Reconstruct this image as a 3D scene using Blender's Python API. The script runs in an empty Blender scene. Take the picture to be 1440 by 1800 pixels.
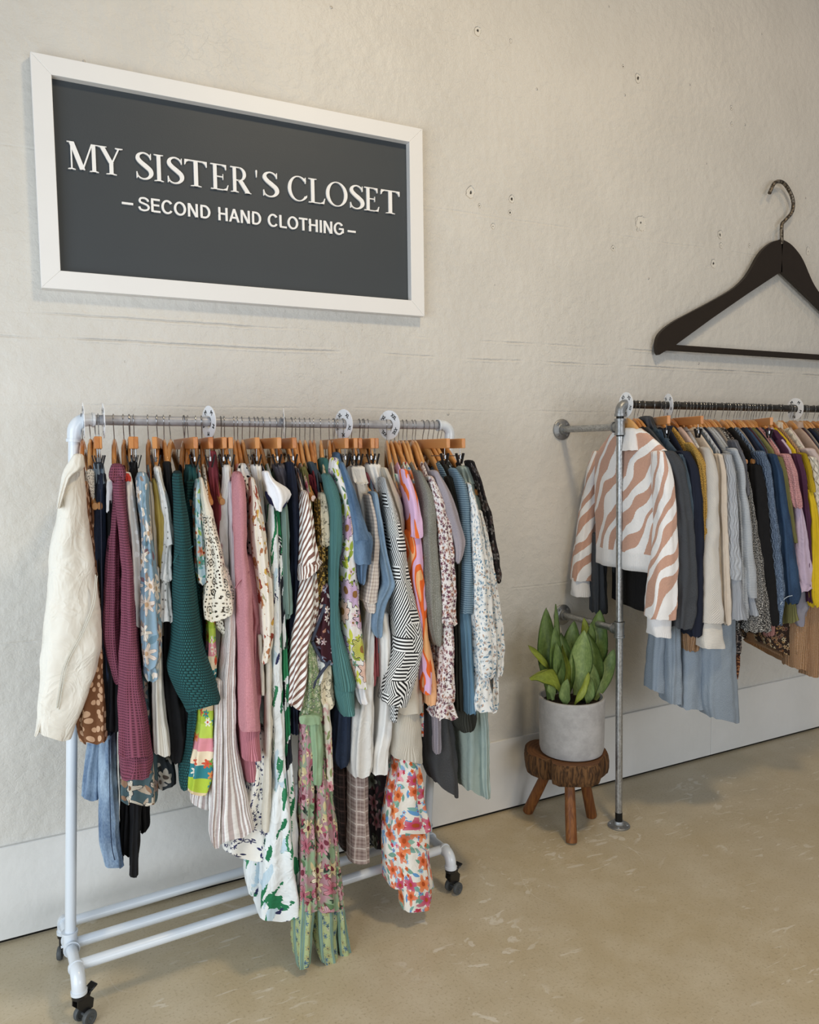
import bpy, math, random
from mathutils import Vector, Matrix, noise
PI = math.pi
SC = bpy.context.scene
COL = SC.collection

# ------------------------------------------------------------------ camera
cam_data = bpy.data.cameras.new('camera')
cam = bpy.data.objects.new('camera', cam_data)
COL.objects.link(cam)
cam_data.sensor_fit = 'HORIZONTAL'
cam_data.sensor_width = 36.0
cam_data.lens = 36.0 * 1387.0 / 1440.0
cam_data.clip_start = 0.05
cam.matrix_world = Matrix([[0.8886513, 0.0470308, -0.4561656, 0], [-0.4583956, 0.062623, -0.8865392, 0], [-0.0131281, 0.9969285, 0.0772088, 1.45], [0, 0, 0, 1]])
SC.camera = cam

# ------------------------------------------------------------------ world, lamps, exposure
SC.view_settings.view_transform = 'Standard'
SC.view_settings.look = 'None'
SC.view_settings.gamma = 1.0
SC.view_settings.exposure = 0.04
w = bpy.data.worlds.new('world'); SC.world = w
w.use_nodes = True
w.node_tree.nodes['Background'].inputs[0].default_value = (0.90, 0.93, 0.97, 1)
w.node_tree.nodes['Background'].inputs[1].default_value = 0.23

def lamp(name, kind, loc, target, energy, color, **kw):
    l = bpy.data.lights.new(name, kind)
    l.energy = energy; l.color = color
    for k, v in kw.items():
        setattr(l, k, v)
    o = bpy.data.objects.new(name, l); COL.objects.link(o)
    o.location = loc
    o.rotation_euler = (Vector(target) - Vector(loc)).to_track_quat('-Z', 'Y').to_euler()
    return o

# tall shop windows to the left of and behind the photographer
lamp('window_daylight', 'AREA', (-1.7, 0.5, 1.15), (0.8, 2.4, 0.75), 74, (0.80, 0.90, 1.0), shape='RECTANGLE', size=2.2, size_y=2.2)
lamp('street_daylight', 'AREA', (2.0, -2.4, 1.35), (2.1, 2.2, 0.15), 56, (0.93, 0.96, 1.0), shape='RECTANGLE', size=3.0, size_y=1.2)
# warm ceiling spots washing the wall
lamp('ceiling_spot', 'SPOT', (1.25, 1.95, 4.1), (1.25, 2.8, 2.4), 8, (1.0, 0.66, 0.30), spot_size=math.radians(130), spot_blend=1.0, shadow_soft_size=0.07)
lamp('ceiling_spot', 'SPOT', (3.7, 1.20, 3.9), (2.7, 2.9, 1.8), 16, (1.0, 0.66, 0.32), spot_size=math.radians(120), spot_blend=1.0, shadow_soft_size=0.05)
lamp('ceiling_lamp', 'AREA', (1.5, 0.6, 3.9), (1.5, 0.9, 0.0), 40, (1.0, 0.79, 0.50), shape='DISK', size=0.45)

# ------------------------------------------------------------------ shading helper
def srgb(c):
    if isinstance(c, str):
        c = c.lstrip('#'); c = [int(c[i:i+2], 16) / 255 for i in (0, 2, 4)]
        c = [x / 12.92 if x <= 0.04045 else ((x + 0.055) / 1.055) ** 2.4 for x in c]
    return (c[0], c[1], c[2], 1.0)

class E:
    """a float socket with arithmetic"""
    def __init__(s, k, sock): s.k = k; s.s = sock
    def _m(s, op, *a, clamp=False): return s.k.math(op, s, *a, clamp=clamp)
    def __add__(s, o): return s._m('ADD', o)
    __radd__ = __add__
    def __sub__(s, o): return s._m('SUBTRACT', o)
    def __rsub__(s, o): return s.k.math('SUBTRACT', o, s)
    def __mul__(s, o): return s._m('MULTIPLY', o)
    __rmul__ = __mul__
    def __truediv__(s, o): return s._m('DIVIDE', o)
    def __lt__(s, o): return s._m('LESS_THAN', o)
    def __gt__(s, o): return s._m('GREATER_THAN', o)
    def sin(s): return s._m('SINE')
    def cos(s): return s._m('COSINE')
    def abs(s): return s._m('ABSOLUTE')
    def floor(s): return s._m('FLOOR')
    def fract(s): return s._m('FRACT')
    def min(s, o): return s._m('MINIMUM', o)
    def max(s, o): return s._m('MAXIMUM', o)
    def pow(s, o): return s._m('POWER', o)
    def sat(s): return s._m('ADD', 0.0, clamp=True)
    def ss(s, a, b):
        n = s.k.n('ShaderNodeMapRange'); n.interpolation_type = 'SMOOTHSTEP'
        s.k.l(s.s, n.inputs[0]); n.inputs[1].default_value = a; n.inputs[2].default_value = b
        return E(s.k, n.outputs[0])

class K:
    def __init__(s, mat, coord='UV'):
        s.t = mat.node_tree
        tc = s.n('ShaderNodeTexCoord')
        sep = s.n('ShaderNodeSeparateXYZ')
        s.vec = tc.outputs['UV' if coord == 'UV' else 'Object']
        s.l(s.vec, sep.inputs[0])
        s.u, s.v, s.w = [E(s, sep.outputs[i]) for i in range(3)]
    def n(s, t): return s.t.nodes.new(t)
    def l(s, a, b): s.t.links.new(a, b)
    def put(s, x, inp):
        if isinstance(x, E): s.l(x.s, inp)
        elif isinstance(x, (int, float)): inp.default_value = x
        elif isinstance(x, (str, tuple, list)): inp.default_value = srgb(x)
        else: s.l(x, inp)
    def math(s, op, *a, clamp=False):
        n = s.n('ShaderNodeMath'); n.operation = op; n.use_clamp = clamp
        for i, x in enumerate(a): s.put(x, n.inputs[i])
        return E(s, n.outputs[0])
    def comb(s, x, y, z=0.0):
        n = s.n('ShaderNodeCombineXYZ')
        s.put(x, n.inputs[0]); s.put(y, n.inputs[1]); s.put(z, n.inputs[2])
        return n.outputs[0]
    def noise(s, scale, detail=2.0, su=1.0, sv=1.0, off=0.0, rough=0.5, dist=0.0, vec=None):
        n = s.n('ShaderNodeTexNoise')
        s.l(vec or s.comb(s.u * su + off, s.v * sv, s.w), n.inputs['Vector'])
        n.inputs['Scale'].default_value = scale; n.inputs['Detail'].default_value = detail
        n.inputs['Roughness'].default_value = rough; n.inputs['Distortion'].default_value = dist
        return E(s, n.outputs['Fac'])
    def vor(s, scale, su=1.0, sv=1.0, off=0.0, rnd=1.0, feature='F1', dims='2D'):
        n = s.n('ShaderNodeTexVoronoi'); n.voronoi_dimensions = dims; n.feature = feature
        U = s.u * su + off; V = s.v * sv + off
        s.l(s.comb(U, V, s.w), n.inputs['Vector'])
        n.inputs['Scale'].default_value = scale; n.inputs['Randomness'].default_value = rnd
        if feature == 'DISTANCE_TO_EDGE': return E(s, n.outputs['Distance'])
        sp = s.n('ShaderNodeSeparateXYZ'); s.l(n.outputs['Position'], sp.inputs[0])
        sc = s.n('ShaderNodeSeparateColor'); s.l(n.outputs['Color'], sc.inputs[0])
        r = type('V', (), {})()
        r.d = E(s, n.outputs['Distance'])
        r.dx = (U - E(s, sp.outputs[0])) * scale; r.dy = (V - E(s, sp.outputs[1])) * scale
        r.r1 = E(s, sc.outputs[0]); r.r2 = E(s, sc.outputs[1]); r.r3 = E(s, sc.outputs[2])
        return r
    def mix(s, f, a, b):
        n = s.n('ShaderNodeMix'); n.data_type = 'RGBA'
        s.put(f, n.inputs[0]); s.put(a, n.inputs[6]); s.put(b, n.inputs[7])
        return n.outputs[2]
    def pick(s, f, cols, interp='CONSTANT'):
        n = s.n('ShaderNodeValToRGB'); cr = n.color_ramp; cr.interpolation = interp
        m = len(cols)
        while len(cr.elements) < m: cr.elements.new(0.5)
        for i, c in enumerate(cols):
            cr.elements[i].position = i / m if interp == 'CONSTANT' else i / (m - 1)
        for i, c in enumerate(cols): cr.elements[i].color = srgb(c)
        s.put(f, n.inputs[0]); return n.outputs[0]
    def objrand(s):
        n = s.n('ShaderNodeObjectInfo'); return E(s, n.outputs['Random'])

MATS = {}
def mk(name, fn, rough=0.85, metal=0.0, coord='UV', sheen=0.0, coat=0.0, wr=0.0, spec=0.3):
    m = bpy.data.materials.new(name); m.use_nodes = True
    b = m.node_tree.nodes['Principled BSDF']
    k = K(m, coord)
    r = fn(k)
    if not isinstance(r, tuple) or isinstance(r[0], float):
        r = (r, None)
    col, h = r[0], r[1]
    alpha = r[2] if len(r) > 2 else None
    ro = r[3] if len(r) > 3 else None
    k.put(col, b.inputs['Base Color'])
    b.inputs['Metallic'].default_value = metal
    k.put(ro if ro is not None else rough, b.inputs['Roughness'])
    b.inputs['Specular IOR Level'].default_value = spec
    if sheen: b.inputs['Sheen Weight'].default_value = sheen; b.inputs['Sheen Roughness'].default_value = 0.6
    if coat: b.inputs['Coat Weight'].default_value = coat; b.inputs['Coat Roughness'].default_value = 0.12
    if alpha is not None: k.put(alpha, b.inputs['Alpha'])
    if wr:
        q = k.noise(9, 3, 1.6, 0.7, dist=0.6) * (wr * 1.5) + ((k.noise(16, 2, 1.0, 1.0, off=2.7, dist=1.4) - 0.5).abs() * -2.0) * (wr * 0.55)
        h = q if h is None else h + q
    if h is not None:
        bn = k.n('ShaderNodeBump'); bn.inputs['Distance'].default_value = 1.0; bn.inputs['Strength'].default_value = 1.0
        k.put(h, bn.inputs['Height']); k.l(bn.outputs[0], b.inputs['Normal'])
    MATS[name] = m
    return m
T = 2 * PI
def C1(c, c2=None, am=0.5, sc=60):
    """plain cloth with slight mottling"""
    def f(k):
        w_ = (k.u * (T / 0.0011)).sin() * (k.v * (T / 0.0011)).sin() * 0.00006
        if c2 is None: return (srgb(c), w_)
        return (k.mix(k.noise(sc, 3) , c, c2), w_)
    return f
def rib(c, c2, p=0.006, a=0.0009, tilt=0.0, noise_=0.0):
    def f(k):
        s = ((k.u + k.v * tilt) * (T / p)).sin() * 0.5 + 0.5
        cc = k.mix(s, c2, c)
        if noise_: cc = k.mix(k.noise(300, 2).ss(0.45, 0.7) * noise_, cc, '#f4f2ee')
        return (cc, s * a)
    return f
def hrib(c, c2, p=0.006, a=0.0009):
    return lambda k: (lambda s: (k.mix(s, c2, c), s * a))((k.v * (T / p)).sin() * 0.5 + 0.5)
def waffle(c, c2, p=0.007, a=0.0012):
    def f(k):
        s = ((k.u * (T / p)).sin().max((k.v * (T / p)).sin())) * 0.5 + 0.5
        return (k.mix(s, c2, c), s * a)
    return f
def seedknit(c, c2, p=0.011, a=0.0016):
    def f(k):
        row = (k.v / p * 1.6).floor()
        s = ((k.u / p + row * 0.25) * T).sin().abs() * (k.v / p * 1.6 * PI).sin().abs()
        return (k.mix(s.ss(0.0, 0.55), c2, c), s * a)
    return f
def knit(c, c2, p=0.006, a=0.0007, fuzz=0.3):
    def f(k):
        s = ((k.u / p) * T).sin().abs() * 0.6 + ((k.v / p * 1.3 + (k.u / p * T).sin() * 0.3) * T).sin() * 0.25 + 0.2
        nn = k.noise(220, 3)
        return (k.mix((s + (nn - 0.5) * fuzz * 2).sat(), c2, c), s * a + nn * 0.0006)
    return f
def denim(c, c2):
    def f(k):
        tw = ((k.u * 0.6 + k.v) * (T / 0.0022)).sin() * 0.5 + 0.5
        n1 = k.noise(9, 4, 1.5, 0.6).ss(0.35, 0.68); n2 = k.noise(350, 2, 1.0, 0.4)
        return (k.mix((n1 * 0.7 + (n2 - 0.5) * 0.7 + (tw - 0.5) * 0.25 + 0.1).sat(), c, c2), tw * 0.0001 + n2 * 0.0003)
    return f
def heather(c, c2, sc=260):
    return lambda k: (k.mix(k.noise(sc * 2.4, 3, 1.0, 0.45).ss(0.25, 0.75), c, c2), k.noise(300, 2) * 0.0004)
def stripes(c, c2, p=0.02, duty=0.5, a=1.0, b=0.0, wob=0.0):
    def f(k):
        t = (k.u * a + k.v * b) / p
        if wob: t = t + k.noise(14, 2) * wob
        return (k.mix(t.fract() < duty, c, c2), k.noise(90, 2, 2, .5) * 0.0006)
    return f
def check(bg, c, p=0.012, c3=None):
    def f(k):
        a = (k.u / p).fract() < 0.45; b = (k.v / p).fract() < 0.45
        cc = k.mix((a + b) * 0.5, bg, c)
        if c3:
            q = ((k.u / (p * 3)).fract() < 0.12).max((k.v / (p * 3)).fract() < 0.12)
            cc = k.mix(q * 0.7, cc, c3)
        return (cc, None)
    return f
def dots(bg, c, sc=50, r=0.25, jit=0.8, h=0.0):
    def f(k):
        q = k.vor(sc, rnd=jit); m = q.d < (q.r1 * r * 0.7 + r * 0.55)
        return (k.mix(m, bg, c), (m * h) if h else None)
    return f
def flower(k, sc, n=5, R0=0.3, R1=0.1, off=0.0, dens=1.0, su=1.0, sv=1.0):
    q = k.vor(sc, su, sv, off, rnd=0.85)
    r = (q.dx * q.dx + q.dy * q.dy).pow(0.5)
    r = r * (k.noise(sc * 3.0, 2) * 0.9 + 0.55)
    a = k.math('ARCTAN2', q.dy, q.dx)
    rad = ((a + q.r3 * T) * n).cos() * R1 + R0 * 1.0
    m = r < rad
    if dens < 1: m = m * (q.r2 < dens)
    line = ((a + q.r3 * T) * n * 2.0).sin().abs() < 0.22
    return m, m * (r < R0 * 0.33), m * ((r - rad).abs() < 0.035), q.r1, m * line * (r > R0 * 0.33), r
def leaves(k, sc, off=3.1, dens=0.6, thin=0.16, ln=0.38):
    q = k.vor(sc, off=off, rnd=1.0)
    an = q.r1 * T
    x = q.dx * an.cos() + q.dy * an.sin(); y = q.dy * an.cos() - q.dx * an.sin()
    w_ = (x / ln * (PI / 2)).cos() * thin
    return (y.abs() < w_) * (x.abs() < ln) * (q.r2 < dens), q.r3, (y.abs() < 0.02)
def floral(bg, cols, core='#e8c23a', leaf=('#3f7a55',), sc=22, n=5, R0=0.32, R1=0.09, line=None, small=None, lsc=None, dens=0.9, ldens=0.7, bg2=None, edge=None):
    def f(k):
        c = bg
        if bg2: c = k.mix(k.noise(18, 3).ss(0.4, 0.6), bg, bg2)
        if leaf:
            lm, lr, lv = leaves(k, lsc or sc * 1.7, dens=ldens)
            c = k.mix(lm, c, k.pick(lr, leaf))
            lm, lr, lv = leaves(k, (lsc or sc * 1.7) * 1.4, off=8.3, dens=ldens)
            c = k.mix(lm, c, k.pick(lr, leaf))
        if small:
            m, co, ed, rr, ln, r = flower(k, sc * 2.1, 5, 0.26, 0.07, off=5.7, dens=0.6)
            c = k.mix(m, c, k.pick(rr, small)); c = k.mix(co, c, core)
        m, co, ed, rr, ln, r = flower(k, sc, n, R0, R1, dens=dens)
        pc = k.pick(rr, cols)
        pc = k.mix((r.ss(0.05, R0 + R1)) * 0.18, pc, '#f4f0ea')
        c = k.mix(m, c, pc)
        if line: c = k.mix(ln.max(ed), c, line)
        if edge: c = k.mix(ed, c, edge)
        c = k.mix(co, c, core)
        return (c, None)
    return f
def brush(bg, cols, sc=9, su=1.6, sv=0.5, th=0.56, tilt=0.5):
    def f(k):
        c = bg
        for i, cc in enumerate(cols):
            v = k.comb((k.u + k.v * tilt) * su + 3.7 * i, (k.v - k.u * tilt) * sv, 0.0)
            n1 = k.noise(sc, 2, vec=v); n2 = k.noise(sc * 14, 2, vec=k.comb((k.u + k.v * tilt) * 0.25, k.v - k.u * tilt, 0.0))
            m = (n1 + (n2 - 0.5) * 0.10) > (th + 0.02 * i)
            c = k.mix(m, c, cc)
        return (c, k.noise(60, 2) * 0.001)
    return f
def zebra(c1, c2):
    def f(k):
        d_ = k.noise(3.6, 1, 1.0, 1.0) * 3.4
        t = (k.u * 0.80 + k.v * 0.60 + d_ * 0.07) / 0.070 + k.noise(7, 1, off=4.0) * 1.2
        e = (k.noise(170, 1) - 0.5) * 0.06
        s = (t + e).fract()
        m = s < (k.noise(5.0, 1, off=9.0).ss(0.25, 0.75) * 0.5 + 0.24)
        return (k.mix(m, c1, k.mix(k.noise(150, 2), c2, '#c79f8b')), k.noise(260, 2) * 0.0006)
    return f
def geo(c1, c2, p=0.013, cell=0.042):
    """interlocking diagonal stripe blocks"""
    def f(k):
        U = k.u / cell; V = k.v / cell
        i = (U + (V.floor() * 0.5)).floor(); j = V.floor()
        hsh = (((i * 12.9898 + j * 78.233).sin()) * 43758.5453).fract()
        s1 = (((k.u + k.v * 0.8) / p).fract() < 0.5); s2 = (((k.u - k.v * 0.8) / p).fract() < 0.5); s3 = ((k.v / p).fract() < 0.5)
        m = s1 * (hsh < 0.4) + s2 * (hsh > 0.4) * (hsh < 0.8) + s3 * (hsh > 0.8)
        return (k.mix(m, c1, c2), None)
    return f
def lace(c, sc=60, r=0.2, big=None):
    def f(k):
        q = k.vor(sc, rnd=0.6); hole = q.d < r
        if big:
            q2 = k.vor(big, rnd=0.5); hole = hole.max((q2.d < 0.24) * ((q2.d * 40).sin() > -0.2))
        return (srgb(c), k.noise(260, 2) * 0.0012 + q.d * 0.002, 1.0 - hole)
    return f

# ------------------------------------------------------------------ mesh helpers
def link(name, verts, faces, mat, parent=None, uvs=None, smooth=True, mats=None, fm=None, loc=None):
    off = Vector((0, 0, 0)); q = parent
    while q is not None: off = off + q.location; q = q.parent
    me = bpy.data.meshes.new(name)
    me.from_pydata([tuple(Vector(v) - off) for v in verts], [], faces)
    if uvs is not None:
        ul = me.uv_layers.new(name='uv')
        for p in me.polygons:
            for li, vi in zip(p.loop_indices, p.vertices):
                ul.data[li].uv = uvs[p.index][list(p.vertices).index(vi)] if isinstance(uvs, dict) else uvs[vi]
    if smooth:
        me.polygons.foreach_set('use_smooth', [True] * len(me.polygons))
    for m in (mats or [mat]): me.materials.append(MATS[m] if isinstance(m, str) else m)
    if fm: me.polygons.foreach_set('material_index', fm)
    me.update()
    o = bpy.data.objects.new(name, me); COL.objects.link(o)
    if loc is not None: o.location = loc
    if parent is not None: o.parent = parent
    return o
def tag(o, label=None, cat=None, group=None, kind=None):
    if label: o['label'] = label
    if cat: o['category'] = cat
    if group: o['group'] = group
    if kind: o['kind'] = kind
    return o
def empty(name, loc, label, cat, group=None):
    o = bpy.data.objects.new(name, None); COL.objects.link(o); o.location = loc
    o.empty_display_size = 0.03
    return tag(o, label, cat, group)

class MB:
    """collects shapes for ONE mesh"""
    def __init__(s): s.v = []; s.f = []; s.uv = []
    def add(s, vs, fs, uv=None):
        b = len(s.v); s.v += [Vector(v) for v in vs]; s.f += [tuple(i + b for i in f) for f in fs]
        s.uv += list(uv) if uv else [(v[0] + v[1], v[2]) for v in vs]
        return s
    def box(s, c, sz, rot=None, bev=0.0):
        x, y, z = [q / 2 for q in sz]
        b = min(bev, x * .9, y * .9, z * .9)
        vs = []; fs = []
        if b <= 0:
            vs = [Vector((i * x, j * y, k_ * z)) for i in (-1, 1) for j in (-1, 1) for k_ in (-1, 1)]
            fs = [(0, 1, 3, 2), (4, 6, 7, 5), (0, 4, 5, 1), (2, 3, 7, 6), (0, 2, 6, 4), (1, 5, 7, 3)]
        else:
            # chamfered box: rings
            def ring(xx, yy, zz): return [Vector(p) for p in ((-xx, -yy + b, zz), (-xx + b, -yy, zz), (xx - b, -yy, zz), (xx, -yy + b, zz), (xx, yy - b, zz), (xx - b, yy, zz), (-xx + b, yy, zz), (-xx, yy - b, zz))]
            def ring2(zz):
                return [Vector(p) for p in ((-x + b, -y + b, zz), (-x + b, -y + b, zz), (x - b, -y + b, zz), (x - b, -y + b, zz), (x - b, y - b, zz), (x - b, y - b, zz), (-x + b, y - b, zz), (-x + b, y - b, zz))]
            rs = [ring2(-z), ring(x, y, -z + b), ring(x, y, z - b), ring2(z)]
            vs = sum(rs, [])
            for a in range(3):
                for i in range(8):
                    fs.append((a * 8 + i, a * 8 + (i + 1) % 8, a * 8 + 8 + (i + 1) % 8, a * 8 + 8 + i))
            fs.append(tuple(reversed(range(8)))); fs.append(tuple(range(24, 32)))
        M_ = rot.to_matrix() if hasattr(rot, 'to_matrix') else (rot or Matrix.Identity(3))
        return s.add([M_ @ v + Vector(c) for v in vs], fs)
    def tube(s, pts, r, n=12, cap=True, flat=None):
        pts = [Vector(p) for p in pts]; N = len(pts)
        rs = r if isinstance(r, (list, tuple)) else [r] * N
        vs = []; fs = []; uv = []
        t0 = (pts[1] - pts[0]).normalized()
        a = t0.orthogonal().normalized(); L = 0
        for i, p in enumerate(pts):
            t = ((pts[min(i + 1, N - 1)] - pts[max(i - 1, 0)])).normalized()
            a = (a - t * a.dot(t)).normalized(); b = t.cross(a)
            if i: L += (p - pts[i - 1]).length
            for j in range(n):
                q = T * j / n
                vs.append(p + (a * math.cos(q) + b * math.sin(q)) * rs[i]); uv.append((q * rs[i], L))
        for i in range(N - 1):
            for j in range(n):
                fs.append((i * n + j, i * n + (j + 1) % n, (i + 1) * n + (j + 1) % n, (i + 1) * n + j))
        if cap: fs.append(tuple(reversed(range(n)))); fs.append(tuple(range((N - 1) * n, N * n)))
        return s.add(vs, fs, uv)
    def lathe(s, prof, c, axis=(0, 0, 1), n=32, xdir=None):
        ax = Vector(axis).normalized(); a = (Vector(xdir) if xdir else ax.orthogonal()).normalized(); b = ax.cross(a)
        c = Vector(c); vs = []; fs = []; uv = []
        for (r, h) in prof:
            for j in range(n):
                q = T * j / n
                vs.append(c + ax * h + (a * math.cos(q) + b * math.sin(q)) * r); uv.append((q * 0.1, h))
        m = len(prof)
        for i in range(m - 1):
            for j in range(n):
                fs.append((i * n + j, i * n + (j + 1) % n, (i + 1) * n + (j + 1) % n, (i + 1) * n + j))
        if prof[0][0] > 1e-6: fs.append(tuple(reversed(range(n))))
        if prof[-1][0] > 1e-6: fs.append(tuple(range((m - 1) * n, m * n)))
        return s.add(vs, fs, uv)
    def prism(s, poly, y0, y1, place):
        """closed polygon (x, z) extruded; place(x, depth, z) -> Vector"""
        n = len(poly)
        vs = [place(x, y0, z) for x, z in poly] + [place(x, y1, z) for x, z in poly]
        fs = [tuple(range(n)), tuple(reversed(range(n, 2 * n)))]
        fs += [(i, i + n, (i + 1) % n + n, (i + 1) % n) for i in range(n)]
        return s.add(vs, fs)
    def build(s, name, mat, parent=None, smooth=True, angle=None):
        o = link(name, s.v, s.f, mat, parent, uvs=s.uv, smooth=smooth)
        bm_fix(o.data)
        if smooth: autosmooth(o, angle or 0.7)
        return o
import bmesh
def bm_fix(me):
    bm = bmesh.new(); bm.from_mesh(me); bmesh.ops.recalc_face_normals(bm, faces=bm.faces); bm.to_mesh(me); bm.free()
def autosmooth(o, angle):
    me = o.data
    bm = bmesh.new(); bm.from_mesh(me)
    for e in bm.edges:
        e.smooth = not (len(e.link_faces) == 2 and e.calc_face_angle(0) > angle)
    bm.to_mesh(me); bm.free()
def arc(c, a, b, r, t0, t1, n):
    """points on an arc: centre + r(cos a + sin b)"""
    c, a, b = Vector(c), Vector(a), Vector(b)
    return [c + (a * math.cos(t0 + (t1 - t0) * i / n) + b * math.sin(t0 + (t1 - t0) * i / n)) * r for i in range(n + 1)]

# ------------------------------------------------------------------ fabrics
mk('cream_denim', lambda k: (k.mix(k.noise(6, 3), '#dad6cb', '#e2ded4'), ((k.u * 0.6 + k.v) * (T / 0.002)).sin() * 0.00008), wr=0.006)
mk('tan_facing', C1('#b3a684'), wr=0.002)
mk('stitch_cream', C1('#c9c5b8'))
mk('fawn_spot', lambda k: (lambda q: (k.mix(q.d < (q.r1 * 0.14 + 0.26), '#6f4a30', '#c3a184'), None))(k.vor(62, 1.15, 0.75, rnd=0.8)), wr=0.004)
mk('black_cloth', lambda k: (k.mix(k.noise(40, 2), '#0b0b0d', '#131316'), None), wr=0.004, rough=0.9)
mk('white_lace', lace('#eceae4', 140, 0.2), wr=0.002)
mk('dark_denim', denim('#141b29', '#2a3750'), wr=0.004)
mk('light_denim', denim('#41597a', '#a3b8cb'), wr=0.005)
mk('mid_denim', denim('#3b536f', '#6f89a5'), wr=0.004)
mk('burgundy_waffle', waffle('#84485b', '#3f1c28', 0.0066, 0.0016), wr=0.003)
mk('burgundy_waffle_inside', waffle('#9a4f67', '#5b2740', 0.0062, 0.0013), wr=0.003)
mk('white_dotted', dots('#e6e4e0', '#ffffff', 34, 0.22, 0.5, 0.0012), wr=0.004)
mk('blue_floral', floral('#8299a9', ('#e6e0d6', '#dccfc4', '#cdbdb0', '#e2dacc'), core='#b09070', leaf=('#7d5f66', '#8e7c70', '#dcd4ca', '#64808f'), sc=17, n=7, R0=0.34, R1=0.13, line='#8d7f78', lsc=21, dens=0.85, ldens=0.75), wr=0.005)
mk('teal_leaf', floral('#44585e', ('#9a8d80', '#c2b8a6', '#7a6660'), core='#6a4a35', leaf=('#a89a8a', '#2e3b3c', '#8a6b55'), sc=16, n=5, R0=0.3, R1=0.1, line='#2b3033', lsc=20), wr=0.004)
mk('dark_leaf', floral('#2c3338', ('#8b8780', '#6d6a68', '#a39d90'), core='#4a4038', leaf=('#707878', '#1d2022'), sc=18, n=5, R0=0.3, R1=0.1, lsc=22), wr=0.004)
mk('beige_linen', C1('#b7aea0', '#c4bcae'), wr=0.003)
mk('mustard_satin', C1('#b8a04c', '#c9b264', sc=10), wr=0.006, rough=0.5)
mk('white_eyelet', lambda k: (lambda q: ('#dcdbd8', k.noise(80, 2) * 0.0012 + (1.0 - q.d.ss(0.05, 0.25)) * 0.0014, 1.0 - (q.d < 0.09) * (q.r1 < 0.3)))(k.vor(48, rnd=0.7)), wr=0.005)
mk('cream_rib', rib('#e3e0d8', '#c4c0b6', 0.0055, 0.0008), wr=0.002)
mk('teal_seed_knit', seedknit('#2b6163', '#082426', 0.0118, 0.0026), wr=0.002)
mk('teal_rib', rib('#2c6264', '#143a3e', 0.006, 0.0012))
mk('aqua_floral', floral('#b9d3dd', ('#e9efe9', '#d68a6c', '#5f9a8c', '#f2f2ea'), core='#c8643c', leaf=('#4f9a88', '#9dbb5c', '#6fb0b8'), sc=26, n=6, lsc=30), wr=0.003)
mk('crochet', lace('#e6dfcf', 95, 0.24, 26), wr=0.003)
mk('crochet_solid', lambda k: ('#e6dfcf', k.noise(230, 2) * 0.0018))
mk('brick_jersey', C1('#8f3f4a', '#a04c56', sc=14), wr=0.005)
mk('maroon_jersey', C1('#5d1c28', '#6d2632', sc=14), wr=0.004)
def patchwork(k):
    y = k.v * -1.0
    a = k.pick((y * 4.0 + (k.u * 3).floor() * 0.37).fract(), ('#a9bf3f', '#b7cc52', '#d98f98', '#e6d5b8', '#2f7c85', '#a9bf3f', '#d8c29a'))
    m, co, ed, rr, ln, r = flower(k, 30, 6, 0.30, 0.10, dens=0.75)
    c = k.mix(m, a, k.pick(rr, ('#d3543a', '#f1ead8', '#3f8d8f', '#e08a4c', '#6f9b3f'))); c = k.mix(ln, c, '#3f6b4a')
    return (k.mix(co, c, '#c9472f'), None)
mk('bright_patchwork', patchwork, wr=0.004)
mk('white_crinkle', lambda k: (k.mix(k.noise(40, 2, 2, .4), '#d9d7d4', '#e4e2df'), k.noise(60, 3, 2.6, 0.5) * 0.004), wr=0.004)
mk('lilac_white_rib', stripes('#d9d6da', '#c2bcc6', 0.006, 0.5), wr=0.005)
mk('seersucker', lambda k: (k.mix(((k.u + k.noise(8, 2) * 0.008) / 0.0105).fract() < 0.45, '#e7e4e1', '#b8a9a6'), k.noise(120, 3, 0.6, 1.4) * 0.0022 + (k.u * (T / 0.0105)).sin() * 0.0008), wr=0.006)
mk('pink_knit', knit('#dd9fa5', '#b06f79', 0.0042, 0.0009, 0.6), wr=0.003)
mk('pink_rib', rib('#d08a94', '#a05c68', 0.0075, 0.0018))
mk('white_scribble', dots('#eceae6', '#17171c', 60, 0.22, 1.0), wr=0.003)
mk('rust_floral', brush('#e2dacb', ('#a8704a', '#8c3a2c', '#c9a04a', '#a39a78'), sc=26, su=1.2, sv=0.9, th=0.60, tilt=0.3), wr=0.005)
mk('white_twill', lambda k: (k.mix(k.noise(8, 2), '#e2e1de', '#eae9e6'), ((k.u * 0.6 + k.v) * (T / 0.002)).sin() * 0.00006), wr=0.004)
mk('cream_twill', C1('#c9c3b4', '#d6d0c2', sc=12), wr=0.003)
mk('green_brush', brush('#dde1e1', ('#24704a', '#37805a', '#b9cdd8', '#2a2d50'), sc=9.5, su=1.7, sv=0.6, th=0.60, tilt=0.45), wr=0.008)
mk('green_black_brush', brush('#dcdfdd', ('#1d6b42', '#1c1e24', '#2a7a50'), sc=10, su=1.3, sv=0.5, th=0.54, tilt=0.5), wr=0.005)
mk('white_plain', C1('#e9eaee', '#f1f1f3', sc=12), wr=0.004)
mk('navy_trim', C1('#23254a'))
mk('navy_sprig', floral('#e6e4dd', ('#23264c', '#2a2d57'), core='#23264c', leaf=('#2b2e5c', '#1f2247'), sc=40, n=5, R0=0.2, R1=0.13, lsc=52, dens=0.7, ldens=0.45), wr=0.004)
mk('sage_rib', rib('#7d938a', '#5f756d', 0.010, 0.0016), wr=0.002)
mk('navy_cloth', lambda k: (k.mix(k.noise(30, 2), '#101626', '#182036'), None), wr=0.004)
mk('charcoal_satin', lambda k: (k.mix(k.noise(8, 2), '#3a3842', '#4a4852'), None), wr=0.006, rough=0.45)
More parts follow.
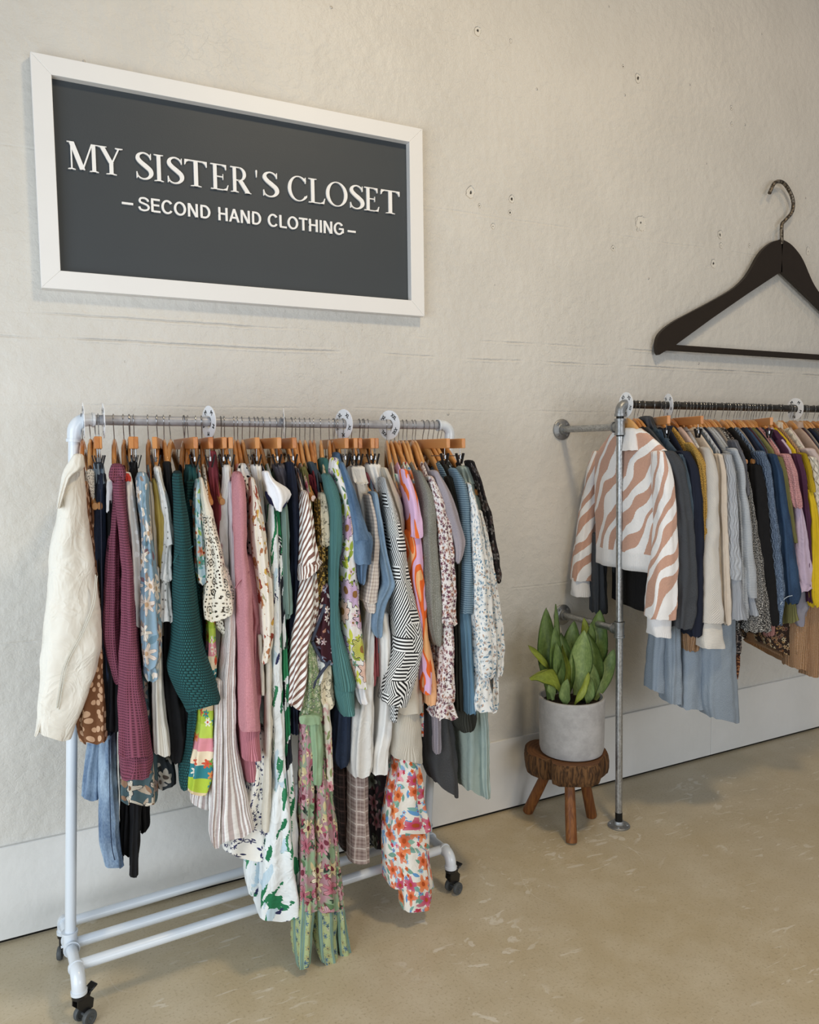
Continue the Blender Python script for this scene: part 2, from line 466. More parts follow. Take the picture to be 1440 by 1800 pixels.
mk('brown_stripe', stripes('#ece9e4', '#7c5a4f', 0.0155, 0.46, a=0.72, b=0.62, wob=0.12), wr=0.003)
mk('brown_stripe_cuff', stripes('#7c5a4f', '#ece9e4', 0.0135, 0.5, a=0.9, b=-0.35), wr=0.002)
mk('black_lace', lace('#16151a', 70, 0.24), wr=0.003)
mk('maroon_vine', floral('#3d1a22', ('#e6d9d0', '#b6a0a6', '#8ba0b8'), core='#ccaaaa', leaf=('#d9cdc4', '#a97a66', '#6d6a7c'), sc=30, n=5, R0=0.22, R1=0.12, lsc=34, ldens=0.5), wr=0.003)
mk('gold_paisley', floral('#4a3a1e', ('#b08a2e', '#c9a040', '#8a6a24'), core='#201810', leaf=('#c9a24a',), sc=34, n=8, R0=0.3, R1=0.06, edge='#1a140c'), wr=0.002)
mk('cream_sketch', floral('#d9cdb2', ('#cfc2a4', '#dacfb6'), core='#77705f', leaf=('#8d8570',), sc=26, n=5, R0=0.32, R1=0.1, line='#5d5648', edge='#4f493d', lsc=44, ldens=0.35), wr=0.003)
mk('grey_sketch', floral('#d3d3cc', ('#8d929c', '#b9bcbe'), core='#5d626c', leaf=('#9aa0a6',), sc=40, n=7, R0=0.26, R1=0.12, edge='#7b8088', ldens=0.4), wr=0.003)
mk('navy_piping', C1('#2c3040', '#4a5060', sc=200))
mk('sea_green_rib', rib('#5a8886', '#38605f', 0.0066, 0.0012), wr=0.002)
mk('sea_green_side', rib('#4a7d7a', '#3a6a68', 0.0062, 0.0007, tilt=0.9), wr=0.002)
mk('daisy_print', floral('#dedad6', ('#c3a2c3', '#cfb0cc', '#dfb7a2', '#bdbe3c', '#c6a8ce'), core='#8a6236', leaf=('#8fa03c', '#4f7260', '#bfc24a'), sc=12.5, n=9, R0=0.43, R1=0.07, line='#3f343c', small=('#b8be48', '#d6bfc6', '#6f9682'), lsc=20, dens=0.97, ldens=0.9), wr=0.003)
mk('white_linen', lambda k: (k.mix(k.noise(90, 2, 2, .4), '#cfcdc8', '#d8d6d2'), k.noise(160, 2, 2, .5) * 0.0006), wr=0.006)
mk('beige_gingham', check('#cdc3b8', '#a89a92', 0.0105), wr=0.004)
mk('salmon_jersey', C1('#b0626a', '#bd7076', sc=12), wr=0.004)
mk('chambray', denim('#587088', '#8ba1b4'), wr=0.004)
mk('maze_print', geo('#1a1a1c', '#ececea', 0.0105, 0.043), wr=0.002)
mk('oatmeal_rib', rib('#cfc9bd', '#b3ac9f', 0.0062, 0.0010), wr=0.001)
mk('oatmeal_knit', C1('#bfb8aa', '#cac3b6', sc=200), wr=0.003)
mk('orange_swirl', lambda k: (k.pick((k.noise(7.5, 1, 1.2, .7, dist=0.9) * 1.9 - 0.42 + k.v * 0.5).sat(), ('#e9b27c', '#e2672a', '#d9b0d0', '#d8afd4', '#e2672a', '#f0b98a', '#e8702c')), None), wr=0.002)
mk('lilac_swirl', lambda k: (k.mix(k.noise(10, 1, 1.5, .6, dist=1.2).ss(0.64, 0.65), k.mix(((k.u * 0.7 + k.v) / 0.006).fract() < 0.12, '#dcb8d8', '#c69ac4'), '#e2702f'), None), wr=0.002)
mk('peach_cloth', C1('#e0a878', '#e6b48a', sc=6), wr=0.003)
mk('grey_moss_rib', rib('#87877e', '#6d6d65', 0.005, 0.0008, noise_=0.2), wr=0.003)
mk('berry_ditsy', floral('#dcd6d4', ('#7a4454', '#a06a52', '#5a3444', '#b08a86'), core='#4a2a36', leaf=('#8a7668', '#6a4a5a'), sc=62, n=5, R0=0.34, R1=0.1, lsc=70), wr=0.004)
mk('mauve_heather', heather('#8a8289', '#a39ca2'), wr=0.003)
mk('olive_black_rib', rib('#3b3c36', '#24251f', 0.0065, 0.0013), wr=0.002)
mk('steel_stripe_knit', hrib('#7a92a2', '#4c6577', 0.0068, 0.0014), wr=0.002)
mk('steel_rib', rib('#66879c', '#4f6d82', 0.005, 0.0010), wr=0.002)
mk('paisley_white', floral('#e0e0dd', ('#8fa9b8', '#a98f7e', '#c2cdd2', '#7d95a6'), core='#7d6f66', leaf=('#7f9aab', '#b59a86', '#5f8098'), sc=50, n=7, R0=0.22, R1=0.15, lsc=56, dens=0.7, ldens=0.6, edge='#6f8796'), wr=0.004)
mk('sage_linen', C1('#94a29b', '#9fada6', sc=30), wr=0.004)
mk('charcoal_weave', heather('#34363a', '#4a4b4c', 300), wr=0.003)
mk('black_tapestry', floral('#181516', ('#2c2022', '#221c1f', '#332b26'), core='#40302a', leaf=('#33262a',), sc=24, n=6), wr=0.003)
mk('green_rose', floral('#87a07f', ('#c07a8a', '#d3c193', '#b25d70', '#dccfb0', '#bd8c94'), core='#6f2f3c', leaf=('#26332b', '#5d7a55', '#a85f70', '#bfb083', '#6f8f68'), sc=15, n=7, R0=0.36, R1=0.13, line='#5d4236', lsc=17, dens=0.85, ldens=0.75, bg2='#a88088', small=('#8c3f50', '#d0c098', '#3a4a3c')), wr=0.004)
mk('green_plain', C1('#86a07d', '#92ab89', sc=12), wr=0.004)
mk('cream_rose', floral('#dcd8cb', ('#c9848c', '#d9cba0', '#b76a78'), core='#8a4a50', leaf=('#8f9a6a', '#c9a0a0'), sc=20, n=6, lsc=26), wr=0.004)
def border(k):
    x = (k.u / 0.052).fract()
    c = k.mix(x < 0.42, '#a3ad7e', '#7f9a84')
    c = k.mix(((x > 0.06) * (x < 0.10)).max((x > 0.30) * (x < 0.335)), c, '#5f7a8c')
    m, co, ed, rr, ln, r = flower(k, 46, 6, 0.3, 0.12)
    c = k.mix(m * (x > 0.45), c, k.pick(rr, ('#5f7a8a', '#b8b79a', '#4f6a70', '#a8a06a')))
    return (k.mix((ed + co).sat() * (x > 0.45), c, '#3f5058'), None)
mk('green_border', border, wr=0.004)
mk('green_tie_knit', floral('#7d9068', ('#a4ab88', '#5f7058'), core='#cfcab0', leaf=('#c4bf9e', '#45543f'), sc=60, n=6), wr=0.004)
mk('mauve_tartan', check('#a3938d', '#7b6863', 0.0125, '#d9cfc8'), wr=0.003)
mk('dark_tartan', check('#3d3230', '#231c1c', 0.0125, '#6a5450'), wr=0.003)
mk('dark_rose', floral('#1f1a1d', ('#6a2f3a', '#3f4a3c', '#55303a'), core='#2a2a20', leaf=('#2f3a30', '#4a2a30'), sc=14, n=6), wr=0.003)
mk('garden_print', floral('#ded9cf', ('#cf5a22', '#d4622e', '#b8325a', '#d9702e', '#cf4562', '#dc8c9c', '#d4702e'), core='#a8481e', leaf=('#6f9a8a', '#86ac9a', '#5f93c2', '#7aa59c', '#8ab0d0'), sc=19, n=5, R0=0.40, R1=0.13, small=('#5f96cc', '#c2355a', '#d98a9c', '#7fb0d8', '#d0602a'), lsc=20, dens=0.92, ldens=0.98), wr=0.004)
mk('frayed_navy_denim', denim('#18202f', '#2c3a52'), wr=0.004)
# the iron rail
mk('zebra_knit', zebra('#e9e9ea', '#b98f7d'), wr=0.003, sheen=0.2)
def zebra_hem(k):
    c, h = zebra('#e9e9ea', '#b98f7d')(k)
    rb_ = k.v < -0.455
    return (k.mix(rb_, c, '#e7e7e8'), h + rb_ * ((k.u * (T / 0.005)).sin() * 0.0004))
mk('zebra_body', zebra_hem, wr=0.003, sheen=0.2)
mk('white_knit_rib', rib('#e9e9ea', '#d9dadd', 0.005, 0.0006))
mk('charcoal_wool', heather('#2f3237', '#4c4f54', 340), wr=0.003)
mk('grey_blue_denim', denim('#313f4d', '#4c5c6a'), wr=0.003)
mk('midnight_fleece', lambda k: (k.mix(k.noise(20, 2), '#131826', '#1b2133'), None), wr=0.003)
mk('mustard_crochet', lambda k: (lambda q: (k.mix(q.d < 0.22, '#b8934a', '#5f461a'), q.d * 0.002))(k.vor(150, rnd=0.6)), wr=0.002)
mk('ivory_rib', rib('#ddd9d3', '#c5c1bb', 0.0052, 0.0009, tilt=0.6), wr=0.002)
mk('ivory_fine', hrib('#dcd8d1', '#cbc7c0', 0.0035, 0.0005), wr=0.002)
mk('sand_linen', C1('#c4b8aa', '#cfc4b7', sc=60), wr=0.003)
mk('blush_linen', C1('#c6aca2', '#d0b8ae', sc=60), wr=0.003)
mk('grey_cable', lambda k: (k.mix(k.noise(260, 2), '#9da3ac', '#c3c8cf'), ((k.u / 0.016 + ((k.v / 0.05) * T).sin() * 0.25) * T).sin() * 0.0018 + (k.u / 0.004 * T).sin() * 0.0003), wr=0.002)
mk('grey_cable_rib', rib('#a9aeb6', '#8e939c', 0.009, 0.0016))
mk('pale_grey_knit', hrib('#b3b8be', '#9fa4ab', 0.006, 0.0010), wr=0.003)
mk('pale_grey_rib', rib('#a9aeb6', '#8f949d', 0.008, 0.0014))
mk('grey_satin', lambda k: (k.mix(k.noise(7, 2), '#3a3b42', '#6a6b72'), None), rough=0.4, wr=0.006)
mk('heather_collar', heather('#6c6f78', '#a9abb3', 200))
mk('boucle', lambda k: (k.mix(k.noise(330, 3, rough=0.7).ss(0.53, 0.58), '#1f1f21', '#dddad4'), k.noise(200, 3) * 0.003))
mk('blue_marl_cable', lambda k: (k.mix(((k.u / 0.007 * T).sin() * (k.v / 0.006 * T).sin() * 0.3 + k.noise(240, 2)).ss(0.4, 0.62), '#2c3b54', '#7f92ab'), ((k.u / 0.014 + ((k.v / 0.04) * T).sin() * 0.25) * T).sin() * 0.0018), wr=0.002)
mk('indigo_denim', denim('#1b2d47', '#36506f'), wr=0.003)
mk('frayed_edge', C1('#b5c2cf'))
mk('olive_knit', rib('#828052', '#6a6840', 0.004, 0.0008), wr=0.003)
mk('olive_rib', rib('#817f50', '#5f5d38', 0.008, 0.0015))
mk('pink_lace', lambda k: (lambda q: (k.mix(q.d.ss(0.1, 0.5), '#c99a9a', '#b78488'), q.d * 0.003))(k.vor(120, rnd=0.6)), wr=0.004)
mk('pink_knit_collar', rib('#cf97a0', '#b57c86', 0.006, 0.0010))
mk('lilac_gauze', C1('#b7a4bc', '#c4b3c8', sc=40), wr=0.005)
mk('grey_lilac_jersey', C1('#83828f', '#8f8e9b', sc=40), wr=0.003)
mk('plum_knit', heather('#3d1f35', '#4e2a45', 300), wr=0.002)
mk('yellow_fleece', C1('#c6a81c', '#cfb326', sc=60), wr=0.003)
mk('yellow_rib', rib('#cdb028', '#a1850f', 0.0065, 0.0014, tilt=0.0))
def quilt(k):
    a = ((k.u + k.v) / 0.05).fract(); b = ((k.u - k.v) / 0.05).fract()
    m = ((a - 0.5).abs()).min((b - 0.5).abs())
    return (k.mix(m < 0.02, '#d6d0c4', '#b9b2a4'), m.ss(0.0, 0.25) * 0.006)
mk('cream_quilt', quilt, wr=0.001)
mk('pinkish_rib', rib('#d6c6c2', '#c3b0ac', 0.006, 0.0008), wr=0.002)
mk('taupe_knit', C1('#a89284', '#b29d8f', sc=100), wr=0.003)
mk('cream_knit', C1('#d0c7b9', '#dad2c5', sc=100), wr=0.003)
mk('brown_leopard', dots('#4a2c20', '#a0714c', 120, 0.3, 1.0), wr=0.003)
mk('grey_sweat_jersey', heather('#76828e', '#97a2ae', 300), wr=0.003)
mk('brown_paisley', floral('#2b1d15', ('#8a5f38', '#a98a60', '#6a3a28', '#c2b08a'), core='#1a120c', leaf=('#6a4628', '#3a241a', '#9a7a50'), sc=34, n=7, R0=0.3, R1=0.12, lsc=36, edge='#0f0a08'), wr=0.003)
mk('black_swirl', lambda k: (k.mix(((k.noise(16, 1, dist=1.5) * 14).fract() < 0.3), '#161214', '#8d8078'), None), wr=0.003)
mk('camel_rib', rib('#a98463', '#86633f', 0.0085, 0.0016, noise_=0.15), wr=0.001)
mk('dusty_pink', C1('#a57872'), wr=0.002)
mk('dark_maroon', C1('#34161a', '#401d22', sc=30), wr=0.004)
mk('slate_cloth', C1('#3d4650', '#4a545f', sc=30), wr=0.004)
mk('taupe_cloth', C1('#7d746c', '#8a8178', sc=30), wr=0.004)
mk('white_tee', C1('#d8d7d6', '#e0dfde', sc=30), wr=0.003)
mk('red_stitch', C1('#b8352c', '#c74436', sc=200))

# ------------------------------------------------------------------ surface materials of the room and the fittings
WY = 2.5739          # the wall stands at this y
CHIPS = [(1.634, 2.989, 0.0155), (1.78, 2.986, 0.0068), (2.415, 2.974, 0.0162), (2.966, 2.955, 0.0094), (2.971, 2.887, 0.0094), (1.599, 2.403, 0.0204), (1.783, 2.406, 0.0128), (1.775, 2.354, 0.0082), (1.636, 2.362, 0.0069), (1.697, 2.294, 0.0093), (2.438, 2.393, 0.0283), (2.908, 2.396, 0.0164), (2.916, 2.35, 0.0123), (2.871, 2.268, 0.0164), (3.1, 2.369, 0.0084), (3.509, 2.382, 0.0177), (2.335, 3.005, 0.0061), (2.848, 3.264, 0.0065), (2.287, 2.273, 0.0101), (0.35, 1.734, 0.0029), (1.064, 1.725, 0.0032)]
def wall_fn(k):
    # k.u = x, k.v = y, k.w = z in metres
    vec = k.comb(k.u, 0.0, k.w)
    n1 = k.noise(3.0, 4, vec=vec); n2 = k.noise(26, 4, vec=vec); n3 = k.noise(170, 3, vec=vec)
    # trowel ridges and cracked paint skin
    v = k.n('ShaderNodeTexVoronoi'); v.feature = 'DISTANCE_TO_EDGE'; v.inputs['Scale'].default_value = 21
    wv = k.comb(k.u + (n2 - 0.5) * 0.10, 0.0, k.w * 1.0 + (k.noise(26, 4, vec=k.comb(k.u, 5.0, k.w)) - 0.5) * 0.10)
    k.l(wv, v.inputs['Vector'])
    crack = E(k, v.outputs['Distance']).ss(0.0, 0.05)
    patch = k.noise(1.7, 2, vec=k.comb(k.u, 9.0, k.w)).ss(0.42, 0.62)
    h = n2 * 0.0055 + n3 * 0.0009 + (1.0 - crack) * patch * -0.0004 + n1 * 0.006
    # board marks from the formwork
    for (zz, sl, amp) in ((1.865, -0.0, 0.0020), (1.795, -0.0, 0.0022), (2.33, 0.0, 0.0007), (1.60, 0.0, 0.0007), (0.9, 0.0, 0.0008)):
        t = (k.w - zz + (k.noise(2.2, 2, vec=k.comb(k.u, zz, 0.0)) - 0.5) * 0.016 + (k.noise(40, 2, vec=k.comb(k.u, zz, 0.0)) - 0.5) * 0.004).abs()
        br = k.noise(4.0, 2, vec=k.comb(k.u, zz + 3.0, 0.0)).ss(0.38, 0.60)
        h = h - (1.0 - t.ss(0.0, 0.0035)) * amp * br
        h = h + (1.0 - (t - 0.007).abs().ss(0.0, 0.006)) * amp * 0.5 * br
    pit = None; dark = None
    for (cx, cz, r) in CHIPS:
        dx = (k.u - cx); dz = (k.w - cz) * 0.8
        d = (dx * dx + dz * dz).pow(0.5) + (n2 - 0.5) * r * 1.4 + (k.noise(90, 2, vec=vec) - 0.5) * r * 0.6
        p = 1.0 - d.ss(r * 0.80, r * 1.0)
        q = 1.0 - d.ss(r * 0.08, r * 0.26)
        pit = p if pit is None else pit.max(p)
        dark = q if dark is None else dark.max(q)
    h = h - pit * 0.0035 - dark * 0.006
    # blistered pimples
    vq = k.n('ShaderNodeTexVoronoi'); vq.inputs['Scale'].default_value = 9; k.l(vec, vq.inputs['Vector'])
    sc_ = k.n('ShaderNodeSeparateColor'); k.l(vq.outputs['Color'], sc_.inputs[0])
    pim = (1.0 - E(k, vq.outputs['Distance']).ss(0.02, 0.055)) * (E(k, sc_.outputs[0]) < 0.5)
    h = h + pim * 0.0036
    c = k.mix(n1.ss(0.3, 0.7), '#cdcac3', '#d4d1ca')
    c = k.mix(pit * 0.6, c, '#dcd8ce')
    c = k.mix(dark, c, '#3b362f')
    return (c, h)
mk('painted_concrete', wall_fn, rough=0.42, coord='OBJ', spec=0.35)
def board_fn(k):
    vec = k.comb(k.u, 0.0, k.w)
    return (k.mix(k.noise(2.5, 4, vec=vec).ss(0.35, 0.7), '#d8d7d3', '#e1e0dd'), k.noise(40, 3, vec=vec) * 0.0016 + k.noise(8, 2, vec=vec) * 0.003)
mk('painted_board', board_fn, rough=0.5, coord='OBJ')
def floor_fn(k):
    n1 = k.noise(1.4, 5, rough=0.6); n2 = k.noise(7, 5, rough=0.65); n3 = k.noise(130, 3); n4 = k.noise(500, 2)
    c = k.mix(n1.ss(0.3, 0.7), '#b4a484', '#bbae95')
    c = k.mix(n2.ss(0.35, 0.75) * 0.55, c, '#c8bda6')
    c = k.mix(n3.ss(0.52, 0.75) * 0.5, c, '#8d7d61')
    c = k.mix(n4.ss(0.60, 0.75) * 0.30, c, '#cfc5ad')
    # chalky scuffs, gathered in patches of short strokes
    patch = k.noise(2.1, 2, off=5.0).ss(0.50, 0.60)
    a = k.vor(11, 1.0, 1.9, off=2.0)
    stroke = k.noise(26, 2, 0.45, 1.7, off=3.0, dist=0.8).ss(0.60, 0.66)
    sc = patch * stroke * (a.r1 < 0.45)
    cr = (k.noise(2.4, 1, 1, .6, off=7.0, dist=1.2) - 0.5).abs()
    thin = (1.0 - cr.ss(0.0, 0.0012)) * k.noise(1.7, 1, off=11.0).ss(0.52, 0.6)
    sc2 = k.noise(1.6, 2, off=21.0).ss(0.54, 0.62) * k.noise(13, 4, 0.8, 1.3, off=9.0, dist=1.5).ss(0.60, 0.64)
    m = (sc * 0.36).max(thin * 0.5).max(sc2 * 0.42)
    c = k.mix(m, c, '#e3dfd5')
    return (c, n2 * 0.0012 + n3 * 0.0003, None, n2 * 0.22 + 0.30 + m * 0.2)
mk('polished_concrete', floor_fn, coord='OBJ', spec=0.4)
def wood_fn(c1, c2, c3, sc=9.0, st=0.12):
    def f(k):
        rnd = k.objrand()
        v = k.comb(k.u * st + rnd * 7.0, k.v + rnd * 3.0, k.w)
        g = k.noise(sc * 6, 4, vec=v, dist=0.6); big = k.noise(sc, 2, vec=v)
        c = k.mix(g.ss(0.35, 0.65), c1, c2)
        c = k.mix(rnd, c, c3)
        c = k.mix((big - 0.4).sat() * 0.5, c, c2)
        return (c, None)
    return f
mk('hanger_wood', wood_fn('#bf7d3a', '#a3622a', '#d3a062', st=0.2), rough=0.28, coord='UV', coat=1.0, spec=0.5)
mk('clip_hanger_wood', wood_fn('#b9763f', '#a5622e', '#c98d55', st=0.1), rough=0.42, coord='UV', coat=0.2)
mk('chrome_wire', lambda k: srgb('#8f8f90'), rough=0.25, metal=0.75)
mk('black_rubber', lambda k: srgb('#1c1c1e'), rough=0.6)
mk('black_plastic', lambda k: srgb('#121213'), rough=0.32, spec=0.5)
mk('grey_tyre', lambda k: srgb('#4c4f50'), rough=0.5)
mk('blue_white_pipe', lambda k: (k.mix(k.noise(14, 3), '#cfd7df', '#d8dee4'), None), rough=0.3, coat=0.3, spec=0.5)
mk('grey_pipe', lambda k: (k.mix(k.noise(30, 3).ss(0.4, 0.7), '#a5a6aa', '#8d8d90'), None), rough=0.38, spec=0.5)
def galv(k):
    q = k.vor(240, 1, 0.6)
    n = k.noise(60, 3)
    return (k.mix(q.r1 * 0.5 + n * 0.5, '#7d7f80', '#c3c5c6'), n * 0.0003, None, n * 0.3 + 0.22)
mk('galvanised_pipe', galv, metal=0.85)
mk('cast_fitting', lambda k: (k.mix(k.noise(90, 3), '#77797b', '#a9abac'), k.noise(200, 3) * 0.0006, None, k.noise(60, 2) * 0.3 + 0.25), metal=0.8)
mk('dark_steel', lambda k: (k.mix(k.noise(40, 3).ss(0.35, 0.7), '#3c3a37', '#5b5852'), None), rough=0.35, metal=0.8)
mk('black_paint', lambda k: srgb('#0d0d0d'), rough=0.4)
mk('white_card', lambda k: srgb('#eef0f3'), rough=0.35, spec=0.5)
mk('black_ink', lambda k: srgb('#17171a'), rough=0.5)
mk('white_frame', lambda k: (k.mix(k.noise(5, 3), '#e4e3e1', '#ebeae8'), None), rough=0.42, spec=0.4)
mk('sign_panel', lambda k: (k.mix(k.noise(4, 3), '#3b4044', '#3f4448'), k.noise(220, 2) * 0.0002), rough=0.5, spec=0.35)
mk('white_letter', lambda k: srgb('#f3f2f0'), rough=0.35, spec=0.4)
mk('dark_brown_paint', lambda k: (k.mix(k.noise(20, 3), '#241c14', '#2c231a'), None), rough=0.5)
mk('worn_wire', lambda k: (k.mix(k.noise(70, 3).ss(0.45, 0.55), '#4e463d', '#8a8072'), None, None, 0.35), metal=0.7)

# ------------------------------------------------------------------ the room
def struct(name, mb, mat, smooth=False):
    o = mb.build(name, mat, smooth=smooth); o['kind'] = 'structure'; return o
fl = MB().add([(-4.5, -4.5, 0), (7.0, -4.5, 0), (7.0, WY + .2, 0), (-4.5, WY + .2, 0)], [(0, 1, 2, 3)])
struct('floor', fl, 'polished_concrete')
struct('wall_back', MB().box((1.25, WY + 0.1, 2.1), (11.5, 0.2, 4.2)), 'painted_concrete')
struct('wall_left', MB().box((-4.6, -1.0, 2.1), (0.2, 7.2, 4.2)), 'painted_board')
XS_ = 2.891
struct('baseboard_back', MB().box(((-4.5 + XS_) / 2, WY - 0.006, 0.152), (XS_ + 4.5 - 0.0015, 0.014, 0.284), bev=0.002), 'painted_board')
struct('baseboard_back', MB().box(((XS_ + 7.0) / 2, WY - 0.006, 0.152), (7.0 - XS_ - 0.0015, 0.014, 0.284), bev=0.002), 'painted_board')
struct('gap_shade_1', MB().box((1.25, WY - 0.001, 0.006), (11.5, 0.004, 0.012)), 'black_paint')  # shade of the gap under the baseboard, put in as a black strip

# ------------------------------------------------------------------ the framed sign
SX0, SX1, SZ0, SZ1 = 0.1247, 1.379, 1.9325, 2.5857
FW = 0.053
sign = empty('framed_sign', ((SX0 + SX1) / 2, WY, SZ0), 'large white framed charcoal sign with raised white lettering, hung high on the wall', 'sign')
SD = 0.034
def mitre(a, b, c, d):
    """one mitred moulding: a-b outer edge, c-d inner edge (x, z)"""
    mb = MB(); f = WY - SD; vs = []
    for (x, z) in (a, b, c, d): vs.append((x, f, z))
    for (x, z) in (a, b, c, d): vs.append((x, WY - 0.0005, z))
    mb.add(vs, [(0, 1, 2, 3), (7, 6, 5, 4), (0, 4, 5, 1), (2, 6, 7, 3), (1, 5, 6, 2), (3, 7, 4, 0)])
    o = mb.build('frame', 'white_frame', sign, smooth=False)
    m = o.modifiers.new('bevel', 'BEVEL'); m.width = 0.0014; m.segments = 2; m.limit_method = 'ANGLE'
    return o
g = 0.0002
mitre((SX0, SZ1), (SX1, SZ1), (SX1 - FW, SZ1 - FW), (SX0 + FW, SZ1 - FW))
mitre((SX0, SZ0), (SX1, SZ0), (SX1 - FW, SZ0 + FW), (SX0 + FW, SZ0 + FW))
mitre((SX0, SZ0), (SX0, SZ1), (SX0 + FW, SZ1 - FW), (SX0 + FW, SZ0 + FW))
mitre((SX1, SZ0), (SX1, SZ1), (SX1 - FW, SZ1 - FW), (SX1 - FW, SZ0 + FW))
PY = WY - 0.008
MB().box(((SX0 + SX1) / 2, WY - 0.004, (SZ0 + SZ1) / 2), (SX1 - SX0 - 2 * FW + 0.01, 0.008, SZ1 - SZ0 - 2 * FW + 0.01)).build('panel', 'sign_panel', sign, smooth=False)
# serif capitals, drawn on a unit height
def stroke(p, q, w_):
    """upright-ended bar of horizontal width w_"""
    (x0, z0), (x1, z1) = p, q
    return [(x0 - w_ / 2, z0), (x0 + w_ / 2, z0), (x1 + w_ / 2, z1), (x1 - w_ / 2, z1)]
def serif(x, z, w_, up):
    h = 0.028; s_ = 1 if up else -1
    return [(x - w_ / 2, z), (x + w_ / 2, z), (x + w_ / 2, z + s_ * h * .7), (x + w_ * .22, z + s_ * h * 1.6), (x - w_ * .22, z + s_ * h * 1.6), (x - w_ / 2, z + s_ * h * .7)]
TK, TN = 0.112, 0.038
def ring(cx, cz, rx, rz, wx, wz, a0, a1, n=40):
    out = []; inn = []
    for i in range(n + 1):
        a = a0 + (a1 - a0) * i / n
        out.append((cx + rx * math.cos(a), cz + rz * math.sin(a)))
        inn.append((cx + (rx - wx) * math.cos(a), cz + (rz - wz) * math.sin(a)))
    return [[out[i], out[i + 1], inn[i + 1], inn[i]] for i in range(n)]
def path_stroke(pts, ws):
    """variable width stroke following points"""
    P = []; n = len(pts); L = []; R_ = []
    for i in range(n):
        a = pts[max(i - 1, 0)]; b = pts[min(i + 1, n - 1)]
        dx, dz = b[0] - a[0], b[1] - a[1]; l = math.hypot(dx, dz) or 1
        nx, nz = -dz / l, dx / l; w_ = ws[i] / 2
        L.append((pts[i][0] + nx * w_, pts[i][1] + nz * w_)); R_.append((pts[i][0] - nx * w_, pts[i][1] - nz * w_))
    return [[L[i], L[i + 1], R_[i + 1], R_[i]] for i in range(n - 1)]
def catm(p, n=8):
    out = []
    for i in range(len(p) - 1):
        a = p[max(i - 1, 0)]; b = p[i]; c = p[i + 1]; d = p[min(i + 2, len(p) - 1)]
        for j in range(n):
            t = j / n
            out.append(tuple(0.5 * (2 * b[m] + (c[m] - a[m]) * t + (2 * a[m] - 5 * b[m] + 4 * c[m] - d[m]) * t * t + (3 * b[m] - a[m] - 3 * c[m] + d[m]) * t ** 3) for m in range(len(b))))
    out.append(tuple(p[-1])); return out
def S_(): 
    q = catm([(.45, .80, .03), (.38, .93, .045), (.24, .985, .05), (.10, .90, .09), (.075, .76, .125), (.16, .63, .14), (.30, .50, .15), (.43, .36, .14), (.45, .20, .12), (.36, .06, .08), (.22, .015, .045), (.09, .08, .04), (.035, .22, .03)])
    return path_stroke([(a, b) for a, b, c in q], [c for a, b, c in q]) + [[(.435, .76), (.462, .76), (.462, .985), (.44, .985), (.42, .90)], [(.02, .02), (.045, .02), (.07, .1), (.048, .26), (.02, .26)]]
GL = {
 'I': (.30, lambda: [stroke((.15, 0), (.15, 1), TK), serif(.15, 0, .28, True), serif(.15, 1, .28, False)]),
 'T': (.66, lambda: [stroke((.33, 0), (.33, 1), TK), serif(.33, 0, .30, True), [(.02, .955), (.64, .955), (.64, 1), (.02, 1)], [(.02, 1), (.02, .79), (.04, .79), (.075, .90), (.14, .955), (.14, 1)], [(.64, 1), (.52, 1), (.52, .955), (.585, .90), (.62, .79), (.64, .79)]]),
 'E': (.58, lambda: [stroke((.14, 0), (.14, 1), TK), [(0, 0), (.52, 0), (.52, TN), (0, TN)], [(0, 1 - TN), (.50, 1 - TN), (.50, 1), (0, 1)], [(.14, .50), (.38, .50), (.38, .54), (.14, .54)],
               [(.52, 0), (.56, .22), (.535, .22), (.49, .09), (.40, TN), (.40, 0)], [(.50, 1), (.50, .80), (.478, .80), (.45, .91), (.36, 1 - TN), (.36, 1)], [(.38, .41), (.40, .41), (.40, .63), (.38, .63)]]),
 'L': (.56, lambda: [stroke((.14, 0), (.14, 1), TK), serif(.14, 1, .28, False), [(0, 0), (.52, 0), (.52, TN), (0, TN)], [(.52, 0), (.56, .24), (.535, .24), (.49, .10), (.40, TN), (.40, 0)]]),
 'Y': (.72, lambda: [stroke((.37, 0), (.37, .46), TK), serif(.37, 0, .30, True), stroke((.37, .42), (.12, 1), TK + .02), stroke((.39, .42), (.60, 1), TN + .012), serif(.12, 1, .27, False), serif(.60, 1, .22, False)]),
 'M': (.90, lambda: [stroke((.12, 0), (.12, 1), TN + .006), serif(.12, 0, .22, True), [(.0, 1), (.20, 1), (.20, .972), (.0, .972)], stroke((.13, 1), (.43, .03), .15), stroke((.43, .03), (.72, 1), TN + .012), stroke((.765, 0), (.765, 1), TK), serif(.765, 0, .27, True), [(.70, 1), (.90, 1), (.90, .972), (.70, .972)]]),
 'R': (.70, lambda: [stroke((.14, 0), (.14, 1), TK), serif(.14, 0, .28, True), [(0, 1 - TN), (.32, 1 - TN), (.32, 1), (0, 1)], [(.14, .46), (.32, .46), (.32, .50), (.14, .50)]] + ring(.31, .73, .235, .27, TK, TN, -PI / 2, PI / 2, 20) + [[(.26, .48), (.42, .48), (.68, .03), (.68, 0), (.53, 0)], [(.50, 0), (.72, 0), (.72, .025), (.50, .025)]]),
 'O': (.80, lambda: ring(.40, .5, .385, .515, TK + .005, TN, 0, T, 48)),
 'C': (.72, lambda: ring(.40, .5, .385, .515, TK + .005, TN, PI * .235, PI * 1.80, 44) + [[(.64, .74), (.665, .74), (.665, .985), (.64, .985), (.60, .90)], path_stroke([(.67, .20), (.70, .26)], [.05, .02])[0]]),
 'S': (.50, S_),
 "'": (.20, lambda: [[(.07, .70), (.105, .70), (.135, .95), (.12, .99), (.055, .99), (.04, .95)]]),
}
ZB, HT = 2.2842, 0.0790
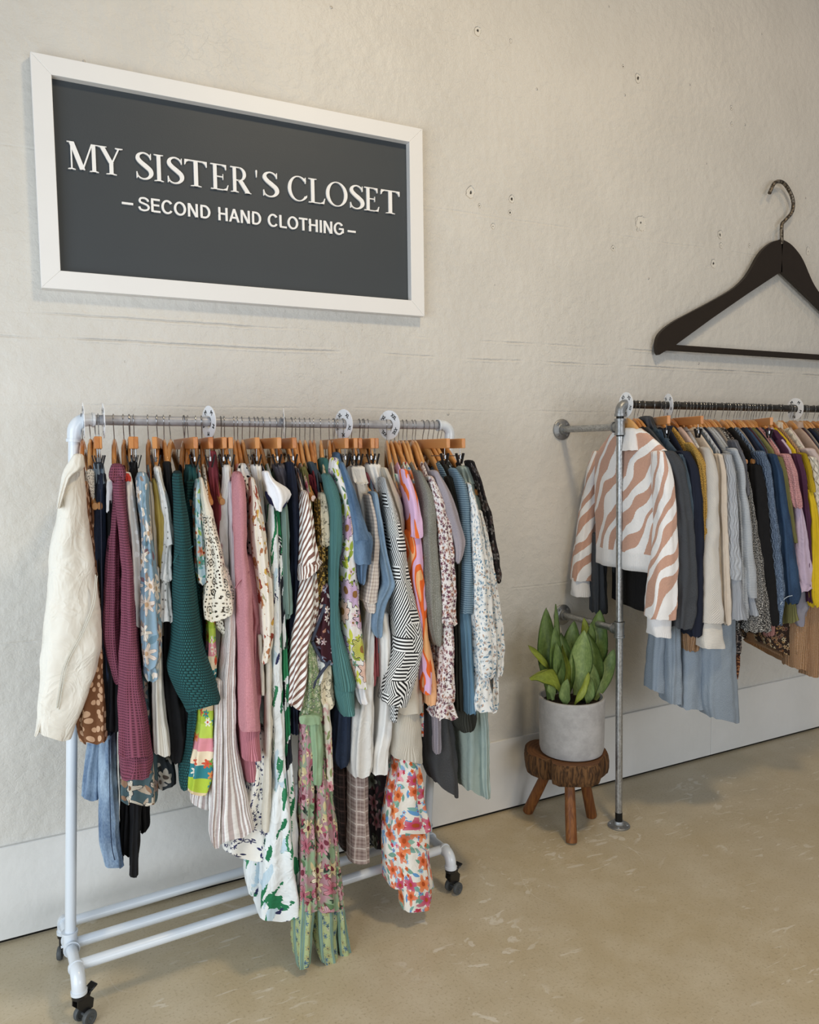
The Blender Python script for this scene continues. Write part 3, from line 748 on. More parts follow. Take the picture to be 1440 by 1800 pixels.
XR = [(0.211, 0.2964), (0.2949, 0.3669), (0.4012, 0.4511), (0.4544, 0.4848), (0.4933, 0.5432), (0.5449, 0.6188), (0.6278, 0.6857), (0.6911, 0.756), (0.7711, 0.7824), (0.7957, 0.8494), (0.8806, 0.95), (0.9541, 1.013), (1.015, 1.0962), (1.1025, 1.1559), (1.158, 1.2167), (1.2189, 1.2969)]
line1 = "MYSISTER'SCLOSET"
for ch, (xa, xb) in zip(line1, XR):
    wd, fn = GL[ch]; mb = MB()
    for i, poly in enumerate(fn()):
        dz = 0.00003 * (i % 7)
        mb.prism([(xa + x / wd * (xb - xa), ZB + z * HT) for x, z in poly], PY + 0.0002, PY - 0.006 - dz, lambda x, y, z: Vector((x, y, z)))
    mb.build('letter', 'white_letter', sign, smooth=False)
def text_mesh(txt, name='text'):
    cu = bpy.data.curves.new(name, 'FONT'); cu.body = txt; cu.size = 1.0; cu.resolution_u = 4
    o = bpy.data.objects.new(name, cu); COL.objects.link(o)
    dg = bpy.context.evaluated_depsgraph_get(); me = bpy.data.meshes.new_from_object(o.evaluated_get(dg))
    vs = [v.co.copy() for v in me.vertices]; fs = [tuple(p.vertices) for p in me.polygons]
    ed = {}
    for p in fs:
        for i in range(len(p)):
            a, b = p[i], p[(i + 1) % len(p)]; key = (min(a, b), max(a, b)); ed[key] = None if key in ed else (a, b)
    border = [e for e in ed.values() if e]
    bpy.data.objects.remove(o); bpy.data.curves.remove(cu); bpy.data.meshes.remove(me)
    return vs, fs, border
def solid_text(mb, txt, place, h, width=None, grow=0.0):
    """place(x, y, depth) -> Vector; y in cap heights"""
    vs, fs, bd = text_mesh(txt)
    x0 = min(v.x for v in vs); x1 = max(v.x for v in vs); y1 = max(v.y for v in vs)
    capv = text_mesh('H')[0]; cap = max(v.y for v in capv)
    sx = width / (x1 - x0) if width else h / cap
    n = len(vs); P = []
    for dd in (0, 1):
        for v in vs: P.append(place((v.x - x0) * sx, v.y / cap * h, dd))
    F = [tuple(f) for f in fs] + [tuple(i + n for i in reversed(f)) for f in fs] + [(b, a, a + n, b + n) for a, b in bd]
    mb.add(P, F)
    return (x1 - x0) * sx
TZ, TH = (2.1898, 0.0406)
SW = 0.142; SH = 0.132
def sline(*p): return path_stroke(list(p), [SW] * len(p))
def sans_s():
    q = catm([(.60, .72), (.55, .86), (.42, .94), (.30, .945), (.16, .90), (.10, .76), (.15, .63), (.33, .55), (.50, .48), (.60, .38), (.62, .26), (.55, .12), (.40, .055), (.28, .055), (.13, .12), (.065, .29)], 5)
    return path_stroke(q, [.118] * len(q))
box_ = lambda x0, z0, x1, z1: [(x0, z0), (x1, z0), (x1, z1), (x0, z1)]
SANS = {
 'S': (.68, sans_s),
 'E': (.64, lambda: [box_(.07, 0, .07 + SW, 1), box_(.07, 0, .62, SH), box_(.07, 1 - SH, .60, 1), box_(.07, .46, .56, .46 + SH * .95)]),
 'C': (.74, lambda: ring(.39, .5, .36, .515, SW, SH, PI * .20, PI * 1.80, 40)),
 'O': (.80, lambda: ring(.40, .5, .37, .515, SW, SH, 0, T, 48)),
 'N': (.76, lambda: [box_(.07, 0, .07 + SW * .95, 1), box_(.69 - SW * .95, 0, .69, 1), [(.07, 1), (.07 + SW * 1.1, 1), (.69, 0), (.69 - SW * 1.1, 0)]]),
 'D': (.74, lambda: [box_(.07, 0, .07 + SW, 1), box_(.07, 0, .34, SH), box_(.07, 1 - SH, .34, 1)] + ring(.33, .5, .37, .5, SW, SH, -PI / 2, PI / 2, 26)),
 'H': (.76, lambda: [box_(.07, 0, .07 + SW, 1), box_(.69 - SW, 0, .69, 1), box_(.07, .46, .69, .46 + SH)]),
 'A': (.72, lambda: [[(0, 0), (SW, 0), (.36 + SW / 2, 1), (.36 - SW / 2, 1)], [(.72 - SW, 0), (.72, 0), (.36 + SW / 2, 1), (.36 - SW / 2, 1)], box_(.16, .26, .56, .26 + SH)]),
 'L': (.58, lambda: [box_(.07, 0, .07 + SW, 1), box_(.07, 0, .56, SH)]),
 'T': (.64, lambda: [box_(.32 - SW / 2, 0, .32 + SW / 2, 1), box_(.02, 1 - SH, .62, 1)]),
 'I': (.26, lambda: [box_(.065, 0, .065 + SW, 1)]),
 'G': (.80, lambda: ring(.40, .5, .37, .515, SW, SH, PI * .20, PI * 1.83, 40) + [box_(.42, .42, .76, .42 + SH), box_(.76 - SW * .8, .17, .76, .50)]),
}
for wtxt, a, b in [('-', 0.3576, 0.3903), ('SECOND', 0.4045, 0.6254), ('HAND', 0.6453, 0.7901), ('CLOTHING', 0.8092, 1.0807), ('-', 1.0937, 1.1235)]:
    if wtxt == '-':
        MB().box(((a + b) / 2, PY - 0.0025, TZ + TH * 0.40), (b - a, 0.005, 0.0062)).build('dash', 'white_letter', sign, smooth=False)
        continue
    tw = sum(SANS[c][0] for c in wtxt) + 0.015 * (len(wtxt) - 1); x = a; u_ = (b - a) / tw
    for c in wtxt:
        wd, fn = SANS[c]; mb = MB()
        for i, poly in enumerate(fn()):
            mb.prism([(x + px * u_, TZ + z * TH) for px, z in poly], PY + 0.0002, PY - 0.0055 - 0.00003 * (i % 7), lambda X, y, z: Vector((X, y, z)))
        mb.build('letter', 'white_letter', sign, smooth=False)
        x += (wd + 0.015) * u_

# ------------------------------------------------------------------ the giant hanger on the wall
HP, HI, HB, HK = [(3.2791, 2.4093), (3.2158, 2.3925), (3.1588, 2.3589), (3.119, 2.3219), (3.08, 2.2689), (3.0412, 2.2217), (2.9945, 2.1824), (2.9326, 2.1449), (2.826, 2.0938), (2.7075, 2.0404), (2.6065, 1.9946), (2.543, 1.9571), (2.5083, 1.9243), (2.497, 1.8876), (2.5009, 1.8569), (2.5109, 1.8444)], [(3.269, 2.2596), (3.0435, 2.1389), (2.8278, 2.0192), (2.6119, 1.8933), (2.6013, 1.8823), (2.5657, 1.8676), (2.541, 1.8587), (2.5305, 1.8531), (2.5138, 1.8446)], (1.8918, 1.8659, 2.5585), [(3.2734, 2.3863), (3.2705, 2.4694), (3.29, 2.4939), (3.3354, 2.5356), (3.3467, 2.5788), (3.328, 2.6209), (3.2842, 2.6592), (3.242, 2.6654), (3.2092, 2.6488), (3.1818, 2.6042)]
gh = empty('wall_decoration', (HK[0][0], WY, HP[0][1]), 'giant dark brown clothes hanger cut-out mounted on the wall', 'wall decor')
cxh = HK[0][0]
mir = lambda P: [(2 * cxh - x, z) for x, z in P]
out_l = [(p[0], p[1]) for p in catm(HP, 6)]
mb = MB()
inner = HI
# left and right arms as quad strips between outer and inner contour
def arm(ol, il):
    n = len(ol); res = []
    ip = []
    # inner contour resampled to n points
    seg = [0]
    for i in range(1, len(il)): seg.append(seg[-1] + math.dist(il[i], il[i - 1]))
    for i in range(n):
        t = seg[-1] * i / (n - 1); j = max(q for q in range(len(seg)) if seg[q] <= t + 1e-9); j = min(j, len(il) - 2)
        f = (t - seg[j]) / (seg[j + 1] - seg[j]); ip.append((il[j][0] + (il[j + 1][0] - il[j][0]) * f, il[j][1] + (il[j + 1][1] - il[j][1]) * f))
    return ol, ip
y0, y1 = WY - 0.020, WY - 0.038
def slab(ol, ip):
    n = len(ol); vs = []
    for y in (y0, y1):
        for p in ol: vs.append((p[0], y, p[1]))
        for p in ip: vs.append((p[0], y, p[1]))
    fs = []
    for i in range(n - 1):
        fs += [(i, i + 1, n + i + 1, n + i), (2 * n + i, 3 * n + i, 3 * n + i + 1, 2 * n + i + 1), (i, 2 * n + i, 2 * n + i + 1, i + 1), (n + i, n + i + 1, 3 * n + i + 1, 3 * n + i)]
    fs += [(n - 1, 3 * n - 1, 4 * n - 1, 2 * n - 1)]
    return vs, fs
o_, i_ = arm(out_l, inner)
vs, fs = slab(o_, i_); mb.add(vs, fs)
vs, fs = slab(mir(o_), mir(i_)); mb.add(vs, fs)
mb.build('shoulder', 'dark_brown_paint', gh, smooth=False)
mb = MB()
zb = HB
mb.box((cxh, WY - 0.029, (zb[0] + zb[1]) / 2), (2 * (cxh - zb[2]), 0.016, zb[0] - zb[1]), bev=0.003)
mb.build('trouser_bar', 'dark_brown_paint', gh, smooth=False)
hk = catm([(x, z) for x, z in HK], 8)
MB().tube([(x, WY - 0.029 - 0.006, z) for x, z in hk], 0.0085, 14).build('hook', 'worn_wire', gh)
mb = MB()
for (x, z) in ((cxh, HI[0][1] + 0.03), (HP[-4][0] + 0.03, zb[0] - 0.01), (2 * cxh - HP[-4][0] - 0.03, zb[0] - 0.01)):
    mb.lathe([(0.009, 0), (0.009, 0.022)], (x, WY - 0.021, z), (0, 1, 0), 10)
mb.build('standoff', 'dark_steel', gh)

# ------------------------------------------------------------------ the white pipe rack on castors
PLv, PRv = Vector([0.172, 2.233, 1.5425]), Vector([1.338, 2.295, 1.5327])
EL = (PRv - PLv).normalized(); DL = Vector([-0.13124, -0.99135, -0.0])
P0R, ER, DR = Vector([2.026, 2.247, 1.611]), Vector([0.99999, 0.0, -0.004]), Vector([-0.27871, -0.96038, -0.0])
ZU = Vector((0, 0, 1))
rack = empty('rolling_rail', (0.67, 2.26, 0.0), 'white pipe clothes rail on castors packed with garments, below the framed sign', 'clothes rail')
FL_, FR_ = Vector((0.103, 2.233, 0.135)), Vector((1.234, 2.30, 0.135))
eh = Vector((EL.x, EL.y, 0)).normalized(); nf = Vector((eh.y, -eh.x, 0))
RP, RB = 0.0142, 0.0135
mb = MB(); mb.tube([PLv + EL * 0.03, PRv - EL * 0.03], RB, 24); mb.build('hanging_bar', 'grey_pipe', rack)
for (top, foot, sx) in ((PLv, FL_, 1), (PRv, FR_, -1)):
    up = (top - foot).normalized()
    MB().tube([foot + up * 0.005, top - up * 0.04], RP, 24).build('upright', 'blue_white_pipe', rack)
    e = EL * sx
    mb = MB()
    c = top + e * 0.032 - up * 0.032
    mb.tube([top - up * 0.055, top - up * 0.032] + arc(c, -e, up, 0.032, 0.0, PI / 2, 8)[1:] + [top + e * 0.048], 0.0172, 22)
    mb.tube([top - up * 0.058, top - up * 0.050], 0.0195, 22); mb.tube([top + e * 0.043, top + e * 0.050], 0.0195, 22)
    mb.build('elbow', 'blue_white_pipe', rack)
for (foot, sx) in ((FL_, 1), (FR_, -1)):
    a = foot + nf * 0.118; b = foot - nf * 0.118
    MB().tube([a, b], RP, 20).build('foot_rail', 'blue_white_pipe', rack)
    mb = MB()
    mb.tube([foot - ZU * 0.012, foot + ZU * 0.036], 0.0185, 20); mb.tube([foot - nf * 0.028, foot + nf * 0.028], 0.0185, 20)
    for off in (0.022, -0.028): mb.tube([foot + nf * off, foot + nf * (off + 0.006)], 0.0210, 20)
    mb.tube([foot + ZU * 0.032, foot + ZU * 0.038], 0.0210, 20)
    mb.tube([foot - eh * sx * 0.004, foot - eh * sx * 0.0235], 0.0035, 8)
    mb.build('tee_fitting', 'blue_white_pipe', rack)
    for sy in (1, -1):
        q = foot + nf * sy * 0.118
        c = q - ZU * 0.030
        mb = MB()
        mb.tube([q - nf * sy * 0.008] + arc(c, ZU, nf * sy, 0.030, 0.0, PI / 2, 8) + [c + nf * sy * 0.030 - ZU * 0.014], 0.0178, 20)
        mb.tube([q - nf * sy * 0.010, q - nf * sy * 0.003], 0.0202, 20)
        cc = c + nf * sy * 0.030
        mb.tube([cc - ZU * 0.009, cc - ZU * 0.017], 0.0202, 20)
        mb.build('elbow', 'blue_white_pipe', rack)
        # castor
        tw = {(1, 1): 0.5, (1, -1): 1.2, (-1, 1): 0.3, (-1, -1): 2.2}[(sx, sy)]
        f = Matrix.Rotation(tw, 3, 'Z') @ eh; s_ = ZU.cross(f)
        top = cc - ZU * 0.017
        mb = MB()
        mb.lathe([(0.013, 0.0), (0.0185, -0.003), (0.0185, -0.010), (0.012, -0.016)], top, ZU, 18)
        wc = Vector((cc.x, cc.y, 0.0200)) + f * 0.014
        for k_ in (-1, 1):   # fork cheeks hooding the wheels
            mb.add([top + s_ * k_ * 0.0115 + f * x + ZU * z for (x, z) in ((-.012, -.008), (.014, -.008), (.034, -.030), (.030, -.052), (.006, -.054), (-.014, -.03))] +
                   [top + s_ * k_ * 0.0085 + f * x + ZU * z for (x, z) in ((-.012, -.008), (.014, -.008), (.034, -.030), (.030, -.052), (.006, -.054), (-.014, -.03))],
                   [tuple(range(6)), tuple(reversed(range(6, 12)))] + [(i, (i + 1) % 6, (i + 1) % 6 + 6, i + 6) for i in range(6)])
        mb.box(top + f * 0.006 - ZU * 0.012, (0.030, 0.024, 0.012), rot=Matrix((f, s_, ZU)).transposed(), bev=0.003)
        caster = mb.build('castor', 'black_plastic', rack)
        mb = MB()
        for k_ in (-1, 1):
            mb.lathe([(0.005, -.004), (0.012, -.0045), (0.013, -.006), (0.0180, -.006), (0.0195, -.003), (0.0198, 0), (0.0195, .003), (0.018, .006), (0.013, .006), (0.012, .0045), (0.005, .004)], wc + s_ * k_ * 0.0175, s_, 26)
        mb.tube([wc - s_ * 0.026, wc + s_ * 0.026], 0.0035, 10)
        mb.build('wheel', 'grey_tyre', caster)
        if sy == 1:
            mb = MB(); mb.box(top - f * 0.0 + f * 0.036 - ZU * 0.003, (0.022, 0.026, 0.006), rot=Matrix((f, s_, ZU)).transposed() @ Matrix.Rotation(-0.4, 3, 'Y'), bev=0.002)
            mb.box(top + f * 0.026 - ZU * 0.012, (0.008, 0.018, 0.022), rot=Matrix((f, s_, ZU)).transposed() @ Matrix.Rotation(0.5, 3, 'Y'), bev=0.002)
            mb.build('brake_lever', 'black_plastic', caster)
for off in (0.105, 0.0, -0.112):
    a = FL_ + nf * off; b = FR_ + nf * off
    MB().tube([a + eh * 0.013, b - eh * 0.013], RP, 20).build('base_rail', 'blue_white_pipe', rack)
    for q, s__ in ((a, -1), (b, 1)):
        if off: MB().tube([q + eh * s__ * 0.013, q + eh * s__ * 0.0185], 0.006, 6).build('bolt', 'blue_white_pipe', rack)

# ------------------------------------------------------------------ the galvanised wall rail
rail = empty('wall_rail', (P0R.x, P0R.y, 0.0), 'galvanised iron pipe clothes rail fixed to floor and wall, right of the plant', 'clothes rail')
ZR = P0R.z; XE = 4.35
RG = 0.0133
MB().tube([Vector((2.06, P0R.y, ZR)), Vector((XE - 0.03, P0R.y, ZR - 0.004 * (XE - 2.06)))], RG + 0.001, 22).build('hanging_bar', 'dark_steel', rail)
def flange(c, ax, xdir, name='flange'):
    mb = MB(); mb.lathe([(0.0, 0.0), (0.041, 0.0), (0.0425, 0.002), (0.0425, 0.005), (0.040, 0.0075), (0.026, 0.009), (0.0215, 0.012), (0.0205, 0.020), (0.0190, 0.023), (0.014, 0.023), (0.0, 0.023)], c, ax, 36, xdir)
    ax = Vector(ax); xd = Vector(xdir); yd = ax.cross(xd)
    f = mb.build(name, 'cast_fitting', rail)
    for i in range(4):
        a = PI / 4 + i * PI / 2
        p = Vector(c) + (xd * math.cos(a) + yd * math.sin(a)) * 0.0315 + ax * 0.0072
        MB().lathe([(0.0, 0.0), (0.0062, 0.0), (0.0056, 0.0028), (0.0, 0.0038)], p, ax, 12).build('screw', 'galvanised_pipe', f)
for (x, main) in ((P0R.x + 0.009, True), (XE, False)):
    y = P0R.y; bot = Vector((x + (0.009 if main else 0), y, 0.0)); topv = Vector((x, y, ZR))
    at = lambda z: bot.lerp(topv, z / ZR)
    MB().tube([at(0.022), at(0.74)], RG, 20).build('lower_post', 'galvanised_pipe', rail)
    MB().tube([at(0.80), at(1.50)], RG, 20).build('upper_post', 'galvanised_pipe', rail)
    MB().tube([at(0.023), at(0.056)], RG + 0.0006, 20).build('threaded_end', 'black_paint', rail)
    MB().tube([at(0.735), at(0.748)], RG + 0.0006, 20).build('threaded_end', 'black_paint', rail)
    MB().tube([at(1.493), at(1.51)], RG + 0.0006, 20).build('threaded_end', 'black_paint', rail)
    MB().tube([at(1.55), at(1.585)], RG + 0.0006, 20).build('nipple', 'black_paint', rail)
    flange((bot.x, y, 0.0), (0, 0, 1), (1, 0, 0))
    for z in (0.768, 1.528):
        c = at(z)
        mb = MB(); mb.tube([c - ZU * 0.028, c + ZU * 0.028], 0.0178, 22); mb.tube([c + Vector((0, 0.008, 0)), c + Vector((0, 0.032, 0))], 0.0178, 22)
        for s_ in (-1, 1): mb.tube([c + ZU * s_ * 0.022, c + ZU * s_ * 0.030], 0.0206, 22)
        mb.tube([c + Vector((0, 0.026, 0)), c + Vector((0, 0.034, 0))], 0.0206, 22)
        mb.build('tee_fitting', 'cast_fitting', rail)
        MB().tube([c + Vector((0, 0.030, 0)), Vector((c.x - 0.014, WY - 0.02, z))], RG, 20).build('wall_arm', 'galvanised_pipe', rail)
        flange((c.x - 0.014, WY - 0.0005, z), (0, -1, 0), (1, 0, 0))
    sx = 1 if main else -1
    e = Vector((sx, 0, 0)); c = topv + e * 0.026 - ZU * 0.026
    mb = MB(); mb.tube([topv - ZU * 0.042, topv - ZU * 0.026] + arc(c, -e, ZU, 0.026, 0, PI / 2, 8)[1:] + [topv + e * 0.044], 0.0178, 22)
    mb.tube([topv - ZU * 0.044, topv - ZU * 0.034], 0.0208, 22); mb.tube([topv + e * 0.036, topv + e * 0.046], 0.0208, 22)
    mb.build('elbow', 'cast_fitting', rail)

# ------------------------------------------------------------------ stool, pot and plant
def bark(k):
    g = k.noise(30, 4, vec=k.comb(k.u * 3.0, k.v * 3.0, k.w * 0.5), dist=1.0)
    return (k.mix(g.ss(0.35, 0.65), '#3a2615', '#6f4e2f'), g * 0.012)
mk('bark_wood', bark, rough=0.8, coord='OBJ')
def sawn(k):
    r = (k.u * k.u + k.v * k.v).pow(0.5)
    g = ((r + k.noise(14, 3) * 0.03) * 420).sin() * 0.5 + 0.5
    return (k.mix(g * 0.5 + k.noise(60, 2) * 0.4, '#553620', '#785233'), None)
mk('sawn_wood', sawn, rough=0.6, coord='OBJ')
mk('leg_wood', lambda k: (k.mix(k.noise(60, 4, vec=k.comb(k.u * 2, k.v * 2, k.w * 0.15)).ss(0.3, 0.7), '#63391d', '#85552c'), k.noise(80, 2, vec=k.comb(k.u, k.v, k.w * 0.1)) * 0.001), rough=0.5, coord='OBJ')
st = empty('stool', (1.885, 2.36, 0), 'low three legged stool cut from a brown log slice, under the potted plant', 'stool')
random.seed(5)
prof = []; n = 72
mb = MB(); rr = []
for j in range(n):
    a = T * j / n
    r = 0.158 + 0.010 * math.sin(3 * a + 1) + 0.006 * math.sin(7 * a) + 0.004 * noise.noise((a * 9, 0, 0)) 
    notch = -0.03 * math.exp(-((a - 3.5) / 0.10) ** 2)
    rr.append(r + notch)
levels = [(0.90, 0.208), (0.965, 0.214), (1.0, 0.235), (1.01, 0.262), (0.99, 0.283), (0.96, 0.292)]
vs = []; fs = []
for li, (q, z) in enumerate(levels):
    for j in range(n):
        a = T * j / n; r = rr[j] * q + 0.004 * noise.noise((math.cos(a) * 14, math.sin(a) * 14, z * 9))
        vs.append((1.885 + r * math.cos(a), 2.36 + r * math.sin(a), z))
for i in range(len(levels) - 1):
    for j in range(n): fs.append((i * n + j, i * n + (j + 1) % n, (i + 1) * n + (j + 1) % n, (i + 1) * n + j))
fs.append(tuple(reversed(range(n)))); 
seat = link('seat', vs, fs, 'bark_wood', st, uvs=[(v[0], v[1]) for v in vs])
mb = MB(); top = [(1.885 + rr[j] * .961 * math.cos(T * j / n), 2.36 + rr[j] * .961 * math.sin(T * j / n)) for j in range(n)]
mb.add([(x, y, 0.2925) for x, y in top] + [(x, y, 0.288) for x, y in top], [tuple(range(n))] + [(i, (i + 1) % n, (i + 1) % n + n, i + n) for i in range(n)])
mb.build('cut_top', 'sawn_wood', seat, smooth=False)
for (fx, fy, tx, ty) in ((1.800, 2.228, 1.835, 2.285), (1.805, 2.510, 1.855, 2.42), (2.003, 2.355, 1.955, 2.36)):
    a = Vector((fx, fy, 0.003)); b = Vector((tx, ty, 0.225))
    MB().tube([a, a.lerp(b, .03), a.lerp(b, .5), b], [0.0195, 0.021, 0.0205, 0.018], 16).build('leg', 'leg_wood', st)
mk('pot_cement', lambda k: (k.mix(k.noise(14, 5, rough=0.7).ss(0.3, 0.7), '#9c9a99', '#b3b1b0'), k.noise(50, 4) * 0.0008), rough=0.75, coord='OBJ')
mk('potting_soil', lambda k: (k.mix(k.noise(90, 3), '#15100c', '#33261b'), k.noise(70, 3) * 0.01), rough=1.0, coord='OBJ')
PX, PYp = 1.893, 2.345
plant = empty('potted_plant', (PX, PYp, 0.2927), 'snake plant with broad green leaves in a round grey cement pot, on the log stool', 'plant')
pot = MB().lathe([(0.0, 0.2932), (0.108, 0.2932), (0.117, 0.298), (0.122, 0.315), (0.125, 0.50), (0.1248, 0.508), (0.1225, 0.511), (0.1160, 0.511), (0.1145, 0.506), (0.1145, 0.47), (0.0, 0.47)], (PX, PYp, 0), ZU, 64)
pot.build('pot', 'pot_cement', plant)
MB().lathe([(0.1146, 0.482), (0.06, 0.487), (0.0, 0.489)], (PX, PYp, 0), ZU, 40).build('soil', 'potting_soil', plant)
def leaf_fn(c1, c2, c3):
    def f(k):
        # u across (0..1), v along in metres
        e = (k.u - 0.5).abs() * 2
        bands = k.noise(28, 3, 0.25, 2.2, dist=0.5, off=0.0)
        veins = ((k.u + k.noise(4, 1) * 0.02) * 95).sin() * 0.5 + 0.5
        c = k.mix(bands.ss(0.30, 0.75), c1, c2)
        c = k.mix(veins * 0.25, c, c3)
        c = k.mix(e.ss(0.90, 0.97) * 0.8, c, '#2c4a22')
        return (c, veins * 0.0003)
    return f
mk('leaf_green', leaf_fn('#526a38', '#6f8748', '#869b58'), rough=0.38, spec=0.5)
mk('leaf_pale', leaf_fn('#6b8349', '#8a9e60', '#a3b27c'), rough=0.4, spec=0.5)
mk('leaf_olive', leaf_fn('#7d8a2e', '#95a23e', '#b2b458'), rough=0.4, spec=0.5)
LEAVES = [(1.803, 2.363, 0.505, 1.795, 2.375, 0.855, 0.0805, 0.0, 0.8, 'leaf_green'), (1.799, 2.335, 0.572, 1.798, 2.325, 0.795, 0.0495, 0.004, 0.8, 'leaf_green'), (1.845, 2.381, 0.516, 1.863, 2.405, 0.857, 0.0367, 0, 0.8, 'leaf_green'), (1.823, 2.327, 0.539, 1.797, 2.315, 0.734, 0.0497, 0.004, 0.9, 'leaf_green'), (1.858, 2.345, 0.478, 1.842, 2.345, 0.761, 0.0648, 0.016, 0.9, 'leaf_green'), (1.89, 2.315, 0.521, 1.91, 2.295, 0.773, 0.0955, 0, 0.85, 'leaf_pale'), (1.917, 2.375, 0.552, 1.947, 2.395, 0.787, 0.0786, 0.0, 0.8, 'leaf_green'), (1.982, 2.345, 0.481, 1.969, 2.345, 0.749, 0.0765, 0.02, 0.9, 'leaf_green'), (1.987, 2.355, 0.533, 2.047, 2.365, 0.822, 0.096, 0.0, 0.7, 'leaf_green'), (1.985, 2.37, 0.609, 1.993, 2.395, 0.791, 0.0519, 0.0, 0.8, 'leaf_olive'), (1.986, 2.364, 0.557, 2.109, 2.395, 0.703, 0.0652, 0.006, 0.8, 'leaf_green'), (1.984, 2.327, 0.47, 2.077, 2.315, 0.676, 0.063, 0.008, 0.95, 'leaf_pale'), (1.814, 2.315, 0.55, 1.66, 2.295, 0.623, 0.0677, 0.0, 0.9, 'leaf_olive'), (1.798, 2.355, 0.62, 1.705, 2.365, 0.725, 0.0289, 0.0, 0.9, 'leaf_olive'), (1.967, 2.315, 0.492, 1.946, 2.295, 0.647, 0.051, 0.004, 0.9, 'leaf_pale'), (1.828, 2.303, 0.49, 1.816, 2.275, 0.604, 0.0526, 0.004, 0.9, 'leaf_pale'), (1.861, 2.297, 0.486, 1.909, 2.265, 0.618, 0.0336, 0.004, 0.9, 'leaf_olive'), (1.933, 2.303, 0.475, 1.922, 2.275, 0.599, 0.0456, 0.0, 0.9, 'leaf_pale'), (1.988, 2.345, 0.662, 1.987, 2.345, 0.782, 0.035, 0.0, 0.9, 'leaf_green'), (1.909, 2.381, 0.586, 1.926, 2.405, 0.727, 0.0364, 0.0, 0.9, 'leaf_green'), (1.799, 2.335, 0.511, 1.781, 2.325, 0.596, 0.0351, 0.0, 0.9, 'leaf_pale'), (1.865, 2.327, 0.527, 1.824, 2.315, 0.725, 0.0436, 0.01, 0.9, 'leaf_olive'), (1.947, 2.333, 0.47, 1.912, 2.325, 0.555, 0.0362, 0.0, 0.9, 'leaf_green'), (1.987, 2.359, 0.591, 2.107, 2.385, 0.651, 0.0418, 0.0, 0.8, 'leaf_green')]
random.seed(11)
for (bx, by, bz, tx, ty, tz, w_, bend, wp, mt) in LEAVES:
    a = Vector((bx, by, bz)); b = Vector((tx, ty, tz)); L = (b - a).length
    ax = (b - a) / L
    view = (Vector((0, 0, 1.45)) - (a + b) / 2).normalized()
    side = ax.cross(view).normalized(); side = (Matrix.Rotation(random.uniform(-0.5, 0.5), 3, ax) @ side)
    nrm = side.cross(ax).normalized()
    N = 22; M_ = 8; vs = []; uv = []
    for i in range(N + 1):
        t = i / N
        ww = w_ * (0.24 + 0.76 * math.sin(PI / 2 * min(1, t / 0.58)) ** 1.6) * max(0.0, 1 - t ** 4.0) ** 0.9 * 1.02 + 0.0006
        c = a + ax * (L * t) + nrm * (math.sin(PI * t) * abs(bend) * 0.4) + side * (bend * math.sin(PI * t))
        if mt == 'leaf_olive' and abs(ax.z) < 0.6: c = c + ZU * (0.045 * math.sin(PI * t))
        wav = 0.004 * math.sin(t * 11 + bx * 90)
        for s__ in (1, -1):
            for j in range(M_ + 1):
                q = j / M_ * 2 - 1
                cup = (q * q) * ww * 0.35
                th = 0.0016 * (1 - q * q) * s__
                vs.append(c + side * (q * ww / 2) + nrm * (cup - th + wav * q)); uv.append((j / M_, t * L))
    fs = []; R1 = (M_ + 1) * 2
    for i in range(N):
        for j in range(M_):
            o = i * R1 + j
            fs.append((o, o + 1, o + 1 + R1, o + R1)); o += M_ + 1
            fs.append((o, o + R1, o + 1 + R1, o + 1))
        for j in (0, M_):
            o = i * R1 + j; fs.append((o, o + R1, o + R1 + M_ + 1, o + M_ + 1))
    link('leaf', vs, fs, mt, plant, uvs=uv)

# ------------------------------------------------------------------ hangers
def arm_profile(q):
    """top of the wooden arm at q = 0 centre .. 1 tip, metres below hanger top"""
    s = q * q * (3 - 2 * q)
    return 0.155 * (0.35 * q + 0.65 * s) * 1.0 + 0.006 * q
HH = 0.215
def wood_hanger():
    root = bpy.data.objects.new('wooden_hanger', None); COL.objects.link(root); root.empty_display_size = 0.03
    mb = MB(); n = 44; m = 14; vs = []; fs = []; uv = []
    for i in range(n + 1):
        d = -HH + 2 * HH * i / n; q = abs(d) / HH
        top = -0.047 - arm_profile(q)
        hh = 0.046 - 0.024 * (q ** 0.7)
        notch = 0.008 * math.exp(-((q - 0.80) / 0.035) ** 2)
        top -= notch * 0.6; hh -= notch * 0.4
        ht = 0.0062 + 0.0015 * q
        if q > 0.97: hh *= 0.75; ht *= 0.8
        c = top - hh / 2
        if q < 0.10: c += 0.0; hh *= 0.92
        ofs = 0.020 * q * q
        for j in range(m):
            a = T * j / m; cs, sn = math.cos(a), math.sin(a)
            x = ofs + ht * math.copysign(abs(cs) ** 0.7, cs); z = c + hh / 2 * math.copysign(abs(sn) ** 0.8, sn)
            vs.append((x, -d, z)); uv.append((d, z + x))
    for i in range(n):
        for j in range(m): fs.append((i * m + j, i * m + (j + 1) % m, (i + 1) * m + (j + 1) % m, (i + 1) * m + j))
    fs.append(tuple(reversed(range(m)))); fs.append(tuple(range(n * m, n * m + m)))
    mb.add(vs, fs, uv); mb.build('shoulder_bar', 'hanger_wood', root)
    hook(root); return root
def hook(root, zt=-0.047):
    r = 0.0165
    P = [(0, 0, zt - 0.012), (0, 0, zt + 0.006), (0, -0.002, zt + 0.012), (0, -0.011, -0.018)]
    P += [tuple(p) for p in arc((0, 0, 0), (0, -1, 0), (0, 0, 1), r, -0.5, PI + 0.35, 16)]
    MB().tube(P, 0.0012, 8).build('hook', 'chrome_wire', root)
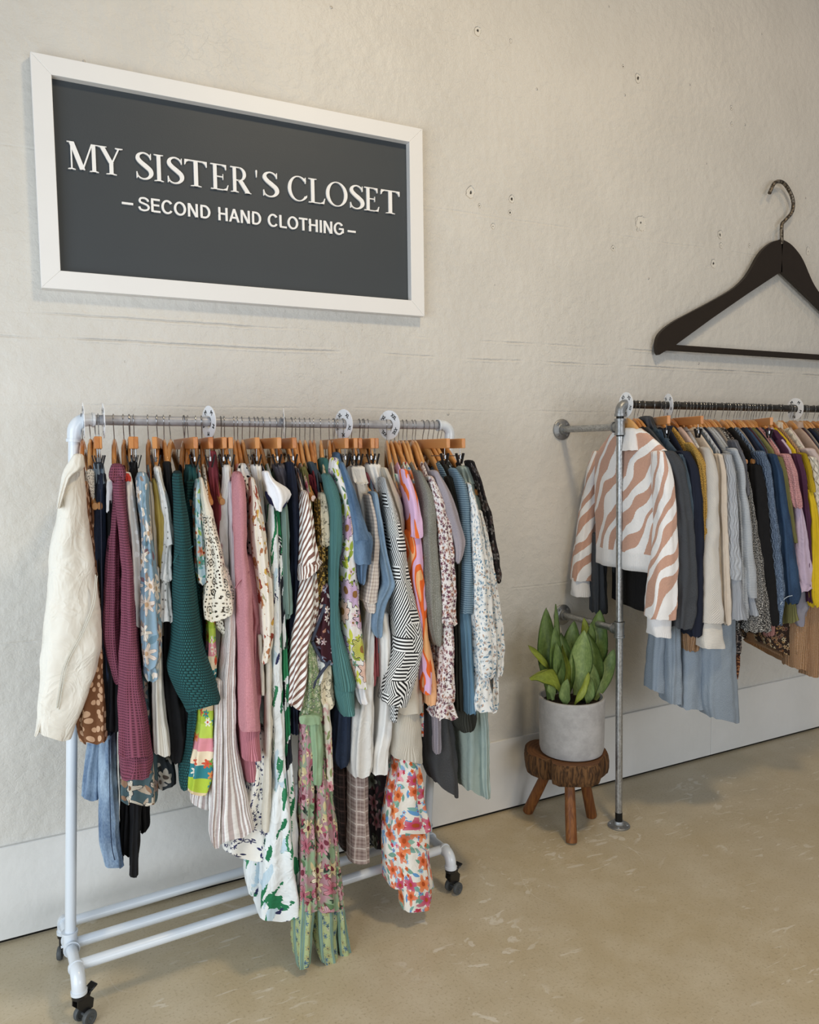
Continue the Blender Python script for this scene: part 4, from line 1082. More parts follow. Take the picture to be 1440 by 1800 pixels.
def clip_hanger():
    root = bpy.data.objects.new('clip_hanger', None); COL.objects.link(root); root.empty_display_size = 0.03
    mb = MB(); mb.box((0, 0, -0.062), (0.0125, 0.37, 0.030), bev=0.0015); mb.uv = [(v[1], v[2] + v[0]) for v in mb.v]
    mb.build('bar', 'clip_hanger_wood', root)
    hook(root)
    MB().tube([(0, 0.15, -0.100), (0, -0.15, -0.100)], 0.0014, 8).build('clip_rod', 'chrome_wire', root)
    for s_ in (1, -1):
        y = 0.158 * s_; mb = MB()
        mb.tube([(0, y, -0.076), (0, y, -0.098)], 0.0014, 6)
        mb.box((0.0, y, -0.104), (0.006, 0.010, 0.013), bev=0.001)
        c = mb.build('clip', 'chrome_wire', root)
        for k_ in (-1, 1):
            mb = MB(); mb.add([(k_ * x, y + w_, z) for w_ in (-.007, .007) for (x, z) in ((0.0115, -0.092), (0.0138, -0.094), (0.0055, -0.126), (0.003, -0.126))],
                              [(0, 1, 2, 3), (7, 6, 5, 4), (0, 4, 5, 1), (1, 5, 6, 2), (2, 6, 7, 3), (3, 7, 4, 0)])
            mb.build('grip', 'black_rubber' if s_ < 0 else 'chrome_wire', c, smooth=False)
    return root
def copy_tree(o, parent=None):
    c = o.copy(); COL.objects.link(c)
    if parent is not None: c.parent = parent
    for ch in list(o.children):
        copy_tree(ch, c)
    return c
PROTO = {'wood': None, 'clip': None}
def place_hanger(kind, loc, axis, label, group, grip=None):
    if PROTO[kind] is None:
        o = PROTO[kind] = wood_hanger() if kind == 'wood' else clip_hanger()
    else:
        o = copy_tree(PROTO[kind])
        for ch in list(o.children):
            if ch.name.startswith('grip_band'): bpy.data.objects.remove(ch)
    # local -Y points along axis (towards the room)
    ang = math.atan2(axis.y, axis.x) + PI / 2
    o.location = loc; o.rotation_euler = (0, 0, ang)
    tag(o, label, 'hanger', group)
    return o

# ------------------------------------------------------------------ cloth
RK = {'L': (PLv, EL, DL), 'R': (P0R, ER, DR)}
def sm(a, b, x):
    t = min(1, max(0, (x - a) / (b - a))); return t * t * (3 - 2 * t)
def piece(name, mat, root, rk, d, b, rows, seed, fold=0.0045, kf=8, wr=0.0036, cap=True, hem=True, n=44, pw=2.3, flat=0.0, dtop=None, res=0.011, flare=0.0):
    """a hanging tube of cloth (sleeve, leg, skirt): rows are (s, z, s, z) in mm along the rail, left and right edge"""
    P0, e, dv = RK[rk]
    rw = catm([tuple(v / 1000 for v in r) for r in rows], 6) if len(rows) > 1 else rows
    # resample on mean height
    L = [0.0]
    for i in range(1, len(rw)):
        L.append(L[-1] + max(1e-5, math.hypot((rw[i][0] + rw[i][2] - rw[i-1][0] - rw[i-1][2]) / 2, (rw[i][1] + rw[i][3] - rw[i-1][1] - rw[i-1][3]) / 2)))
    tot = L[-1]; m = max(6, int(tot / res)); rs = []; j = 0
    for i in range(m + 1):
        t = tot * i / m
        while j < len(L) - 2 and L[j + 1] < t: j += 1
        f = (t - L[j]) / (L[j + 1] - L[j]); f = min(1, max(0, f))
        rs.append([rw[j][q] + (rw[j + 1][q] - rw[j][q]) * f for q in range(4)] + [t])
    rnd = random.Random(seed); ph = [rnd.uniform(0, T) for _ in range(6)]
    vs = []; uv = []; fs = []
    wm = sum(abs(r[2] - r[0]) for r in rs) / len(rs); per = 2 * (wm + 2 * b)
    def ring(r, t, sc=1.0, dz=0.0, bb=1.0):
        g = 0.35 + 0.65 * sm(0, tot * 0.5, t)
        cL = P0 + e * r[0]; cR = P0 + e * r[2]; cL.z = r[1]; cR.z = r[3]
        dd = d if dtop is None else dtop + (d - dtop) * sm(0, 0.12, t)
        c = (cL + cR) / 2 + dv * dd + ZU * dz; A = (cR - cL) / 2 * sc
        B = dv * (b * bb * (0.75 + 0.25 * sm(0, 0.08, t))) * sc
        c += dv * 0.006 * noise.noise((seed * 1.7, t * 7, 0.0)) + ZU * 0
        W = A.length; pe = pw + 1.6 * sm(tot * 0.6, tot, t)
        for q in range(n):
            a = T * q / n - PI / 2
            # a=0 -> +along, a=PI/2 -> towards room
            ca, sa = math.cos(a), math.sin(a)
            x = math.copysign(abs(ca) ** (2 / pe), ca); y = math.copysign(abs(sa) ** (2 / pe), sa)
            fo = fold * g * (math.sin(kf * a + ph[0] + 1.3 * noise.noise((seed, t * 4, 2.0))) + 0.5 * math.sin((kf + 3) * a + ph[1] + 2.0 * noise.noise((seed, t * 5, 7.0))))
            fo += fold * 0.9 * g * (abs(math.sin(kf * 0.5 * a + ph[2] + 1.5 * noise.noise((seed, t * 3, 4.0)))) - 0.6)
            fo = max(-W * 0.45, min(W * 0.5, fo))
            if t > tot * 0.9: zdrop = fo * 0.8 * (t / tot - 0.9) * 10
            else: zdrop = 0.0
            p = c + A * x + B * y
            nrm = (A * (x / max(W, 1e-4)) + B * (y / max(B.length, 1e-4))); nrm = nrm / max(nrm.length, 1e-6)
            wv = noise.noise((p.x * 16 + seed, p.y * 16, p.z * 20 + (a * 0.8))) * 1.0 + 0.7 * noise.noise((p.x * 45 + p.z * 18, p.y * 40 + seed, p.z * 30))
            k_ = abs(sa) ** 0.5 * 0.8 + 0.2
            p = p + nrm * (fo * k_ + wr * wv * (0.5 + 0.5 * g) * k_)
            p = p + ZU * (zdrop + 0.004 * sm(tot * 0.9, tot, t) * noise.noise((a * 1.5, seed, 3.0)))
            vs.append(p); uv.append(((q / n) * per, -r[4] if dz == 0 else -r[4]))
    ringsn = 0
    if cap:
        r0 = rs[0]
        ring(r0, 0, 0.25, 0.006, 0.6); ring(r0, 0, 0.75, 0.0045, 0.85); ringsn += 2
    for r in rs: ring(r, r[4]); ringsn += 1
    if hem:
        rl = rs[-1]
        hb = ringsn
        ring(rl, rl[4]); ring(rl, rl[4], 0.94)
        ring(rl, rl[4], 0.93)
        up = rs[max(0, len(rs) - 5)]; ring(up, up[4], 0.84, 0.0); ringsn += 4
    for i in range(ringsn - 1):
        if hem and i in (hb - 1, hb + 1): continue
        for q in range(n - 1 + 1):
            q2 = (q + 1) % n
            fs.append((i * n + q, i * n + q2, (i + 1) * n + q2, (i + 1) * n + q))
    fs.append(tuple(reversed(range(n))))
    fs.append(tuple(range((ringsn - 1) * n, ringsn * n)))
    # per-loop uv so that the seam does not smear
    me_uv = {}
    for fi, f in enumerate(fs):
        if len(f) == 4:
            l = [uv[i] for i in f]
            if f[1] % n == 0: l = [uv[f[0]], (per, uv[f[1]][1]), (per, uv[f[2]][1]), uv[f[3]]]
            me_uv[fi] = l
        else: me_uv[fi] = [uv[i] for i in f]
    return link(name, vs, fs, mat, root, uvs=me_uv)
def seam(name, mat, root, rk, d, r, rows):
    """a stitched seam or edge binding: a thin cord lying on the cloth"""
    P0, e, dv = RK[rk]
    pts = []
    for q in catm([((a[0] + a[2]) / 2000, (a[1] + a[3]) / 2000) for a in rows], 6):
        p = P0 + e * q[0] + dv * d; p.z = q[1]; pts.append(p)
    return MB().tube(pts, r, 6).build(name, mat, root)
def body(name, mat, root, rk, s0, k, hem, seed, W=0.180, Tt=0.005, Tb=0.010, ztop=0.118, neckW=0.10, uflip=1, fold=0.004, wr=0.002, rb=False, flare=0.01, sleeveless=False, dip=0.035):
    """front and back of a garment, hanging in the plane of its hanger"""
    P0, e, dv = RK[rk]
    zbar = (P0 + e * s0).z
    zt = zbar - ztop; L = zt - hem; m = max(10, int(L / 0.022)); n = 44
    rnd = random.Random(seed); ph = [rnd.uniform(0, T) for _ in range(5)]
    vs = []; uv = []; fs = []
    for i in range(m + 1):
        t = L * i / m
        q = sm(-0.02, 0.085, t)
        w_ = neckW + (W - neckW) * min(1, (t / 0.10)) ** (0.85 if neckW < 0.09 else 0.7) + flare * sm(0.1, L, t)
        tt = Tt + (Tb - Tt) * sm(0, 0.25, t)
        for j in range(n):
            a = T * j / n; ca, sa = math.cos(a), math.sin(a)
            d = w_ * math.copysign(abs(ca) ** 0.85, ca); x = tt * math.copysign(abs(sa) ** 0.6, sa)
            fo = fold * sm(0.05, 0.5, t) * math.sin(d * 46 + ph[0] + 1.5 * noise.noise((seed, t * 3, 1.0))) * (1 - abs(ca) ** 4)
            x += fo + wr * noise.noise((d * 14 + seed, t * 16, sa * 2)) * 1.4 + 0.020 * (d / HH) ** 2
            z = zt - t - (dip * (1 - min(1, (abs(d) / neckW)) ** 2) if i == 0 else dip * 0.5 * max(0, 1 - (abs(d) / neckW) ** 2) * (1 - sm(0, .05, t)))
            p = P0 + e * (s0 + k * d + x) + dv * d; p.z = z
            vs.append(p); uv.append((d + (0.5 if sa < 0 else 0), -t))
    for i in range(m):
        for j in range(n): fs.append((i * n + j, i * n + (j + 1) % n, (i + 1) * n + (j + 1) % n, (i + 1) * n + j))
    me_uv = {}
    for fi, f in enumerate(fs):
        l = [uv[i] for i in f]; off = max(x[0] for x in l)
        if off - min(x[0] for x in l) > 0.3: l = [(x[0] + 0.5 if x[0] < 0.25 and off > 0.25 and x[0] < off - 0.3 else x[0], x[1]) for x in l]
        me_uv[fi] = [(x[0] * uflip, x[1]) for x in l]
    o = link(name, vs, fs, mat, root, uvs=me_uv)
    if m: 
        sd = o.modifiers.new('cloth', 'SOLIDIFY'); sd.thickness = 0.0012; sd.offset = 0
    return o
def size_disc(rk, s, txt, yaw, label, r=0.0465, rep=4, a0=0.9):
    P0, e, dv = RK[rk]
    c = P0 + e * s; c = c - ZU * 0.0015
    nrm = Vector((math.cos(yaw), math.sin(yaw), 0)); hx = ZU.cross(nrm) * 1.0
    root = empty('size_disc', c, label, 'size divider', 'round size dividers')
    n = 48; mb = MB(); vs = []; fs = []
    for dd in (-0.0006, 0.0006):
        for rr in (0.0175, r):
            for j in range(n + 1):
                a = 2.2 + 0.03 + (T - 0.06) * j / n
                vs.append(c + (hx * math.cos(a) + ZU * math.sin(a)) * rr + nrm * dd)
    m = n + 1
    for j in range(n):
        fs += [(j, j + 1, m + j + 1, m + j), (2 * m + j, 3 * m + j, 3 * m + j + 1, 2 * m + j + 1), (m + j, m + j + 1, 3 * m + j + 1, 3 * m + j), (j, 2 * m + j, 2 * m + j + 1, j + 1)]
    fs += [(0, m, 3 * m, 2 * m), (n, 2 * m + n, 3 * m + n, m + n)]
    mb.add(vs, fs).build('disc', 'white_card', root, smooth=False)
    mb = MB()
    for q in range(rep):
        a = a0 - q * T / rep
        rad = hx * math.cos(a) + ZU * math.sin(a); tan = hx * math.sin(a) - ZU * math.cos(a)
        w0 = {1: 0.0105, 2: 0.0180, 3: 0.0245}[len(txt)]
        def pl(x, y, dd, rad=rad, tan=tan): return c + rad * (0.0270 + y) + tan * (x - w0 / 2) + nrm * (0.0008 + 0.0003 * dd)
        for gx in (0, 0.0006, 0.0012):
            solid_text(mb, txt, lambda x, y, dd, gx=gx: pl(x + gx, y, dd), 0.0118, w0)
    mb.build('lettering', 'black_ink', root, smooth=False)
    return root
def garment(rk, name, label, cat, mat, kind, s0, k, hem, seed, pieces, hl, bkw, grip=None, group=None, tips=True):
    P0, e, dv = RK[rk]
    base = P0 + e * s0
    root = empty(name, tuple(base), label, cat, group)
    for i, (pn, pm, d, b, rows, kw) in enumerate(pieces):
        o = seam(pn, pm or mat, root, rk, d, b, rows) if kw.get('line') else piece(pn, pm or mat, root, rk, d, b, rows, seed * 7 + i, **kw)
        if pm and pm != mat and pm in PLBL: o['label'] = PLBL[pm]
    if kind != 'clip':
        if bkw is not None: body('body', bkw.pop('mat', mat), root, rk, s0, k, hem, seed, **bkw)
    ax = (dv + e * k).normalized()
    hg = place_hanger('clip' if kind == 'clip' else 'wood', tuple(base), ax, hl, 'hangers on the white rail' if rk == 'L' else 'hangers on the iron rail')
    if not any('strap' in p[0] for p in pieces) and kind != 'clip': hg.scale = (1.0, 0.86, 1.0)
    if grip:
        mb = MB(); n = 10; m = 14; vs = []; fs = []
        for i in range(n + 1):
            d = 0.150 + 0.042 * i / n; q = d / HH; top = -0.047 - arm_profile(q) + 0.002; hh = 0.046 - 0.024 * q ** 0.7 + 0.005
            for j in range(m):
                a = T * j / m; ca, sa = math.cos(a), math.sin(a)
                vs.append((0.020 * q * q + 0.0105 * math.copysign(abs(ca) ** .8, ca), -d, top - hh / 2 + hh / 2 * math.copysign(abs(sa) ** .8, sa)))
        for i in range(n):
            for j in range(m): fs.append((i * m + j, i * m + (j + 1) % m, (i + 1) * m + (j + 1) % m, (i + 1) * m + j))
        fs.append(tuple(reversed(range(m)))); fs.append(tuple(range(n * m, n * m + m)))
        o = MB().add(vs, fs).build('grip_band', grip); o.parent = hg; o['label'] = 'dark grip band near the tip'
    return root
PLBL = {}

# ------------------------------------------------------------------ the garments
# rail, name, label, category, fabric, kind, place on rail (m), turn, hem height, pieces, hanger label, body shape, grip
GARMENTS = [
 ('L', 'denim_jacket', 'cream denim jacket hanging at the left end of the white rail', 'jacket', 'cream_denim', 'top', 0.0181, -0.048, 0.93, [('sleeve', None, 0.1916, 0.062, [(-10, 1422, 26, 1421), (-18, 1398, 27, 1397), (-30, 1359, 30, 1356), (-37, 1306, 33, 1302), (-51, 1254, 36, 1248), (-60, 1188, 42, 1179), (-68, 1122, 47, 1110), (-78, 1057, 51, 1041), (-86, 991, 47, 972), (-90, 924, 28, 905), (-94, 870, 6, 853), (-97, 833, -12, 817), (-92, 806, -28, 775)], {'fold': 0.004, 'kf': 3, 'wr': 0.005}), ('collar', None, 0.2466, 0.022, [(6, 1448, 31, 1448), (-2, 1435, 32, 1434), (-12, 1420, 31, 1419), (-18, 1404, 5, 1403), (-21, 1386, -4, 1385), (-27, 1357, -15, 1357), (-30, 1329, -25, 1329)], {'fold': 0.001, 'wr': 0.002}), ('cuff', None, 0.2065, 0.055, [(-94, 852, -76, 849), (-99, 834, -82, 831), (-102, 816, -90, 813), (-103, 805, -96, 804)], {'fold': 0.001}), ('seam', 'stitch_cream', 0.2535, 0.0011, [(46, 1168, 46, 1168), (36, 1101, 36, 1101), (10, 1036, 10, 1036), (-25, 973, -25, 973), (-40, 922, -40, 922), (-52, 863, -52, 863)], {'line': 1}), ('seam', 'stitch_cream', 0.2535, 0.0011, [(49, 1165, 49, 1165), (40, 1098, 40, 1098), (13, 1033, 13, 1033), (-22, 970, -22, 970), (-36, 918, -36, 918), (-48, 859, -48, 859)], {'line': 1})], 'varnished wooden hanger carrying the cream denim jacket', {}, None),
 ('L', 'blouse', 'brown fawn-spotted blouse just behind the cream denim jacket sleeve', 'blouse', 'fawn_spot', 'top', 0.0377, -0.052, 0.828, [('sleeve', None, 0.1685, 0.045, [(19, 1382, 33, 1382), (13, 1315, 38, 1313), (16, 1232, 41, 1230), (16, 1108, 50, 1104), (10, 1011, 54, 1005), (-8, 901, 55, 891), (-17, 825, 53, 813), (-9, 756, 50, 744)], {})], 'varnished wooden hanger carrying the spotted brown blouse', {}, None),
 ('L', 'camisole', 'black top with a white lace strap, second strap from the cream jacket', 'top', 'black_cloth', 'top', 0.0503, -0.061, 0.784, [('strap', 'white_lace', 0.151, 0.02, [(31, 1410, 52, 1410), (28, 1398, 51, 1397), (29, 1387, 51, 1386), (36, 1353, 50, 1352), (37, 1311, 47, 1311)], {'fold': 0.001})], 'varnished wooden hanger carrying the lace strapped black top', {}, 'black_rubber'),
 ('L', 'jeans', 'dark indigo jeans clipped beside the burgundy waffle shirt', 'jeans', 'dark_denim', 'clip', 0.0588, 0.032, 0, [('leg', None, 0.135, 0.05, [(54, 1401, 75, 1401), (50, 1367, 75, 1366), (36, 1283, 73, 1281), (31, 1172, 70, 1168), (31, 1030, 68, 1025), (40, 885, 69, 881), (35, 756, 66, 750)], {}), ('seam', 'navy_piping', 0.192, 0.0011, [(63, 1367, 63, 1367), (60, 1242, 60, 1242), (55, 1102, 55, 1102), (53, 961, 53, 961)], {'line': 1})], 'wooden clip hanger holding the dark jeans', None, None),
 ('L', 'jeans', 'faded light blue jeans with legs of two lengths, hanging low under the burgundy shirt', 'jeans', 'light_denim', 'clip', 0.0503, 0.05, 0, [('waistband', None, 0.1405, 0.035, [(48, 1428, 71, 1427), (50, 1414, 73, 1413), (54, 1377, 73, 1377)], {}), ('leg', None, 0.115, 0.05, [(52, 1110, 74, 1108), (51, 951, 75, 947), (42, 806, 74, 801), (28, 662, 72, 652), (25, 559, 72, 547), (24, 469, 72, 456), (31, 407, 78, 391)], {}), ('seam', 'dark_denim', 0.1715, 0.0012, [(57, 737, 57, 737), (53, 591, 53, 591), (52, 472, 52, 472), (58, 423, 58, 423)], {'line': 1}), ('leg', None, 0.0685, 0.045, [(32, 867, 52, 864), (11, 752, 47, 745), (-7, 665, 32, 657), (-19, 578, 25, 560)], {})], 'wooden clip hanger holding the light blue jeans', None, None),
 ('L', 'camisole', 'black top with thin white edging left of the burgundy shirt', 'top', 'black_cloth', 'top', 0.0974, -0.064, 0.76, [('strap', 'white_plain', 0.1816, 0.012, [(78, 1386, 93, 1385), (76, 1375, 94, 1374), (76, 1358, 92, 1358), (75, 1311, 90, 1310)], {'fold': 0.0005}), ('front_edge', None, 0.169, 0.03, [(77, 1339, 92, 1338), (72, 1171, 89, 1169), (63, 959, 85, 956), (55, 766, 82, 761)], {})], 'varnished wooden hanger carrying the white edged black top', {}, None),
 ('L', 'shirt', 'burgundy waffle-knit shirt with a deep cuff, right of the dark jeans', 'shirt', 'burgundy_waffle', 'top', 0.1221, -0.072, 0.885, [('collar', None, 0.2306, 0.022, [(91, 1424, 118, 1423), (87, 1412, 122, 1411), (86, 1398, 121, 1397), (90, 1387, 118, 1386)], {'fold': 0.003, 'kf': 5}), ('sleeve', None, 0.1685, 0.045, [(91, 1400, 113, 1399), (90, 1352, 111, 1352), (86, 1311, 107, 1310), (75, 1242, 104, 1240), (65, 1173, 103, 1170), (53, 1033, 97, 1028), (59, 962, 94, 957), (76, 888, 93, 885)], {'fold': 0.002}), ('sleeve', None, 0.21, 0.05, [(92, 1398, 120, 1397), (93, 1355, 121, 1353), (99, 1313, 122, 1312), (103, 1245, 126, 1243), (105, 1176, 135, 1173), (100, 1093, 136, 1089), (98, 1037, 138, 1032), (87, 899, 142, 890), (83, 814, 151, 802), (81, 718, 159, 702)], {'fold': 0.004, 'kf': 4}), ('cuff', None, 0.2156, 0.052, [(80, 730, 157, 714), (79, 718, 161, 701), (80, 690, 159, 673), (81, 661, 151, 651)], {'fold': 0.002})], 'varnished wooden hanger carrying the burgundy waffle shirt', {}, None),
 ('L', 'blouse', 'sheer white dotted blouse with a red embroidered shoulder', 'blouse', 'white_dotted', 'top', 0.1367, -0.038, 0.997, [('sleeve', None, 0.182, 0.04, [(119, 1402, 135, 1401), (116, 1366, 142, 1365), (117, 1310, 145, 1309), (121, 1240, 151, 1238), (122, 1169, 155, 1166), (125, 1098, 156, 1095), (131, 1026, 151, 1024)], {}), ('embroidery', 'red_stitch', 0.2126, 0.012, [(119, 1399, 133, 1399), (119, 1394, 136, 1393), (121, 1385, 134, 1385)], {'fold': 0.001})], 'varnished wooden hanger carrying the white dotted blouse', {}, None),
 ('L', 'trousers', 'long black trousers reaching below the dark leafy skirt', 'trousers', 'black_cloth', 'clip', 0.1382, 0.005, 0, [('waistband', None, 0.1405, 0.035, [(132, 1429, 153, 1428), (132, 1392, 154, 1391), (135, 1335, 158, 1334), (140, 1162, 162, 1160), (138, 942, 163, 939), (126, 796, 157, 790)], {}), ('leg', None, 0.122, 0.04, [(90, 798, 140, 789), (98, 601, 132, 594), (99, 541, 129, 533), (97, 465, 121, 459), (94, 389, 114, 384), (93, 362, 112, 357)], {'fold': 0.002}), ('leg', None, 0.0955, 0.035, [(84, 789, 119, 783), (77, 564, 114, 555), (75, 472, 107, 464), (72, 411, 99, 398)], {}), ('leg', None, 0.0655, 0.035, [(126, 773, 161, 766), (117, 542, 151, 534), (123, 462, 146, 462), (123, 439, 140, 445)], {})], 'wooden clip hanger holding the black trousers', None, None),
 ('L', 'blouse', 'slate blue blouse with large cream flowers and gathered cuff', 'blouse', 'blue_floral', 'top', 0.1858, -0.104, 0.83, [('sleeve', None, 0.2064, 0.048, [(150, 1402, 173, 1401), (145, 1391, 178, 1390), (146, 1352, 176, 1351), (149, 1311, 175, 1309), (154, 1241, 179, 1239), (149, 1171, 187, 1168), (145, 1101, 192, 1096), (143, 1031, 193, 1025), (145, 959, 189, 953), (146, 928, 177, 923)], {'fold': 0.003}), ('cuff', None, 0.2135, 0.045, [(147, 935, 175, 930), (146, 918, 183, 912), (151, 900, 181, 895), (153, 892, 175, 889)], {'fold': 0.004, 'kf': 7})], 'varnished wooden hanger carrying the slate blue floral blouse', {}, None),
 ('L', 'skirt', 'dark teal skirt with pale leaf print, below the burgundy cuff', 'skirt', 'teal_leaf', 'clip', 0.1485, 0.007, 0, [('skirt_panel', None, 0.148, 0.06, [(118, 907, 161, 901), (98, 736, 168, 722), (82, 651, 169, 632), (79, 615, 169, 588), (79, 581, 166, 554)], {'fold': 0.005}), ('skirt_panel', 'dark_leaf', 0.115, 0.05, [(158, 801, 202, 793), (159, 679, 209, 669), (163, 625, 218, 613), (170, 576, 219, 577)], {})], 'wooden clip hanger holding the dark leafy skirt', None, None),
 ('L', 'blouse', 'plain beige linen blouse between the slate floral and mustard tops', 'blouse', 'beige_linen', 'top', 0.21, -0.152, 0.987, [('front_edge', None, 0.1705, 0.035, [(173, 1377, 185, 1377), (174, 1335, 188, 1334), (177, 1234, 190, 1234), (179, 1162, 191, 1161), (179, 1017, 193, 1015)], {})], 'varnished wooden hanger carrying the beige linen blouse', {}, None),
 ('L', 'blouse', 'mustard yellow satin blouse, narrow, left of the white eyelet top', 'blouse', 'mustard_satin', 'top', 0.2453, -0.236, 1.085, [('sleeve', None, 0.1755, 0.035, [(185, 1384, 195, 1384), (188, 1349, 209, 1348), (188, 1313, 214, 1312), (192, 1263, 211, 1262), (194, 1205, 206, 1204), (196, 1133, 204, 1132)], {})], 'varnished wooden hanger carrying the mustard satin blouse', {}, None),
 ('L', 'blouse', 'white eyelet cotton blouse with tiered ruffle sleeve', 'blouse', 'white_eyelet', 'clip', 0.21, -0.079, 0, [('sleeve', None, 0.182, 0.04, [(191, 1414, 209, 1414), (196, 1377, 214, 1377), (200, 1334, 226, 1333), (206, 1291, 231, 1290), (207, 1248, 233, 1247), (205, 1224, 235, 1222)], {'fold': 0.003}), ('sleeve_tier', None, 0.1835, 0.045, [(204, 1235, 235, 1233), (204, 1217, 230, 1216), (198, 1163, 225, 1161), (196, 1135, 223, 1132)], {'fold': 0.003}), ('sleeve_tier', None, 0.1864, 0.048, [(196, 1143, 224, 1140), (196, 1124, 222, 1122), (193, 1078, 222, 1075), (193, 1032, 223, 1028)], {'fold': 0.003})], 'wooden clip hanger holding the white eyelet blouse', None, None),
 ('L', 'sweater', 'cream fine-ribbed sweater with a long flared sleeve, right of the slate floral blouse', 'sweater', 'cream_rib', 'top', 0.2277, 0, 0.941, [('sleeve', None, 0.1835, 0.045, [(178, 1165, 197, 1164), (173, 1036, 195, 1034), (167, 907, 194, 903), (163, 805, 197, 799), (162, 732, 203, 724), (162, 699, 205, 681)], {})], 'varnished wooden hanger carrying the cream flared rib sweater', {}, None),
 ('L', 'dress', 'black dress in the dark gap left of the teal sweater', 'dress', 'black_cloth', 'top', 0.2827, -0.25, 0.663, [('front_edge', None, 0.155, 0.05, [(216, 1426, 235, 1426), (218, 1361, 240, 1361), (224, 1303, 240, 1303), (222, 1158, 237, 1157), (198, 1014, 228, 1010), (192, 867, 241, 859), (203, 715, 246, 707), (207, 657, 233, 651)], {})], 'varnished wooden hanger carrying the black dress', {}, None),
 ('L', 'sweater', 'chunky teal moss-knit sweater with wide drooping sleeve', 'sweater', 'teal_seed_knit', 'top', 0.2938, -0.193, 0.804, [('sleeve', None, 0.213, 0.06, [(238, 1403, 258, 1402), (234, 1385, 260, 1384), (234, 1336, 265, 1334), (233, 1279, 273, 1277), (232, 1209, 277, 1205), (225, 1138, 283, 1133), (221, 1053, 290, 1045), (213, 968, 299, 956), (203, 912, 318, 894), (219, 858, 332, 843), (238, 822, 338, 814), (246, 800, 338, 814)], {'fold': 0.004, 'kf': 3, 'wr': 0.003}), ('sleeve', None, 0.155, 0.05, [(223, 936, 261, 931), (247, 797, 283, 791), (243, 722, 275, 716), (230, 649, 261, 642), (227, 604, 255, 597), (229, 579, 248, 574)], {}), ('armhole_seam', 'teal_rib', 0.2655, 0.002, [(276, 1221, 276, 1221), (259, 1210, 259, 1210), (238, 1202, 238, 1202), (227, 1182, 227, 1182)], {'line': 1})], 'varnished wooden hanger carrying the chunky teal sweater', {}, None),
 ('L', 'sweater', 'teal knit jumper with ribbed funnel neck clipped beside the pale aqua top', 'sweater', 'teal_seed_knit', 'clip', 0.2843, 0.075, 0, [('neckband', 'teal_rib', 0.1355, 0.035, [(274, 1417, 301, 1417), (271, 1395, 300, 1394), (271, 1373, 299, 1372)], {}), ('front_edge', None, 0.1435, 0.045, [(270, 1380, 299, 1379), (269, 1330, 295, 1328), (268, 1271, 292, 1269), (270, 1152, 297, 1149), (272, 1001, 298, 998), (274, 849, 299, 845)], {})], 'wooden clip hanger holding the funnel neck teal jumper', None, None),
 ('L', 'top', 'sleeveless pale aqua printed top left of the crochet top', 'top', 'aqua_floral', 'top', 0.316, -0.1, 1.063, [('sleeve', None, 0.1905, 0.035, [(295, 1380, 305, 1380), (288, 1345, 305, 1345), (285, 1302, 304, 1301), (286, 1244, 306, 1242), (287, 1185, 309, 1183), (289, 1141, 312, 1139), (292, 1117, 311, 1115)], {})], 'varnished wooden hanger carrying the aqua printed top', {}, None),
 ('L', 'top', 'cream crochet top with open lacework and scalloped sleeve', 'top', 'crochet', 'top', 0.3321, -0.108, 1.039, [('sleeve', 'crochet_solid', 0.2005, 0.035, [(301, 1384, 313, 1384), (302, 1360, 318, 1359), (302, 1331, 325, 1330), (305, 1305, 334, 1303), (307, 1294, 335, 1293)], {'fold': 0.001}), ('sleeve', None, 0.2035, 0.045, [(304, 1305, 334, 1304), (306, 1259, 343, 1257), (311, 1208, 355, 1204), (311, 1156, 365, 1152), (305, 1113, 376, 1106), (301, 1069, 377, 1061), (303, 1022, 376, 1028)], {'fold': 0.005, 'kf': 4}), ('sleeve', None, 0.192, 0.04, [(353, 1151, 371, 1149), (351, 1091, 381, 1088), (356, 1058, 380, 1055), (361, 1042, 378, 1040)], {}), ('hem_ruffle', None, 0.172, 0.04, [(324, 1060, 361, 1056), (326, 1015, 358, 1011), (338, 992, 356, 990), (346, 979, 354, 978)], {})], 'varnished wooden hanger carrying the cream crochet top', {}, None),
 ('L', 'top', 'brick red jersey top gathered at the strap, bare hanger tip below', 'top', 'brick_jersey', 'top', 0.358, -0.078, 0.998, [('strap', None, 0.109, 0.03, [(341, 1452, 360, 1452), (337, 1423, 363, 1423), (336, 1393, 364, 1392), (338, 1370, 363, 1369), (340, 1347, 365, 1346), (345, 1293, 370, 1292), (348, 1201, 370, 1199)], {'fold': 0.003, 'kf': 6})], 'varnished wooden hanger carrying the brick red top', {}, None),
 ('L', 'skirt', 'bright patchwork skirt with a lime green floral block', 'skirt', 'bright_patchwork', 'clip', 0.3321, 0.033, 0, [('skirt_panel', None, 0.175, 0.05, [(311, 1034, 332, 1031), (304, 915, 331, 911), (286, 827, 328, 820), (272, 739, 325, 729), (263, 680, 323, 667), (253, 621, 315, 607), (247, 572, 296, 556)], {})], 'wooden clip hanger holding the lime patchwork skirt', None, None),
 ('L', 'blouse', 'crinkled white blouse clipped right of the brick red top', 'blouse', 'white_crinkle', 'clip', 0.3645, 0.054, 0, [('sleeve', None, 0.147, 0.04, [(371, 1415, 391, 1415), (370, 1378, 392, 1377), (360, 1326, 388, 1325), (352, 1266, 387, 1264), (352, 1175, 384, 1173), (358, 1052, 380, 1050)], {})], 'wooden clip hanger holding the crinkled white blouse', None, None),
